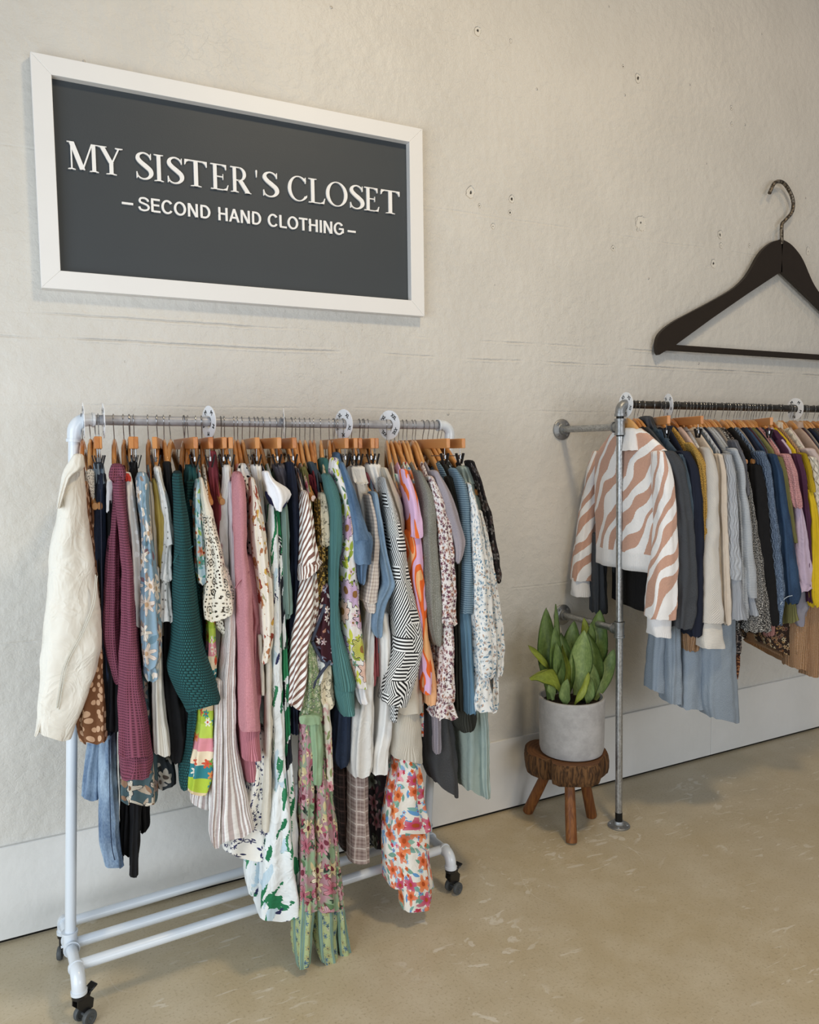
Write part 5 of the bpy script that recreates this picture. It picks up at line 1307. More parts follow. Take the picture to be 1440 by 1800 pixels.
 ('L', 'blouse', 'pale lilac fine-striped blouse beside the pink sweater', 'blouse', 'lilac_white_rib', 'top', 0.3974, -0.069, 0.962, [('sleeve', None, 0.1805, 0.035, [(381, 1371, 392, 1371), (380, 1297, 393, 1296), (379, 1207, 391, 1206), (377, 1101, 390, 1100), (371, 995, 386, 994)], {})], 'varnished wooden hanger carrying the pale lilac blouse', {}, None),
 ('L', 'dress', 'long white and taupe striped seersucker dress left of the pink sweater', 'dress', 'seersucker', 'top', 0.3875, 0, 0.609, [('skirt_panel', None, 0.1865, 0.055, [(360, 1061, 389, 1058), (353, 987, 388, 982), (344, 913, 386, 907), (330, 824, 384, 815), (325, 703, 382, 692), (321, 627, 392, 612), (314, 552, 406, 531), (305, 492, 415, 474), (303, 422, 422, 435)], {'fold': 0.006, 'kf': 6}), ('skirt_panel', None, 0.142, 0.04, [(287, 691, 337, 681), (266, 602, 334, 587), (256, 550, 326, 534), (255, 524, 321, 483)], {}), ('skirt_panel', None, 0.214, 0.03, [(326, 858, 347, 854), (312, 633, 339, 627), (304, 528, 333, 521), (300, 452, 324, 445), (305, 422, 320, 418)], {})], 'varnished wooden hanger carrying the striped seersucker dress', {}, None),
 ('L', 'sweater', 'dusty pink knit sweater with deep ribbed cuff', 'sweater', 'pink_knit', 'top', 0.4257, -0.113, 0.85, [('sleeve', None, 0.2115, 0.055, [(392, 1397, 413, 1397), (387, 1380, 419, 1379), (386, 1329, 422, 1327), (386, 1270, 422, 1268), (387, 1211, 421, 1209), (387, 1152, 424, 1149), (388, 1078, 430, 1073), (387, 1003, 431, 998), (384, 853, 434, 845), (382, 762, 439, 751), (384, 725, 441, 714)], {'fold': 0.002, 'kf': 3}), ('cuff', 'pink_rib', 0.2136, 0.052, [(384, 734, 443, 723), (386, 700, 440, 689), (389, 644, 440, 633)], {'fold': 0.001}), ('sleeve', None, 0.1785, 0.045, [(412, 1175, 447, 1172), (418, 1098, 448, 1095), (425, 1028, 461, 1024), (428, 997, 463, 993), (427, 971, 453, 968), (423, 835, 450, 831), (409, 697, 441, 691)], {}), ('cuff', 'pink_rib', 0.1735, 0.045, [(382, 732, 440, 721), (390, 620, 441, 610), (401, 566, 436, 558)], {'fold': 0.001}), ('armhole_seam', 'pink_rib', 0.2605, 0.0016, [(420, 1144, 420, 1144), (412, 1133, 412, 1133), (395, 1120, 395, 1120), (382, 1103, 382, 1103)], {'line': 1})], 'varnished wooden hanger carrying the dusty pink sweater', {}, None),
 ('L', 'camisole', 'white strap with black scribble pattern over a black grip', 'top', 'white_scribble', 'top', 0.4358, -0.059, 1.019, [('strap', None, 0.126, 0.02, [(418, 1417, 439, 1417), (414, 1405, 445, 1404), (418, 1383, 451, 1382), (434, 1364, 450, 1364)], {})], 'varnished wooden hanger carrying the scribble strapped top', {}, 'black_rubber'),
 ('L', 'blouse', 'cream blouse splashed with rust red flowers, right of the pink sweater', 'blouse', 'rust_floral', 'top', 0.4494, -0.038, 0.831, [('sleeve', None, 0.2085, 0.045, [(435, 1381, 446, 1381), (434, 1341, 457, 1340), (432, 1296, 465, 1295), (434, 1237, 473, 1234), (438, 1176, 479, 1173), (446, 1115, 486, 1112), (450, 1054, 489, 1050), (453, 993, 487, 989), (455, 939, 479, 935), (449, 893, 466, 891)], {'fold': 0.003}), ('tie', 'cream_twill', 0.228, 0.01, [(444, 962, 455, 960), (448, 868, 456, 867), (449, 803, 454, 802)], {})], 'varnished wooden hanger carrying the rust splashed blouse', {}, None),
 ('L', 'trousers', 'cream drawstring trousers with a narrow straight leg, left of the green brush-print dress', 'trousers', 'cream_twill', 'clip', 0.4715, -0.037, 0, [('waistband', 'white_twill', 0.1405, 0.035, [(451, 1414, 480, 1413), (458, 1367, 480, 1367), (463, 1321, 481, 1320), (464, 1259, 484, 1257)], {}), ('leg', None, 0.2105, 0.035, [(463, 1021, 483, 1019), (462, 913, 480, 911), (459, 758, 477, 755), (453, 602, 471, 598), (447, 524, 467, 520), (442, 462, 462, 457), (441, 427, 457, 423)], {'fold': 0.001})], 'wooden clip hanger holding the cream drawstring trousers', None, None),
 ('L', 'dress', 'long white cotton dress with bold green brushstrokes', 'dress', 'green_brush', 'top', 0.487, -0.015, 0.538, [('ruffle', 'white_plain', 0.215, 0.05, [(473, 1397, 488, 1396), (476, 1376, 503, 1375), (480, 1358, 532, 1356), (480, 1343, 544, 1340), (492, 1327, 537, 1325), (498, 1309, 521, 1308), (504, 1295, 514, 1295)], {'fold': 0.006, 'kf': 5}), ('ruffle_trim', 'navy_trim', 0.21, 0.05, [(478, 1346, 545, 1343), (480, 1335, 542, 1333), (490, 1318, 535, 1316), (500, 1300, 518, 1299)], {'fold': 0.006, 'kf': 5}), ('bodice', None, 0.197, 0.04, [(488, 1308, 505, 1307), (484, 1217, 513, 1215), (485, 1063, 514, 1060), (479, 909, 511, 904), (477, 752, 514, 745), (478, 593, 514, 585), (473, 530, 516, 520)], {'fold': 0.002}), ('skirt_panel', None, 0.1916, 0.062, [(478, 566, 516, 557), (468, 520, 525, 507), (454, 444, 533, 424), (442, 367, 539, 341), (433, 273, 544, 241), (428, 219, 545, 182), (425, 185, 545, 153)], {'fold': 0.008, 'kf': 5, 'wr': 0.005}), ('skirt_panel', None, 0.1385, 0.045, [(442, 499, 482, 489), (407, 344, 454, 331), (399, 281, 449, 267), (407, 226, 442, 215)], {})], 'varnished wooden hanger carrying the green brushstroke dress', {}, None),
 ('L', 'dress', 'green, white and black brush-print dress right behind the bold green one', 'dress', 'green_black_brush', 'top', 0.4973, 0.039, 0.472, [('skirt_panel', None, 0.187, 0.04, [(499, 1291, 522, 1290), (505, 1137, 525, 1135), (510, 980, 529, 978), (509, 823, 533, 819), (512, 663, 535, 658), (514, 500, 541, 494), (523, 334, 547, 328), (527, 234, 548, 228)], {})], 'varnished wooden hanger carrying the green and black print dress', {}, None),
 ('L', 'skirt', 'white midi skirt sprigged with tiny navy flowers', 'skirt', 'navy_sprig', 'clip', 0.3875, 0.02, 0, [('skirt_panel', None, 0.1545, 0.065, [(412, 693, 474, 681), (408, 567, 474, 553), (387, 493, 473, 472), (356, 437, 471, 398), (335, 385, 467, 317)], {'fold': 0.008, 'kf': 4})], 'wooden clip hanger holding the navy sprigged skirt', None, None),
 ('L', 'cardigan', 'ribbed sage green cardigan sleeve left of the dark navy gap', 'cardigan', 'sage_rib', 'top', 0.5332, -0.039, 1.07, [('sleeve', None, 0.1955, 0.035, [(522, 1349, 537, 1348), (520, 1314, 539, 1313), (517, 1214, 542, 1212), (517, 1105, 542, 1103), (519, 1043, 544, 1040), (521, 1011, 543, 1009)], {}), ('cuff', None, 0.204, 0.03, [(520, 1022, 538, 1020), (523, 1006, 538, 1004), (524, 998, 534, 997)], {})], 'varnished wooden hanger carrying the sage ribbed cardigan', {}, None),
 ('L', 'skirt', 'charcoal satin skirt clipped above the sage cardigan', 'skirt', 'charcoal_satin', 'clip', 0.5112, 0.079, 0, [('waistband', None, 0.137, 0.04, [(512, 1415, 552, 1415), (521, 1389, 562, 1388), (527, 1349, 564, 1348), (534, 1255, 565, 1253), (540, 1095, 564, 1093)], {})], 'wooden clip hanger holding the charcoal satin skirt', None, None),
 ('L', 'skirt', 'black gathered skirt clipped left of the navy dress', 'skirt', 'black_cloth', 'clip', 0.5695, 0.006, 0, [('waistband', None, 0.1405, 0.035, [(543, 1418, 572, 1417), (544, 1388, 571, 1387), (546, 1349, 574, 1348), (549, 1190, 573, 1188), (546, 966, 570, 963)], {})], 'wooden clip hanger holding the black gathered skirt', None, None),
 ('L', 'dress', 'navy sleeveless dress in the gap left of the brown striped shirt', 'dress', 'navy_cloth', 'top', 0.5534, 0.003, 0.685, [('front_edge', None, 0.1685, 0.045, [(549, 1420, 566, 1419), (546, 1366, 575, 1365), (548, 1288, 581, 1286), (550, 1194, 581, 1192), (546, 1052, 570, 1050), (539, 894, 556, 892), (536, 669, 556, 665)], {})], 'varnished wooden hanger carrying the navy dress', {}, None),
 ('L', 'shirt', 'brown and white striped short-sleeve shirt with knotted body', 'shirt', 'brown_stripe', 'top', 0.582, 0.003, 0.922, [('sleeve', None, 0.2085, 0.045, [(581, 1341, 596, 1341), (576, 1312, 603, 1311), (575, 1259, 612, 1256), (572, 1212, 618, 1209), (570, 1174, 624, 1170), (567, 1141, 628, 1136)], {'fold': 0.002}), ('cuff', 'brown_stripe_cuff', 0.2115, 0.055, [(572, 1161, 621, 1163), (568, 1149, 633, 1150), (564, 1128, 638, 1146), (564, 1103, 613, 1126)], {'fold': 0.001}), ('front_panel', None, 0.2, 0.05, [(572, 1118, 616, 1115), (559, 1041, 614, 1036), (549, 980, 605, 973), (538, 919, 594, 911), (531, 857, 587, 848), (528, 810, 579, 801), (524, 766, 562, 740)], {'fold': 0.003}), ('front_panel', None, 0.194, 0.03, [(597, 1113, 622, 1111), (598, 1033, 622, 1031), (595, 986, 621, 983), (593, 951, 606, 949)], {})], 'varnished wooden hanger carrying the brown striped shirt', {}, None),
 ('L', 'camisole', 'dark grey singlet with black grip, first bare hanger tip right of the navy dress', 'top', 'charcoal_satin', 'top', 0.6146, -0.172, 0.949, [('strap', None, 0.1174, 0.018, [(582, 1401, 597, 1400), (586, 1378, 604, 1378), (589, 1362, 607, 1361)], {})], 'varnished wooden hanger carrying the dark grey singlet', {}, 'black_rubber'),
 ('L', 'camisole', 'olive green camisole strap, between the grey and maroon straps', 'top', 'olive_knit', 'top', 0.6274, -0.132, 0.931, [('strap', None, 0.1238, 0.016, [(598, 1404, 617, 1403), (602, 1387, 622, 1387), (607, 1374, 625, 1374)], {})], 'varnished wooden hanger carrying the olive camisole', {}, None),
 ('L', 'camisole', 'dark maroon camisole between the olive strap and the navy sleeve band', 'top', 'maroon_jersey', 'top', 0.644, -0.103, 0.929, [('strap', None, 0.1302, 0.014, [(620, 1381, 634, 1380), (625, 1361, 639, 1361), (630, 1338, 645, 1338)], {})], 'varnished wooden hanger carrying the maroon camisole', {}, 'black_rubber'),
 ('L', 'camisole', 'slate blue sleeveless top wrapped over a pale hanger tip', 'top', 'grey_blue_denim', 'top', 0.6736, -0.25, 0.925, [('strap', None, 0.1104, 0.028, [(624, 1418, 645, 1417), (629, 1400, 655, 1399), (635, 1380, 667, 1379), (644, 1363, 669, 1363)], {'fold': 0.001})], 'varnished wooden hanger carrying the slate blue sleeveless top', {}, None),
 ('L', 'blouse', 'black lace blouse with gold paisley front, left of the patchwork blouse', 'blouse', 'black_lace', 'top', 0.6606, -0.136, 0.96, [('front_edge', 'gold_paisley', 0.1805, 0.035, [(626, 1316, 643, 1315), (626, 1253, 652, 1251), (625, 1157, 660, 1154), (619, 1062, 658, 1058), (610, 982, 638, 979), (605, 918, 623, 916)], {})], 'varnished wooden hanger carrying the black lace blouse', {}, None),
 ('L', 'blouse', 'patchwork blouse of cream and maroon prints edged with navy piping', 'blouse', 'cream_sketch', 'top', 0.6961, -0.235, 0.873, [('shoulder', None, 0.1905, 0.035, [(637, 1332, 662, 1331), (631, 1285, 673, 1283), (632, 1237, 673, 1235), (637, 1189, 672, 1187)], {}), ('front_panel', 'maroon_vine', 0.1935, 0.045, [(636, 1079, 669, 1076), (622, 1001, 669, 995), (608, 939, 667, 931), (612, 890, 666, 863), (625, 864, 666, 851)], {}), ('front_panel', 'grey_sketch', 0.1898, 0.046, [(606, 914, 627, 911), (605, 874, 651, 867), (605, 842, 643, 836), (605, 801, 618, 799)], {}), ('front_panel', None, 0.1871, 0.047, [(636, 885, 668, 881), (626, 846, 667, 840), (608, 808, 668, 799), (610, 768, 667, 758), (620, 741, 665, 734), (634, 729, 659, 725)], {}), ('piping', 'navy_piping', 0.236, 0.0045, [(639, 1029, 639, 1029), (625, 994, 625, 994), (609, 959, 609, 959), (598, 932, 598, 932)], {'line': 1}), ('piping', 'navy_piping', 0.236, 0.0045, [(598, 929, 598, 929), (609, 905, 609, 905), (625, 877, 625, 877), (644, 855, 644, 855)], {'line': 1}), ('piping', 'navy_piping', 0.237, 0.0045, [(649, 867, 649, 867), (628, 844, 628, 844), (607, 822, 607, 822), (596, 798, 596, 798)], {'line': 1})], 'varnished wooden hanger carrying the patchwork blouse', {}, None),
 ('L', 'sweater', 'sea green ribbed sweater with rolled collar and wide cuff', 'sweater', 'sea_green_rib', 'top', 0.7246, -0.25, 0.819, [('collar', 'sea_green_side', 0.068, 0.06, [(672, 1428, 694, 1428), (668, 1408, 701, 1408), (669, 1387, 704, 1386), (680, 1372, 702, 1371)], {'fold': 0.001}), ('sleeve', None, 0.215, 0.05, [(644, 1386, 667, 1385), (650, 1349, 685, 1347), (658, 1309, 693, 1308), (659, 1255, 695, 1253), (657, 1192, 692, 1189), (656, 1145, 684, 1142), (654, 1050, 680, 1047), (652, 955, 685, 950), (655, 874, 706, 866), (664, 808, 723, 799), (667, 783, 724, 774)], {'fold': 0.002}), ('cuff', None, 0.22, 0.05, [(664, 793, 723, 784), (670, 752, 722, 743), (680, 711, 720, 707)], {'fold': 0.001})], 'varnished wooden hanger carrying the sea green ribbed sweater', {}, None),
 ('L', 'blouse', 'bright daisy-print blouse in lilac, lime and peach', 'blouse', 'daisy_print', 'top', 0.738, -0.25, 0.867, [('sleeve', None, 0.205, 0.05, [(674, 1429, 692, 1429), (670, 1402, 700, 1402), (676, 1363, 713, 1362), (689, 1323, 725, 1322), (697, 1283, 733, 1282), (692, 1204, 735, 1201), (690, 1125, 742, 1120), (690, 1044, 748, 1038), (690, 964, 753, 956), (701, 881, 759, 873), (719, 813, 761, 806), (728, 779, 762, 773)], {'fold': 0.002}), ('cuff', 'white_plain', 0.207, 0.04, [(727, 793, 760, 788), (734, 751, 763, 746), (741, 728, 765, 724)], {})], 'varnished wooden hanger carrying the bright daisy blouse', {}, None),
 ('L', 'jacket', 'short-sleeved blue denim jacket with turned-up cuff', 'jacket', 'mid_denim', 'top', 0.7534, -0.223, 1.014, [('collar', None, 0.065, 0.05, [(719, 1444, 738, 1444), (715, 1431, 745, 1430), (726, 1404, 748, 1403)], {'fold': 0.001}), ('sleeve', None, 0.2165, 0.055, [(685, 1418, 704, 1417), (696, 1379, 719, 1378), (704, 1331, 738, 1330), (713, 1284, 753, 1282), (723, 1236, 770, 1233), (722, 1204, 780, 1200)], {'fold': 0.002}), ('cuff', None, 0.2216, 0.062, [(721, 1218, 783, 1220), (719, 1202, 791, 1200), (720, 1177, 789, 1171), (723, 1154, 781, 1150), (728, 1138, 777, 1134)], {'fold': 0.001}), ('front_panel', None, 0.2085, 0.045, [(731, 1153, 786, 1149), (736, 1121, 772, 1118), (740, 1091, 762, 1089), (745, 1076, 758, 1075)], {})], 'varnished wooden hanger carrying the short sleeved denim jacket', {}, None),
 ('L', 'trousers', 'white linen trousers clipped at the front, left of the beige gingham sleeve', 'trousers', 'white_linen', 'clip', 0.7708, -0.064, 0, [('waistband', 'white_twill', 0.1335, 0.045, [(747, 1404, 800, 1403), (749, 1381, 801, 1380), (757, 1355, 802, 1353)], {}), ('leg', None, 0.1435, 0.045, [(756, 1362, 799, 1360), (770, 1275, 805, 1273), (777, 1192, 807, 1190), (783, 1108, 817, 1105)], {}), ('leg', None, 0.1765, 0.055, [(769, 1115, 806, 1111), (774, 982, 802, 978), (757, 867, 800, 861), (744, 786, 796, 777), (726, 671, 794, 659), (716, 555, 788, 540), (719, 511, 777, 503)], {'fold': 0.004})], 'wooden clip hanger holding the white linen trousers', None, None),
 ('L', 'blouse', 'beige gingham blouse with frilled short sleeve', 'blouse', 'beige_gingham', 'top', 0.8002, -0.065, 0.976, [('sleeve', None, 0.2035, 0.045, [(778, 1324, 792, 1324), (784, 1279, 806, 1278), (788, 1213, 818, 1212), (783, 1149, 817, 1146), (773, 1084, 812, 1080), (763, 1036, 805, 1031), (762, 1020, 803, 1015)], {'fold': 0.002}), ('cuff', None, 0.2085, 0.045, [(761, 1027, 802, 1023), (768, 1007, 798, 1003), (775, 989, 788, 988)], {'fold': 0.006, 'kf': 7})], 'varnished wooden hanger carrying the beige gingham blouse', {}, None),
 ('L', 'top', 'salmon jersey top, its strap held by a black grip between the white waistbands', 'top', 'salmon_jersey', 'top', 0.8398, -0.203, 0.783, [('strap', None, 0.1296, 0.022, [(801, 1384, 812, 1384), (800, 1369, 831, 1368), (806, 1352, 834, 1351)], {}), ('front_edge', None, 0.171, 0.02, [(789, 973, 802, 972), (793, 888, 808, 886), (797, 802, 810, 800), (798, 759, 807, 757)], {})], 'varnished wooden hanger carrying the salmon jersey top', {}, 'black_rubber'),
 ('L', 'shirt', 'faded light blue denim shirt with twisted rolled sleeve', 'shirt', 'chambray', 'top', 0.8279, -0.129, 0.854, [('sleeve', None, 0.2135, 0.045, [(791, 1331, 810, 1330), (794, 1279, 820, 1278), (800, 1214, 830, 1212), (812, 1148, 838, 1146), (820, 1098, 854, 1095), (820, 1068, 863, 1064), (808, 1041, 846, 1037), (794, 1010, 826, 1006), (784, 970, 818, 966), (783, 940, 813, 936), (792, 919, 809, 917)], {'fold': 0.003})], 'varnished wooden hanger carrying the faded blue denim shirt', {}, None),
 ('L', 'trousers', 'white straight-leg trousers clipped in front of the oatmeal sweater', 'trousers', 'white_twill', 'clip', 0.8279, -0.074, 0, [('waistband', None, 0.1335, 0.045, [(800, 1410, 851, 1409), (809, 1381, 853, 1380), (822, 1352, 854, 1351)], {}), ('leg', None, 0.147, 0.04, [(823, 1359, 850, 1359), (834, 1238, 857, 1237), (839, 1103, 862, 1101), (833, 967, 860, 964)], {}), ('leg', None, 0.175, 0.05, [(816, 976, 854, 971), (820, 806, 855, 801), (814, 705, 857, 697), (803, 621, 854, 611), (790, 555, 843, 544), (787, 500, 836, 490)], {'fold': 0.003})], 'wooden clip hanger holding the white straight trousers', None, None),
 ('L', 'shirt', 'black and white geometric maze-print shirt with long sleeve', 'shirt', 'maze_print', 'top', 0.8579, -0.136, 0.763, [('sleeve', None, 0.2165, 0.055, [(826, 1372, 833, 1372), (827, 1335, 846, 1334), (832, 1286, 864, 1284), (838, 1229, 882, 1226), (847, 1163, 898, 1159), (851, 1096, 907, 1092), (852, 1014, 929, 1005), (854, 947, 948, 935), (857, 880, 951, 867), (845, 831, 936, 818), (825, 784, 918, 769), (812, 726, 887, 699)], {'fold': 0.002, 'kf': 3}), ('cuff', None, 0.212, 0.04, [(842, 715, 871, 710), (844, 683, 863, 679), (845, 657, 855, 655)], {})], 'varnished wooden hanger carrying the maze print shirt', {}, None),
 ('L', 'sweater', 'oatmeal sweater with a deep ribbed hem, behind the maze-print shirt', 'sweater', 'oatmeal_knit', 'top', 0.9253, -0.25, 0.7, [('sleeve', None, 0.172, 0.04, [(842, 1398, 859, 1397), (852, 1356, 881, 1355), (869, 1305, 900, 1304), (891, 1246, 907, 1245), (894, 1169, 909, 1168)], {}), ('front_panel', None, 0.1715, 0.055, [(881, 883, 969, 871), (860, 766, 964, 749), (856, 672, 960, 653)], {}), ('hem_band', 'oatmeal_rib', 0.1721, 0.057, [(856, 684, 960, 666), (854, 595, 963, 573), (853, 541, 962, 495)], {'fold': 0.0008})], 'varnished wooden hanger carrying the oatmeal sweater', {}, None),
 ('L', 'top', 'teal and pink knotted strap top held by a black grip', 'top', 'aqua_floral', 'top', 0.9692, -0.25, 0.886, [('strap', None, 0.1204, 0.028, [(898, 1376, 920, 1376), (904, 1359, 932, 1358), (916, 1338, 942, 1337), (928, 1324, 944, 1323)], {'fold': 0.003, 'kf': 6})], 'varnished wooden hanger carrying the knotted strap top', {}, 'black_rubber'),
 ('L', 'blouse', 'orange and lilac swirl-print blouse with peach lining', 'blouse', 'lilac_swirl', 'top', 0.9399, -0.166, 0.785, [('sleeve', None, 0.2085, 0.045, [(895, 1392, 909, 1392), (899, 1356, 926, 1355), (908, 1306, 945, 1304), (915, 1264, 954, 1262), (916, 1222, 957, 1220), (916, 1197, 957, 1195)], {'fold': 0.002}), ('front_panel', 'orange_swirl', 0.2035, 0.045, [(906, 1214, 959, 1211), (913, 1138, 962, 1134), (919, 1070, 965, 1066), (932, 967, 970, 963), (940, 880, 977, 876), (947, 793, 984, 788), (954, 722, 979, 718)], {'fold': 0.002}), ('lining', 'peach_cloth', 0.2005, 0.035, [(966, 874, 986, 872), (969, 787, 997, 782), (970, 716, 1009, 710), (971, 681, 1004, 675)], {})], 'varnished wooden hanger carrying the orange and lilac blouse', {}, None),
 ('L', 'top', 'orange top with a ruched shoulder strap, second strap from the daisy-lilac sleeve', 'top', 'peach_cloth', 'top', 0.9988, -0.17, 0.882, [('strap', 'orange_swirl', 0.1204, 0.028, [(967, 1375, 983, 1374), (969, 1357, 997, 1356), (976, 1339, 1003, 1339)], {'fold': 0.003, 'kf': 6})], 'varnished wooden hanger carrying the orange ruched top', {}, 'black_rubber'),
 ('L', 'cardigan', 'grey-green fine rib cardigan right of the orange blouse', 'cardigan', 'grey_moss_rib', 'top', 0.984, -0.122, 0.831, [('sleeve', None, 0.2035, 0.045, [(946, 1388, 962, 1387), (953, 1354, 983, 1353), (961, 1312, 1003, 1310), (962, 1253, 1012, 1250), (963, 1168, 1017, 1165), (965, 1083, 1026, 1078), (968, 997, 1027, 991), (977, 927, 1024, 922), (993, 873, 1018, 870), (1001, 862, 1015, 860)], {'fold': 0.002})], 'varnished wooden hanger carrying the grey-green rib cardigan', {}, None),
 ('L', 'blouse', 'white blouse with tiny berry flowers and ruffled cuff', 'blouse', 'berry_ditsy', 'top', 1.0203, -0.099, 0.665, [('sleeve', None, 0.217, 0.04, [(982, 1370, 996, 1370), (991, 1320, 1025, 1318), (1004, 1251, 1053, 1249), (1011, 1183, 1063, 1179), (1018, 1080, 1070, 1075), (1019, 993, 1069, 988), (1019, 950, 1066, 945)], {'fold': 0.003}), ('ruffle', None, 0.2185, 0.045, [(1014, 957, 1068, 951), (1014, 940, 1074, 933), (1020, 925, 1070, 919)], {'fold': 0.005, 'kf': 7}), ('sleeve', None, 0.217, 0.04, [(1023, 927, 1068, 922), (1019, 837, 1065, 831), (1010, 751, 1062, 743), (1005, 690, 1061, 681)], {'fold': 0.003}), ('cuff', None, 0.22, 0.05, [(1008, 702, 1056, 694), (993, 673, 1064, 661), (985, 647, 1068, 631)], {'fold': 0.006, 'kf': 7})], 'varnished wooden hanger carrying the berry ditsy blouse', {}, None),
 ('L', 'top', 'mauve grey heathered tee with loose short sleeve', 'top', 'mauve_heather', 'top', 1.031, -0.088, 0.627, [('sleeve', None, 0.215, 0.05, [(997, 1387, 1015, 1386), (1006, 1345, 1043, 1343), (1022, 1293, 1067, 1291), (1038, 1242, 1087, 1239), (1054, 1198, 1104, 1195), (1062, 1172, 1105, 1169), (1067, 1142, 1095, 1140), (1067, 1114, 1077, 1107)], {'fold': 0.002}), ('front_edge', None, 0.1655, 0.035, [(999, 737, 1035, 731), (1006, 628, 1035, 623), (1007, 538, 1034, 532), (1009, 510, 1030, 506)], {})], 'varnished wooden hanger carrying the mauve heather tee', {}, None),
 ('L', 'sweater', 'olive black rib sweater between the tee and the steel blue knit', 'sweater', 'olive_black_rib', 'top', 1.079, 0.126, 0.654, [('collar', None, 0.068, 0.06, [(1084, 1414, 1121, 1413), (1088, 1391, 1136, 1390), (1100, 1363, 1145, 1362), (1113, 1341, 1147, 1340)], {}), ('sleeve', None, 0.182, 0.04, [(1064, 1367, 1096, 1366), (1080, 1297, 1103, 1296), (1083, 1175, 1106, 1173), (1085, 998, 1109, 995), (1086, 819, 1111, 816), (1086, 638, 1118, 633)], {}), ('front_panel', None, 0.128, 0.06, [(1086, 756, 1177, 742), (1078, 647, 1189, 627), (1082, 595, 1182, 576), (1108, 556, 1166, 545)], {})], 'varnished wooden hanger carrying the olive black rib sweater', {}, None),
 ('L', 'sweater', 'steel blue striped knit sweater near the right end of the white rail', 'sweater', 'steel_stripe_knit', 'top', 1.0592, 0.11, 0.82, [('sleeve', None, 0.2056, 0.042, [(1070, 1391, 1089, 1391), (1082, 1350, 1116, 1349), (1090, 1298, 1130, 1296), (1098, 1228, 1138, 1226), (1103, 1123, 1142, 1120), (1102, 1018, 1139, 1014), (1097, 948, 1136, 944)], {'fold': 0.001}), ('cuff', 'steel_rib', 0.2072, 0.044, [(1094, 960, 1135, 955), (1094, 945, 1137, 940), (1102, 824, 1138, 819), (1107, 716, 1144, 710), (1108, 633, 1143, 626)], {})], 'varnished wooden hanger carrying the steel blue striped sweater', {}, None),
 ('L', 'blouse', 'white paisley blouse with puffed sleeves, rightmost long-sleeved one on the white rail', 'blouse', 'paisley_white', 'top', 1.0988, 0.064, 0.796, [('sleeve', None, 0.215, 0.05, [(1118, 1346, 1128, 1346), (1122, 1298, 1143, 1297), (1125, 1228, 1164, 1226), (1126, 1141, 1185, 1137), (1130, 1053, 1197, 1047), (1131, 965, 1210, 956), (1135, 876, 1216, 865), (1140, 786, 1213, 775), (1149, 745, 1202, 737)], {'fold': 0.004}), ('cuff', None, 0.22, 0.05, [(1144, 754, 1201, 745), (1135, 725, 1203, 714), (1122, 683, 1210, 668), (1128, 642, 1205, 628)], {'fold': 0.006, 'kf': 6}), ('sleeve', None, 0.1835, 0.045, [(1171, 1258, 1189, 1257), (1184, 1150, 1217, 1148), (1194, 1060, 1236, 1056), (1204, 968, 1254, 963), (1215, 876, 1265, 869), (1223, 783, 1264, 777), (1225, 727, 1257, 722)], {}), ('cuff', None, 0.1856, 0.042, [(1224, 734, 1251, 730), (1219, 700, 1249, 695), (1214, 651, 1242, 646), (1212, 612, 1232, 608)], {'fold': 0.005, 'kf': 6})], 'varnished wooden hanger carrying the white paisley blouse', {}, None),
 ('L', 'trousers', 'wide sage linen trousers with elastic waist at the right end of the white rail', 'trousers', 'sage_linen', 'clip', 1.1166, 0.079, 0, [('waistband', None, 0.1385, 0.045, [(1129, 1396, 1182, 1395), (1138, 1373, 1188, 1371), (1144, 1346, 1199, 1344)], {}), ('leg', None, 0.1435, 0.045, [(1144, 1353, 1199, 1351), (1161, 1292, 1205, 1290), (1173, 1183, 1213, 1180), (1172, 1074, 1217, 1070), (1162, 892, 1220, 885)], {}), ('leg', None, 0.091, 0.07, [(1124, 891, 1247, 876), (1118, 706, 1250, 685), (1131, 516, 1254, 492), (1134, 382, 1253, 337), (1139, 351, 1252, 290)], {'fold': 0.005}), ('leg', None, 0.142, 0.04, [(1196, 625, 1228, 619), (1204, 472, 1227, 467), (1205, 357, 1228, 352), (1210, 310, 1228, 306)], {})], 'wooden clip hanger holding the sage linen trousers', None, None),
 ('L', 'trousers', 'charcoal wide-leg trousers left of the sage linen pair', 'trousers', 'charcoal_weave', 'clip', 1.0592, 0.082, 0, [('leg', None, 0.123, 0.06, [(992, 768, 1082, 755), (985, 607, 1097, 586), (992, 497, 1111, 472), (1000, 458, 1111, 412), (1017, 410, 1110, 329)], {'fold': 0.003})], 'wooden clip hanger holding the charcoal wide trousers', None, None),
 ('L', 'blouse', 'black tapestry-patterned blouse, last garment on the white rail', 'blouse', 'black_tapestry', 'top', 1.13, 0.174, 0.972, [('sleeve', None, 0.172, 0.04, [(1148, 1414, 1167, 1413), (1169, 1364, 1189, 1363), (1182, 1310, 1204, 1309), (1197, 1238, 1230, 1236), (1207, 1165, 1245, 1162), (1227, 1073, 1261, 1070), (1238, 1028, 1263, 1025)], {})], 'varnished wooden hanger carrying the black tapestry blouse', {}, None),
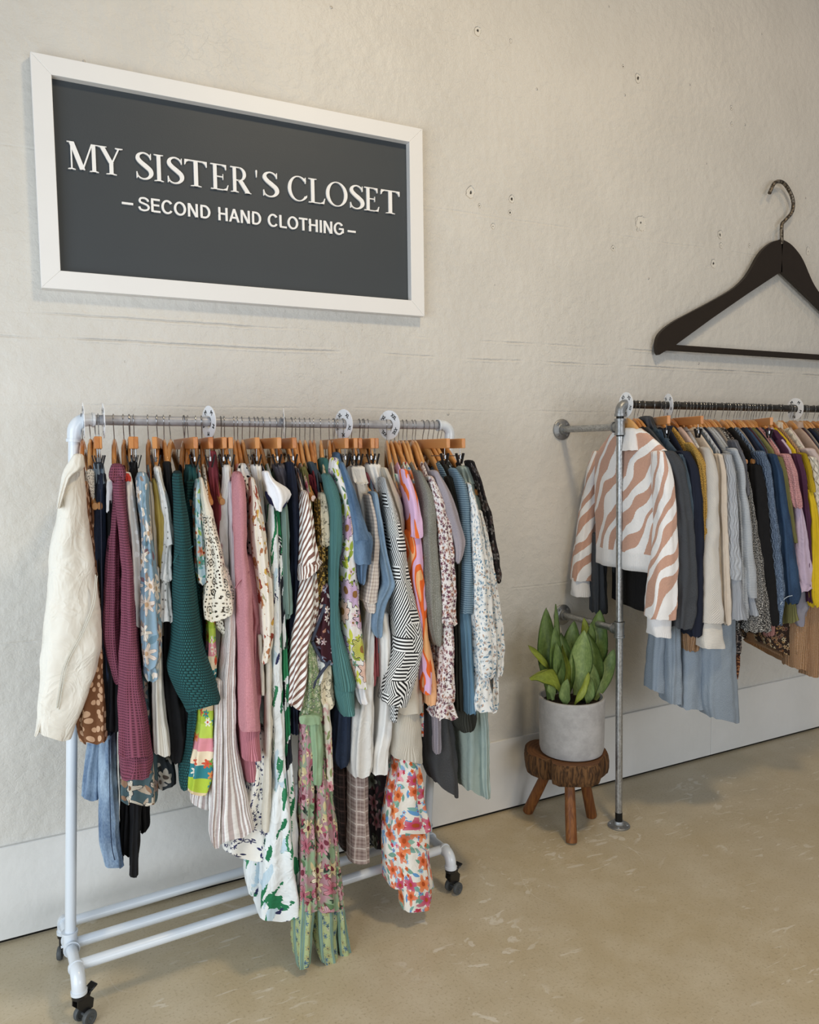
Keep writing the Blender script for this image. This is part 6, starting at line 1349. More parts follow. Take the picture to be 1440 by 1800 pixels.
 ('L', 'dress', 'floor-length green rose-print dress, lowest hanging garment on the white rail', 'dress', 'green_rose', 'top', 0.6019, 0, 0.643, [('bodice', 'green_tie_knit', 0.202, 0.04, [(580, 927, 607, 924), (570, 817, 622, 809), (564, 709, 623, 698)], {'fold': 0.004, 'kf': 6}), ('waist_tie', 'green_plain', 0.2716, 0.012, [(546, 737, 608, 726), (546, 728, 609, 716), (549, 718, 606, 707)], {'fold': 0.001, 'cap': True}), ('skirt_panel', None, 0.215, 0.05, [(561, 726, 590, 721), (559, 634, 593, 627), (554, 506, 593, 497), (549, 378, 594, 366), (542, 249, 590, 234), (539, 184, 591, 168)], {'fold': 0.004}), ('skirt_panel', 'green_plain', 0.2375, 0.035, [(582, 726, 614, 720), (582, 665, 618, 658), (584, 600, 616, 593), (586, 536, 610, 530)], {'fold': 0.003}), ('skirt_panel', None, 0.198, 0.06, [(591, 591, 638, 581), (590, 494, 641, 482), (589, 363, 651, 346), (587, 231, 655, 211), (587, 164, 659, 142)], {'fold': 0.005}), ('skirt_panel', 'cream_rose', 0.207, 0.04, [(622, 745, 651, 740), (624, 647, 652, 642), (628, 548, 653, 543), (631, 498, 652, 493)], {'fold': 0.002}), ('skirt_panel', None, 0.195, 0.05, [(627, 514, 655, 507), (635, 412, 660, 406), (636, 311, 667, 303), (641, 209, 674, 199), (643, 140, 680, 129)], {'fold': 0.003}), ('border', 'green_border', 0.22, 0.05, [(537, 240, 589, 224), (529, 190, 588, 172), (524, 126, 579, 108), (524, 68, 571, 52), (528, 22, 563, 23)], {'fold': 0.004}), ('border', 'green_border', 0.203, 0.06, [(582, 210, 657, 187), (580, 135, 655, 112), (586, 67, 650, 45), (598, 12, 650, -23)], {'fold': 0.006}), ('border', 'green_border', 0.2, 0.05, [(647, 193, 676, 184), (652, 123, 685, 113), (654, 54, 693, 41), (659, -6, 701, -25)], {'fold': 0.003})], 'varnished wooden hanger carrying the floor-length rose dress', {}, None),
 ('L', 'trousers', 'mauve tartan trousers hanging behind the white linen pair', 'trousers', 'mauve_tartan', 'clip', 0.7884, -0.08, 0, [('leg', None, 0.135, 0.05, [(724, 536, 791, 522), (724, 433, 789, 417), (720, 312, 787, 294), (718, 231, 785, 209)], {'fold': 0.002}), ('leg', 'dark_tartan', 0.075, 0.05, [(689, 556, 746, 545), (691, 415, 745, 402), (698, 307, 743, 295), (708, 243, 741, 234)], {'fold': 0.002})], 'wooden clip hanger holding the mauve tartan trousers', None, None),
 ('L', 'dress', 'dark rose-patterned dress deep between tartan trousers and garden-print dress', 'dress', 'dark_rose', 'clip', 0.8438, -0.09, 0, [('skirt_panel', None, 0.058, 0.06, [(807, 565, 888, 549), (811, 383, 881, 367), (813, 291, 875, 276), (820, 212, 869, 199)], {})], 'wooden clip hanger holding the dark rose dress', None, None),
 ('L', 'dress', 'long garden-print dress in orange, pink and blue with tiered hem', 'dress', 'garden_print', 'top', 0.9545, 0, 0.57, [('skirt_panel', None, 0.158, 0.06, [(881, 568, 954, 553), (870, 509, 961, 489), (852, 416, 974, 387), (843, 347, 986, 312), (838, 306, 991, 266)], {'fold': 0.004}), ('hem_tier', None, 0.1595, 0.065, [(840, 322, 991, 284), (832, 307, 999, 263), (831, 247, 994, 202), (835, 174, 999, 127), (839, 134, 1003, 86)], {'fold': 0.006, 'kf': 6}), ('hem_tier', None, 0.2035, 0.045, [(865, 251, 972, 222), (873, 160, 979, 129), (876, 106, 980, 74), (878, 62, 967, 41)], {'fold': 0.003})], 'varnished wooden hanger carrying the long garden-print dress', {}, None),
 ('L', 'shorts', 'dark navy denim shorts below the sea green cuff', 'shorts', 'frayed_navy_denim', 'clip', 0.7418, -0.064, 0, [('leg', None, 0.1685, 0.045, [(693, 872, 726, 868), (678, 725, 726, 717), (667, 627, 720, 616), (664, 569, 713, 558), (674, 545, 707, 538)], {})], 'wooden clip hanger holding the frayed navy shorts', None, None),
 ('R', 'sweater', 'white and dusty pink zebra-stripe sweater at the front of the iron rail', 'sweater', 'zebra_knit', 'top', 0.0469, 0.238, 1.0, [('neckband', 'white_knit_rib', 0.0, 0.08, [(28, 1519, 64, 1519), (23, 1498, 70, 1498), (18, 1474, 76, 1474), (10, 1441, 85, 1440)], {'fold': 0.0005}), ('sleeve', None, 0.1786, 0.052, [(61, 1434, 98, 1434), (61, 1385, 126, 1384), (63, 1306, 144, 1304), (70, 1187, 163, 1182), (61, 1068, 171, 1060), (46, 949, 162, 938), (39, 849, 152, 837)], {'fold': 0.002, 'wr': 0.003}), ('cuff', 'white_knit_rib', 0.1835, 0.045, [(39, 857, 146, 845), (42, 818, 141, 807), (48, 787, 133, 771)], {'fold': 0.0005}), ('sleeve', None, -0.263, 0.04, [(28, 1435, 63, 1434), (-1, 1356, 70, 1354), (-27, 1243, 53, 1240), (-55, 1108, 36, 1103), (-75, 973, 25, 965), (-80, 923, 22, 914)], {'fold': 0.002}), ('cuff', 'white_knit_rib', -0.2602, 0.036, [(-82, 932, 21, 923), (-85, 894, 15, 884), (-82, 861, 9, 852)], {'fold': 0.0005})], 'varnished wooden hanger carrying the zebra-stripe sweater', {'ztop': 0.09, 'neckW': 0.07, 'Tt': 0.016, 'dip': 0.012, 'W': 0.215, 'Tb': 0.034, 'flare': -0.02, 'fold': 0.008, 'uflip': -1, 'mat': 'zebra_body'}, None),
 ('R', 'jacket', 'charcoal wool jacket directly behind the zebra-stripe sweater', 'jacket', 'charcoal_wool', 'top', 0.0948, 0.11, 0.898, [('collar', None, 0.008, 0.06, [(109, 1563, 143, 1563), (113, 1538, 155, 1538), (127, 1507, 167, 1507), (151, 1454, 203, 1454)], {}), ('sleeve', None, 0.185, 0.05, [(78, 1434, 143, 1433), (105, 1394, 182, 1393), (134, 1324, 206, 1322), (152, 1223, 228, 1220), (160, 1102, 250, 1096), (165, 980, 264, 971), (164, 878, 255, 868), (154, 805, 228, 796)], {})], 'varnished wooden hanger carrying the charcoal wool jacket', {'ztop': 0.083, 'neckW': 0.065, 'Tt': 0.0095, 'dip': 0.012}, None),
 ('R', 'shirt', 'blue-grey denim shirt peeking out behind the charcoal jacket', 'shirt', 'grey_blue_denim', 'top', 0.1202, 0.25, 0.916, [('collar', None, 0.072, 0.04, [(136, 1512, 158, 1512), (145, 1489, 179, 1489), (159, 1474, 182, 1474)], {}), ('sleeve', None, 0.1905, 0.035, [(161, 1423, 186, 1423), (180, 1322, 208, 1321), (209, 1118, 234, 1117), (221, 932, 252, 929), (219, 870, 245, 867)], {})], 'varnished wooden hanger carrying the blue-grey denim shirt', {'ztop': 0.083, 'neckW': 0.065, 'Tt': 0.0095, 'dip': 0.012}, None),
 ('R', 'hoodie', 'midnight blue hoodie with folded hood, left of the mustard crochet top', 'hoodie', 'midnight_fleece', 'top', 0.2063, -0.073, 0.823, [('hood', None, 0.011, 0.07, [(199, 1527, 258, 1528), (185, 1511, 282, 1511), (200, 1475, 288, 1474), (230, 1443, 307, 1442)], {}), ('sleeve', None, 0.185, 0.05, [(159, 1433, 215, 1432), (188, 1383, 244, 1381), (204, 1282, 269, 1279), (216, 1119, 284, 1114), (220, 913, 289, 907), (219, 810, 279, 803), (222, 768, 269, 762)], {})], 'varnished wooden hanger carrying the midnight blue hoodie', {'ztop': 0.083, 'neckW': 0.065, 'Tt': 0.0095, 'dip': 0.012}, None),
 ('R', 'top', 'mustard crochet top left of the ivory ribbed cardigan', 'top', 'mustard_crochet', 'top', 0.2267, 0.019, 0.989, [('sleeve', None, 0.1905, 0.035, [(205, 1462, 227, 1462), (231, 1422, 268, 1421), (252, 1371, 289, 1370), (265, 1299, 296, 1298), (273, 1197, 298, 1195), (278, 1093, 298, 1092), (282, 1031, 296, 1030)], {})], 'varnished wooden hanger carrying the mustard crochet top', {'ztop': 0.083, 'neckW': 0.065, 'Tt': 0.0095, 'dip': 0.012}, None),
 ('R', 'cardigan', 'ivory ribbed cardigan with broad flat sleeve cuff', 'cardigan', 'ivory_rib', 'top', 0.3037, -0.123, 0.791, [('sleeve', None, 0.2035, 0.045, [(271, 1446, 297, 1445), (278, 1411, 321, 1411), (282, 1340, 337, 1339), (285, 1218, 346, 1215), (279, 1116, 354, 1112), (272, 1014, 360, 1007), (269, 890, 372, 880), (268, 816, 380, 803)], {'fold': 0.001}), ('cuff', 'ivory_fine', 0.2052, 0.044, [(263, 825, 378, 812), (264, 800, 382, 786), (271, 744, 386, 730), (274, 721, 387, 707)], {'fold': 0.0005})], 'varnished wooden hanger carrying the ivory ribbed cardigan', {'ztop': 0.083, 'neckW': 0.065, 'Tt': 0.0095, 'dip': 0.012}, None),
 ('R', 'blouse', 'sand beige linen blouse right of the ivory cardigan', 'blouse', 'sand_linen', 'top', 0.3368, 0.018, 0.83, [('collar', None, 0.072, 0.04, [(381, 1488, 411, 1488), (394, 1462, 436, 1462), (419, 1441, 462, 1440)], {}), ('sleeve', None, 0.197, 0.04, [(341, 1420, 367, 1420), (347, 1379, 380, 1379), (353, 1256, 389, 1254), (363, 1110, 398, 1107), (372, 962, 408, 959), (378, 856, 417, 852), (391, 793, 415, 790)], {})], 'varnished wooden hanger carrying the sand linen blouse', {'ztop': 0.083, 'neckW': 0.065, 'Tt': 0.0095, 'dip': 0.012}, None),
 ('R', 'sweater', 'grey cable-knit sweater with ribbed bell cuff', 'sweater', 'grey_cable', 'top', 0.3733, 0.017, 0.869, [('collar', None, 0.045, 0.05, [(414, 1512, 451, 1512), (414, 1488, 482, 1488), (446, 1458, 508, 1457)], {}), ('sleeve', None, 0.2035, 0.045, [(373, 1420, 409, 1420), (381, 1338, 426, 1337), (386, 1255, 440, 1253), (392, 1151, 455, 1147), (395, 1046, 461, 1041), (400, 962, 473, 955)], {'fold': 0.001}), ('cuff', 'grey_cable_rib', 0.205, 0.05, [(401, 984, 468, 978), (412, 920, 479, 913), (410, 856, 490, 848), (411, 812, 500, 802)], {'fold': 0.003, 'kf': 7})], 'varnished wooden hanger carrying the grey cable-knit sweater', {'ztop': 0.083, 'neckW': 0.065, 'Tt': 0.0095, 'dip': 0.012}, None),
 ('R', 'sweater', 'light grey knitted pullover, left one of the pair beside the boucle coat', 'sweater', 'pale_grey_knit', 'top', 0.4319, 0.027, 0.863, [('sleeve', None, 0.187, 0.04, [(410, 1430, 449, 1429), (443, 1314, 480, 1313), (466, 1166, 499, 1164), (476, 995, 514, 992), (479, 887, 529, 882), (482, 804, 538, 798)], {})], 'varnished wooden hanger carrying the light grey pullover', {'ztop': 0.083, 'neckW': 0.065, 'Tt': 0.0095, 'dip': 0.012}, None),
 ('R', 'sweater', 'soft pale grey sweater with raised texture, right one beside the boucle coat', 'sweater', 'pale_grey_knit', 'top', 0.4133, 0.056, 0.865, [('sleeve', None, 0.2056, 0.042, [(412, 1440, 436, 1440), (435, 1378, 468, 1377), (456, 1273, 489, 1272), (475, 1146, 518, 1144), (487, 1018, 540, 1014), (497, 910, 550, 905), (507, 884, 554, 879)], {'fold': 0.001}), ('cuff', 'pale_grey_rib', 0.2056, 0.042, [(506, 897, 544, 893), (517, 855, 551, 851), (521, 815, 562, 811)], {'fold': 0.002})], 'varnished wooden hanger carrying the soft pale grey sweater', {'ztop': 0.083, 'neckW': 0.065, 'Tt': 0.0095, 'dip': 0.012}, None),
 ('R', 'blouse', 'grey satin blouse glimpsed above the black and white boucle coat', 'blouse', 'grey_satin', 'top', 0.4444, -0.021, 0.708, [('sleeve', None, 0.1955, 0.035, [(423, 1471, 453, 1471), (446, 1419, 476, 1418), (468, 1366, 489, 1366), (486, 1271, 504, 1270)], {})], 'varnished wooden hanger carrying the grey satin blouse', {'ztop': 0.083, 'neckW': 0.065, 'Tt': 0.0095, 'dip': 0.012}, None),
 ('R', 'coat', 'black and white boucle coat with flared hem', 'coat', 'boucle', 'top', 0.4758, 0.026, 0.748, [('collar', 'heather_collar', 0.025, 0.05, [(568, 1513, 607, 1513), (569, 1488, 621, 1488), (582, 1461, 628, 1461)], {}), ('sleeve', None, 0.1935, 0.045, [(485, 1356, 504, 1355), (497, 1271, 522, 1270), (509, 1165, 550, 1162), (529, 1035, 582, 1031), (542, 905, 612, 898), (525, 819, 631, 808), (512, 751, 646, 736)], {})], 'varnished wooden hanger carrying the boucle coat', {'ztop': 0.083, 'neckW': 0.065, 'Tt': 0.0095, 'dip': 0.012}, None),
 ('R', 'top', 'plain black long top between the boucle coat and blue marled cardigan', 'top', 'black_cloth', 'top', 0.5394, -0.003, 0.763, [('neckband', None, 0.055, 0.05, [(544, 1479, 582, 1479), (557, 1461, 628, 1461), (597, 1434, 669, 1434)], {}), ('sleeve', None, 0.19, 0.05, [(537, 1376, 587, 1375), (533, 1312, 608, 1310), (542, 1206, 628, 1202), (559, 1076, 648, 1070), (594, 944, 672, 937), (624, 809, 683, 803), (632, 764, 678, 759)], {})], 'varnished wooden hanger carrying the black cut-out top', {'ztop': 0.083, 'neckW': 0.065, 'Tt': 0.0095, 'dip': 0.012}, None),
 ('R', 'cardigan', 'blue marled cable cardigan right of the black cut-out top', 'cardigan', 'blue_marl_cable', 'top', 0.5651, 0.005, 0.782, [('collar', None, 0.048, 0.06, [(614, 1494, 640, 1494), (615, 1472, 674, 1472), (652, 1438, 721, 1438)], {}), ('sleeve', None, 0.2035, 0.045, [(545, 1428, 592, 1428), (575, 1375, 616, 1374), (590, 1290, 632, 1288), (606, 1203, 650, 1201), (625, 1094, 670, 1092), (641, 985, 690, 981), (658, 874, 701, 869), (659, 763, 691, 760)], {})], 'varnished wooden hanger carrying the blue marled cardigan', {'ztop': 0.083, 'neckW': 0.065, 'Tt': 0.0095, 'dip': 0.012}, None),
 ('R', 'jacket', 'indigo denim jacket with a pale frayed cuff edge', 'jacket', 'indigo_denim', 'top', 0.6239, 0.005, 0.843, [('collar', None, 0.035, 0.05, [(638, 1512, 664, 1512), (629, 1488, 678, 1488), (646, 1461, 686, 1461)], {}), ('sleeve', None, 0.2, 0.05, [(624, 1417, 653, 1416), (639, 1352, 678, 1351), (655, 1266, 704, 1264), (675, 1157, 740, 1153), (691, 1047, 768, 1041), (708, 935, 785, 929), (714, 880, 798, 872), (725, 841, 785, 835)], {}), ('cuff_edge', 'frayed_edge', 0.252, 0.0014, [(668, 844, 668, 844), (683, 860, 683, 860), (709, 871, 709, 871), (735, 873, 735, 873)], {'line': 1})], 'varnished wooden hanger carrying the indigo denim jacket', {'ztop': 0.083, 'neckW': 0.065, 'Tt': 0.0095, 'dip': 0.012}, None),
 ('R', 'cardigan', 'olive green fine-knit cardigan with ribbed cuffs', 'cardigan', 'olive_knit', 'top', 0.6636, 0.04, 0.816, [('shoulder', None, 0.085, 0.05, [(647, 1478, 686, 1478), (667, 1449, 734, 1448), (708, 1415, 776, 1414)], {}), ('sleeve', None, 0.1885, 0.045, [(664, 1405, 703, 1405), (686, 1329, 729, 1328), (709, 1241, 745, 1240), (735, 1152, 765, 1151), (758, 1073, 778, 1072)], {}), ('cuff', 'olive_rib', 0.148, 0.06, [(754, 880, 815, 874), (753, 812, 828, 804), (752, 749, 837, 757)], {})], 'varnished wooden hanger carrying the olive cardigan', {'ztop': 0.083, 'neckW': 0.065, 'Tt': 0.0095, 'dip': 0.012}, None),
 ('R', 'blouse', 'dusty pink lace blouse with scalloped short sleeve', 'blouse', 'pink_lace', 'top', 0.7071, -0.018, 0.925, [('neckband', 'pink_knit_collar', 0.015, 0.05, [(756, 1506, 791, 1506), (750, 1483, 802, 1483), (758, 1451, 810, 1451)], {}), ('sleeve', None, 0.2035, 0.045, [(695, 1416, 734, 1415), (709, 1372, 759, 1371), (725, 1307, 775, 1305), (737, 1241, 787, 1239), (748, 1212, 785, 1210)], {'fold': 0.003, 'kf': 7})], 'varnished wooden hanger carrying the dusty pink lace blouse', {'ztop': 0.083, 'neckW': 0.065, 'Tt': 0.0095, 'dip': 0.012}, None),
 ('R', 'blouse', 'lilac gauze blouse with a frilled cuff', 'blouse', 'lilac_gauze', 'top', 0.7716, 0.009, 0.828, [('sleeve', None, 0.1935, 0.045, [(770, 1239, 811, 1237), (777, 1150, 834, 1147), (784, 1039, 866, 1033), (794, 949, 887, 941), (806, 907, 899, 899)], {'fold': 0.003}), ('cuff', None, 0.2035, 0.045, [(796, 919, 888, 911), (790, 901, 900, 891), (794, 876, 869, 883)], {'fold': 0.004, 'kf': 8}), ('front_panel', 'grey_lilac_jersey', 0.155, 0.05, [(819, 964, 902, 958), (817, 828, 915, 818), (801, 783, 888, 774), (834, 729, 862, 726)], {})], 'varnished wooden hanger carrying the lilac gauze blouse', {'ztop': 0.083, 'neckW': 0.065, 'Tt': 0.0095, 'dip': 0.012}, None),
 ('R', 'sweater', 'plum purple fine-knit sweater left of the yellow sweatshirt', 'sweater', 'plum_knit', 'top', 0.7545, 0.02, 0.829, [('shoulder', None, 0.085, 0.05, [(732, 1511, 765, 1511), (753, 1471, 828, 1470), (830, 1425, 900, 1424)], {}), ('sleeve', None, 0.197, 0.04, [(760, 1415, 804, 1414), (784, 1327, 827, 1325), (807, 1237, 841, 1236), (833, 1103, 860, 1101), (852, 943, 877, 941), (864, 829, 881, 827)], {})], 'varnished wooden hanger carrying the plum sweater', {'ztop': 0.083, 'neckW': 0.065, 'Tt': 0.0095, 'dip': 0.012}, None),
 ('R', 'sweatshirt', 'bright yellow sweatshirt with ribbed shoulder panel', 'sweatshirt', 'yellow_fleece', 'top', 0.7923, 0.039, 0.825, [('shoulder_panel', 'yellow_rib', 0.2005, 0.045, [(810, 1418, 824, 1418), (819, 1370, 849, 1369), (831, 1315, 865, 1314), (840, 1270, 874, 1269)], {'fold': 0.0005}), ('sleeve', None, 0.2035, 0.045, [(836, 1277, 870, 1276), (846, 1192, 891, 1190), (858, 1080, 917, 1076), (862, 967, 935, 961), (863, 854, 951, 845), (879, 811, 952, 815)], {})], 'varnished wooden hanger carrying the yellow sweatshirt', {'ztop': 0.083, 'neckW': 0.065, 'Tt': 0.0095, 'dip': 0.012}, None),
 ('R', 'jacket', 'cream quilted jacket right of the yellow sweatshirt', 'jacket', 'cream_quilt', 'top', 0.8795, -0.116, 0.77, [('collar', 'cream_knit', -0.005, 0.05, [(857, 1546, 878, 1546), (844, 1518, 893, 1518), (866, 1478, 898, 1478)], {}), ('sleeve', None, 0.2, 0.05, [(838, 1403, 879, 1402), (862, 1325, 917, 1323), (879, 1235, 949, 1233), (905, 1100, 983, 1095), (934, 916, 1020, 909), (954, 776, 1041, 767)], {})], 'varnished wooden hanger carrying the cream quilted jacket', {'ztop': 0.083, 'neckW': 0.065, 'Tt': 0.0095, 'dip': 0.012}, None),
 ('R', 'cardigan', 'pale pink ribbed cardigan with black neckband', 'cardigan', 'pinkish_rib', 'top', 0.8973, -0.19, 0.815, [('neckband', 'black_cloth', 0.089, 0.03, [(880, 1463, 915, 1463), (895, 1440, 930, 1440)], {}), ('sleeve', None, 0.185, 0.05, [(839, 1436, 894, 1435), (889, 1368, 945, 1367), (914, 1278, 970, 1276), (941, 1141, 1012, 1138), (982, 910, 1058, 903)], {})], 'varnished wooden hanger carrying the pale pink ribbed cardigan', {'ztop': 0.083, 'neckW': 0.065, 'Tt': 0.0095, 'dip': 0.012}, None),
 ('R', 'cardigan', 'taupe knit cardigan with a deep collar near the right picture edge', 'cardigan', 'taupe_knit', 'top', 0.9473, -0.021, 0.809, [('collar', None, -0.006, 0.08, [(950, 1548, 987, 1548), (937, 1511, 1010, 1511), (961, 1464, 1041, 1463), (1017, 1411, 1103, 1410)], {}), ('sleeve', None, 0.185, 0.05, [(895, 1413, 964, 1412), (949, 1277, 1013, 1275), (994, 1047, 1067, 1042), (1026, 813, 1100, 805)], {})], 'varnished wooden hanger carrying the taupe cardigan', {'ztop': 0.083, 'neckW': 0.065, 'Tt': 0.0095, 'dip': 0.012}, None),
 ('R', 'blouse', 'brown leopard-print blouse, rightmost garment in view', 'blouse', 'brown_leopard', 'top', 1.0458, -0.013, 0.799, [('collar', None, 0.008, 0.06, [(1092, 1515, 1137, 1515), (1093, 1470, 1177, 1469), (1134, 1409, 1218, 1408)], {}), ('sleeve', None, 0.175, 0.05, [(990, 1389, 1070, 1387), (1043, 1181, 1123, 1178), (1089, 804, 1164, 797)], {})], 'varnished wooden hanger carrying the leopard-print blouse', {'ztop': 0.083, 'neckW': 0.065, 'Tt': 0.0095, 'dip': 0.012}, None),
 ('R', 'trousers', 'pale grey jersey trousers hanging below the charcoal jacket', 'trousers', 'grey_sweat_jersey', 'clip', 0.1744, -0.231, 0, [('leg', None, 0.065, 0.05, [(142, 1005, 217, 999), (137, 793, 203, 785), (122, 623, 200, 612), (117, 548, 199, 523)], {'fold': 0.003}), ('leg', None, 0.105, 0.05, [(172, 1008, 247, 1002), (170, 798, 239, 790), (171, 585, 243, 574), (175, 502, 242, 487)], {'fold': 0.003})], 'wooden clip hanger holding the pale grey jersey trousers', None, None),
 ('R', 'skirt', 'long pale grey jersey skirt hanging below the ivory cardigan cuff', 'skirt', 'grey_sweat_jersey', 'clip', 0.2887, -0.001, 0, [('skirt_panel', None, 0.115, 0.05, [(237, 1005, 358, 995), (238, 792, 357, 779), (239, 578, 359, 560), (241, 473, 355, 455)], {'fold': 0.003}), ('skirt_panel', None, 0.148, 0.06, [(327, 1004, 485, 991), (325, 835, 490, 817), (326, 620, 499, 596), (329, 490, 506, 435), (345, 440, 507, 386)], {'fold': 0.004})], 'wooden clip hanger holding the long grey jersey skirt', None, None),
 ('R', 'sweater', 'black sweater hanging out below the zebra-stripe hem', 'sweater', 'black_cloth', 'top', 0.0779, 0.031, 0.848, [('sleeve', 'charcoal_wool', -0.2045, 0.035, [(-5, 1111, 57, 1107), (-7, 975, 55, 970), (-6, 862, 56, 856), (-6, 795, 59, 788)], {})], 'varnished wooden hanger carrying the black sweater under the zebra one', {'ztop': 0.083, 'neckW': 0.065, 'Tt': 0.0095, 'dip': 0.012}, None),
 ('R', 'cardigan', 'pinkish beige ribbed cardigan cuff poking out left of the ivory cuff', 'cardigan', 'blush_linen', 'top', 0.2679, 0, 0.964, [('cuff', 'camel_rib', 0.149, 0.03, [(236, 838, 306, 831), (237, 753, 314, 744), (241, 699, 297, 692)], {})], 'varnished wooden hanger carrying the blush ribbed cardigan', {'ztop': 0.083, 'neckW': 0.065, 'Tt': 0.0095, 'dip': 0.012}, None),
 ('R', 'skirt', 'brown paisley skirt hanging under the blue marled cardigan', 'skirt', 'brown_paisley', 'clip', 0.7375, -0.35, 0, [('skirt_panel', None, 0.036, 0.12, [(728, 919, 933, 902), (705, 784, 938, 760), (694, 705, 939, 624), (709, 657, 943, 533)], {'fold': 0.003}), ('lining', 'camel_rib', 0.03, 0.1, [(693, 687, 936, 587), (715, 638, 945, 518)], {'fold': 0.001})], 'wooden clip hanger holding the brown paisley skirt', None, None),
 ('R', 'blouse', 'black blouse with grey swirl print, narrow strip beside the grey skirt', 'blouse', 'black_swirl', 'top', 0.4979, 0, 0.79, [('front_edge', 'brown_leopard', 0.146, 0.02, [(496, 852, 528, 849), (499, 652, 530, 648), (501, 553, 514, 551)], {}), ('front_edge', None, 0.1525, 0.025, [(487, 899, 521, 896), (487, 767, 525, 763), (493, 656, 521, 652)], {})], 'varnished wooden hanger carrying the swirl-print blouse', {'ztop': 0.083, 'neckW': 0.065, 'Tt': 0.0095, 'dip': 0.012}, None),
 ('R', 'dress', 'camel ribbed knit dress hanging below the yellow sweatshirt', 'dress', 'camel_rib', 'top', 0.8234, 0, 0.613, [('skirt_panel', None, 0.145, 0.05, [(822, 963, 934, 954), (818, 780, 934, 767), (820, 641, 936, 626), (823, 557, 926, 529)], {'fold': 0.0015}), ('skirt_panel', None, 0.1685, 0.045, [(902, 959, 980, 953), (901, 728, 979, 719), (903, 588, 971, 579), (902, 516, 959, 505)], {'fold': 0.001})], 'varnished wooden hanger carrying the camel ribbed dress', {'ztop': 0.083, 'neckW': 0.065, 'Tt': 0.0095, 'dip': 0.012}, None),
 ('R', 'top', 'dusty pink top with a narrow hem showing right of the boucle coat', 'top', 'dusty_pink', 'top', 0.6903, 0, 0.881, [('front_edge', None, 0.136, 0.02, [(698, 875, 725, 873), (703, 738, 729, 735), (701, 694, 728, 691)], {})], 'varnished wooden hanger carrying the dusty pink top', {'ztop': 0.083, 'neckW': 0.065, 'Tt': 0.0095, 'dip': 0.012}, None),
 ('R', 'knit_top', 'slate grey knit top tucked between sand linen blouse and grey cable-knit sweater', 'top', 'slate_cloth', 'fill', 0.358, 0.017, 0.763, [], 'varnished wooden hanger with a slate grey top, next after the sand linen blouse', {'ztop': 0.083, 'neckW': 0.065, 'Tt': 0.0095, 'dip': 0.012, 'W': 0.17}, None),
 ('R', 'knit_top', 'navy knit top tucked between grey cable-knit sweater and soft pale grey sweater', 'top', 'navy_cloth', 'fill', 0.3917, 0.037, 0.867, [], 'varnished wooden hanger with a navy top, next after the grey cable-knit sweater', {'ztop': 0.083, 'neckW': 0.065, 'Tt': 0.0095, 'dip': 0.012, 'W': 0.17}, None),
 ('R', 'knit_top', 'taupe knit top tucked between grey satin blouse and boucle coat', 'top', 'taupe_cloth', 'fill', 0.4632, 0.002, 0.75, [], 'varnished wooden hanger with a taupe top, next after the grey satin blouse', {'ztop': 0.083, 'neckW': 0.065, 'Tt': 0.0095, 'dip': 0.012, 'W': 0.17}, None),
 ('R', 'knit_top', 'taupe knit top tucked between blue marled cardigan and indigo denim jacket', 'top', 'taupe_cloth', 'fill', 0.5781, 0.005, 0.848, [], 'varnished wooden hanger with a taupe top, next after the blue marled cardigan', {'ztop': 0.083, 'neckW': 0.065, 'Tt': 0.0095, 'dip': 0.012, 'W': 0.17}, None),
 ('R', 'knit_top', 'navy knit top tucked between blue marled cardigan and indigo denim jacket', 'top', 'navy_cloth', 'fill', 0.6075, 0.005, 0.732, [], 'varnished wooden hanger with a navy top, next after the blue marled cardigan', {'ztop': 0.083, 'neckW': 0.065, 'Tt': 0.0095, 'dip': 0.012, 'W': 0.17}, None),
 ('R', 'knit_top', 'dark maroon knit top tucked between indigo denim jacket and olive cardigan', 'top', 'dark_maroon', 'fill', 0.637, 0.023, 0.842, [], 'varnished wooden hanger with a dark maroon top, next after the indigo denim jacket', {'ztop': 0.083, 'neckW': 0.065, 'Tt': 0.0095, 'dip': 0.012, 'W': 0.17}, None),
 ('R', 'knit_top', 'slate grey knit top tucked between indigo denim jacket and olive cardigan', 'top', 'slate_cloth', 'fill', 0.6436, 0.023, 0.728, [], 'varnished wooden hanger with a slate grey top, next after the indigo denim jacket', {'ztop': 0.083, 'neckW': 0.065, 'Tt': 0.0095, 'dip': 0.012, 'W': 0.17}, None),
 ('R', 'knit_top', 'navy knit top tucked between olive cardigan and dusty pink top', 'top', 'navy_cloth', 'fill', 0.6802, 0.04, 0.837, [], 'varnished wooden hanger with a navy top, next after the olive cardigan', {'ztop': 0.083, 'neckW': 0.065, 'Tt': 0.0095, 'dip': 0.012, 'W': 0.17}, None),
 ('R', 'knit_top', 'slate grey knit top tucked between dusty pink lace blouse and brown paisley skirt', 'top', 'slate_cloth', 'fill', 0.7206, -0.018, 0.833, [], 'varnished wooden hanger with a slate grey top, next after the dusty pink lace blouse', {'ztop': 0.083, 'neckW': 0.065, 'Tt': 0.0095, 'dip': 0.012, 'W': 0.17}, None),
 ('R', 'knit_top', 'dark maroon knit top tucked between taupe cardigan and leopard-print blouse', 'top', 'dark_maroon', 'fill', 0.9617, -0.017, 0.808, [], 'varnished wooden hanger with a dark maroon top, next after the taupe cardigan', {'ztop': 0.083, 'neckW': 0.065, 'Tt': 0.0095, 'dip': 0.012, 'W': 0.17}, None),
 ('R', 'knit_top', 'slate grey knit top tucked between taupe cardigan and leopard-print blouse', 'top', 'slate_cloth', 'fill', 0.969, -0.017, 0.688, [], 'varnished wooden hanger with a slate grey top, next after the taupe cardigan', {'ztop': 0.083, 'neckW': 0.065, 'Tt': 0.0095, 'dip': 0.012, 'W': 0.17}, None),
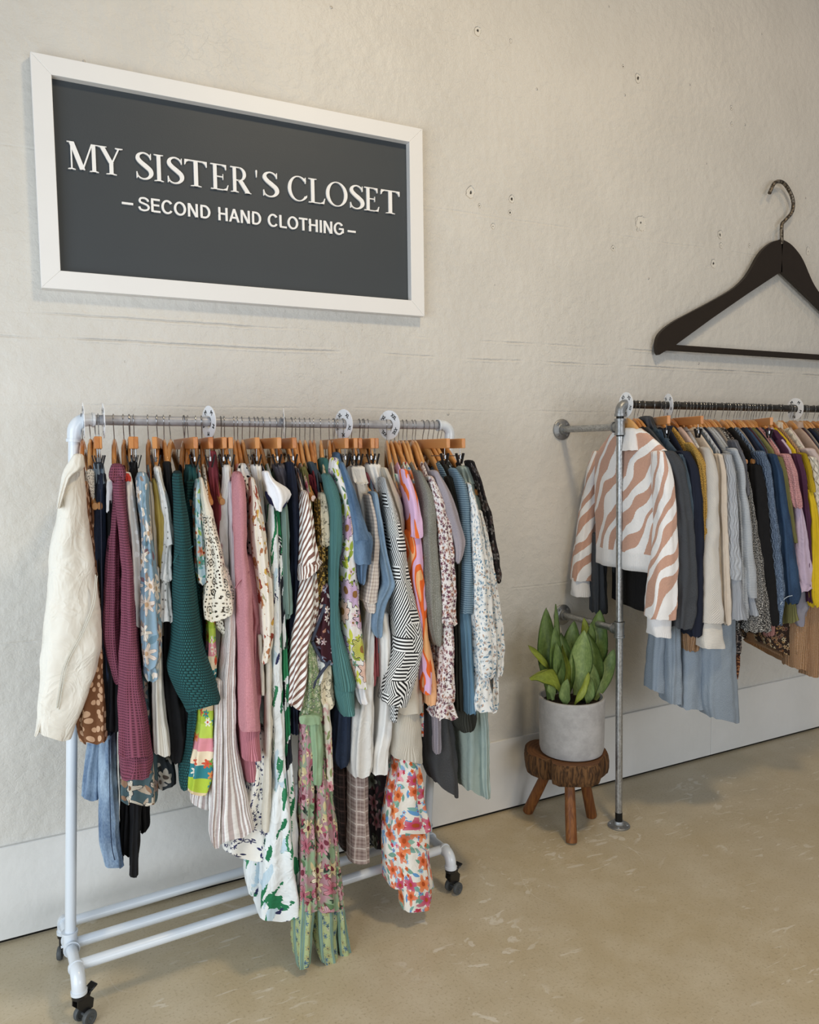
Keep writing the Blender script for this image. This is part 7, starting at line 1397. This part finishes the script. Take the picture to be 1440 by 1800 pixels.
 ('R', 'knit_top', 'taupe knit top tucked between taupe cardigan and leopard-print blouse', 'top', 'taupe_cloth', 'fill', 0.9799, -0.017, 0.735, [], 'varnished wooden hanger with a taupe top, next after the taupe cardigan', {'ztop': 0.083, 'neckW': 0.065, 'Tt': 0.0095, 'dip': 0.012, 'W': 0.17}, None),
 ('R', 'knit_top', 'navy knit top tucked between taupe cardigan and leopard-print blouse', 'top', 'navy_cloth', 'fill', 1.0127, -0.017, 0.803, [], 'varnished wooden hanger with a navy top, next after the taupe cardigan', {'ztop': 0.083, 'neckW': 0.065, 'Tt': 0.0095, 'dip': 0.012, 'W': 0.17}, None),
 ('R', 'knit_top', 'charcoal knit top tucked between taupe cardigan and leopard-print blouse', 'top', 'charcoal_weave', 'fill', 1.0384, -0.017, 0.68, [], 'varnished wooden hanger with a charcoal top, next after the taupe cardigan', {'ztop': 0.083, 'neckW': 0.065, 'Tt': 0.0095, 'dip': 0.012, 'W': 0.17}, None),
 ('R', 'knit_top', 'slate grey knit top behind leopard-print blouse', 'top', 'slate_cloth', 'fill', 1.0569, -0.013, 0.798, [], 'varnished wooden hanger with a slate grey top, next after the leopard-print blouse', {'ztop': 0.083, 'neckW': 0.065, 'Tt': 0.0095, 'dip': 0.012, 'W': 0.17}, None),
 ('R', 'knit_top', 'taupe knit top behind leopard-print blouse', 'top', 'taupe_cloth', 'fill', 1.0979, -0.013, 0.673, [], 'varnished wooden hanger with a taupe top, next after the leopard-print blouse', {'ztop': 0.083, 'neckW': 0.065, 'Tt': 0.0095, 'dip': 0.012, 'W': 0.17}, None),
 ('R', 'knit_top', 'navy knit top behind leopard-print blouse', 'top', 'navy_cloth', 'fill', 1.1281, -0.013, 0.718, [], 'varnished wooden hanger with a navy top, next after the leopard-print blouse', {'ztop': 0.083, 'neckW': 0.065, 'Tt': 0.0095, 'dip': 0.012, 'W': 0.17}, None),
]
for i, (rk, name, label, cat, mat, kind, s0, k, hem, pieces, hl, bkw, grip) in enumerate(GARMENTS):
    garment(rk, name, label, cat, mat, kind, s0, k, hem, i + 3, pieces, hl, bkw, grip)

for a in [('L', 0.0226, 'XS', -3.178, 'white size disc seen edge-on at the left end of the white rail'), ('L', 0.0718, 'S', -3.17, 'second edge-on white size disc from the left end of the white rail'), ('L', 0.3529, 'M', -2.937, 'white M size disc, half turned, on the white rail'), ('L', 0.5779, 'L', -3.431, 'thin edge-on white size disc at the middle of the white rail'), ('L', 0.7738, 'XL', -2.892, 'white XL size disc on the white rail'), ('L', 0.9345, 'XXL', -2.759, 'white XXL size disc on the white rail'), ('R', 0.0365, 'XS', -3.302, 'white XS size disc beside the iron elbow'), ('R', 0.2476, 'S', -3.521, 'white S size disc, narrow, on the iron rail'), ('R', 0.9771, 'M', -3.295, 'white M size disc on the iron rail near the right picture edge')]:
    size_disc(*a, rep=(5 if len(a[2]) < 3 else 4))
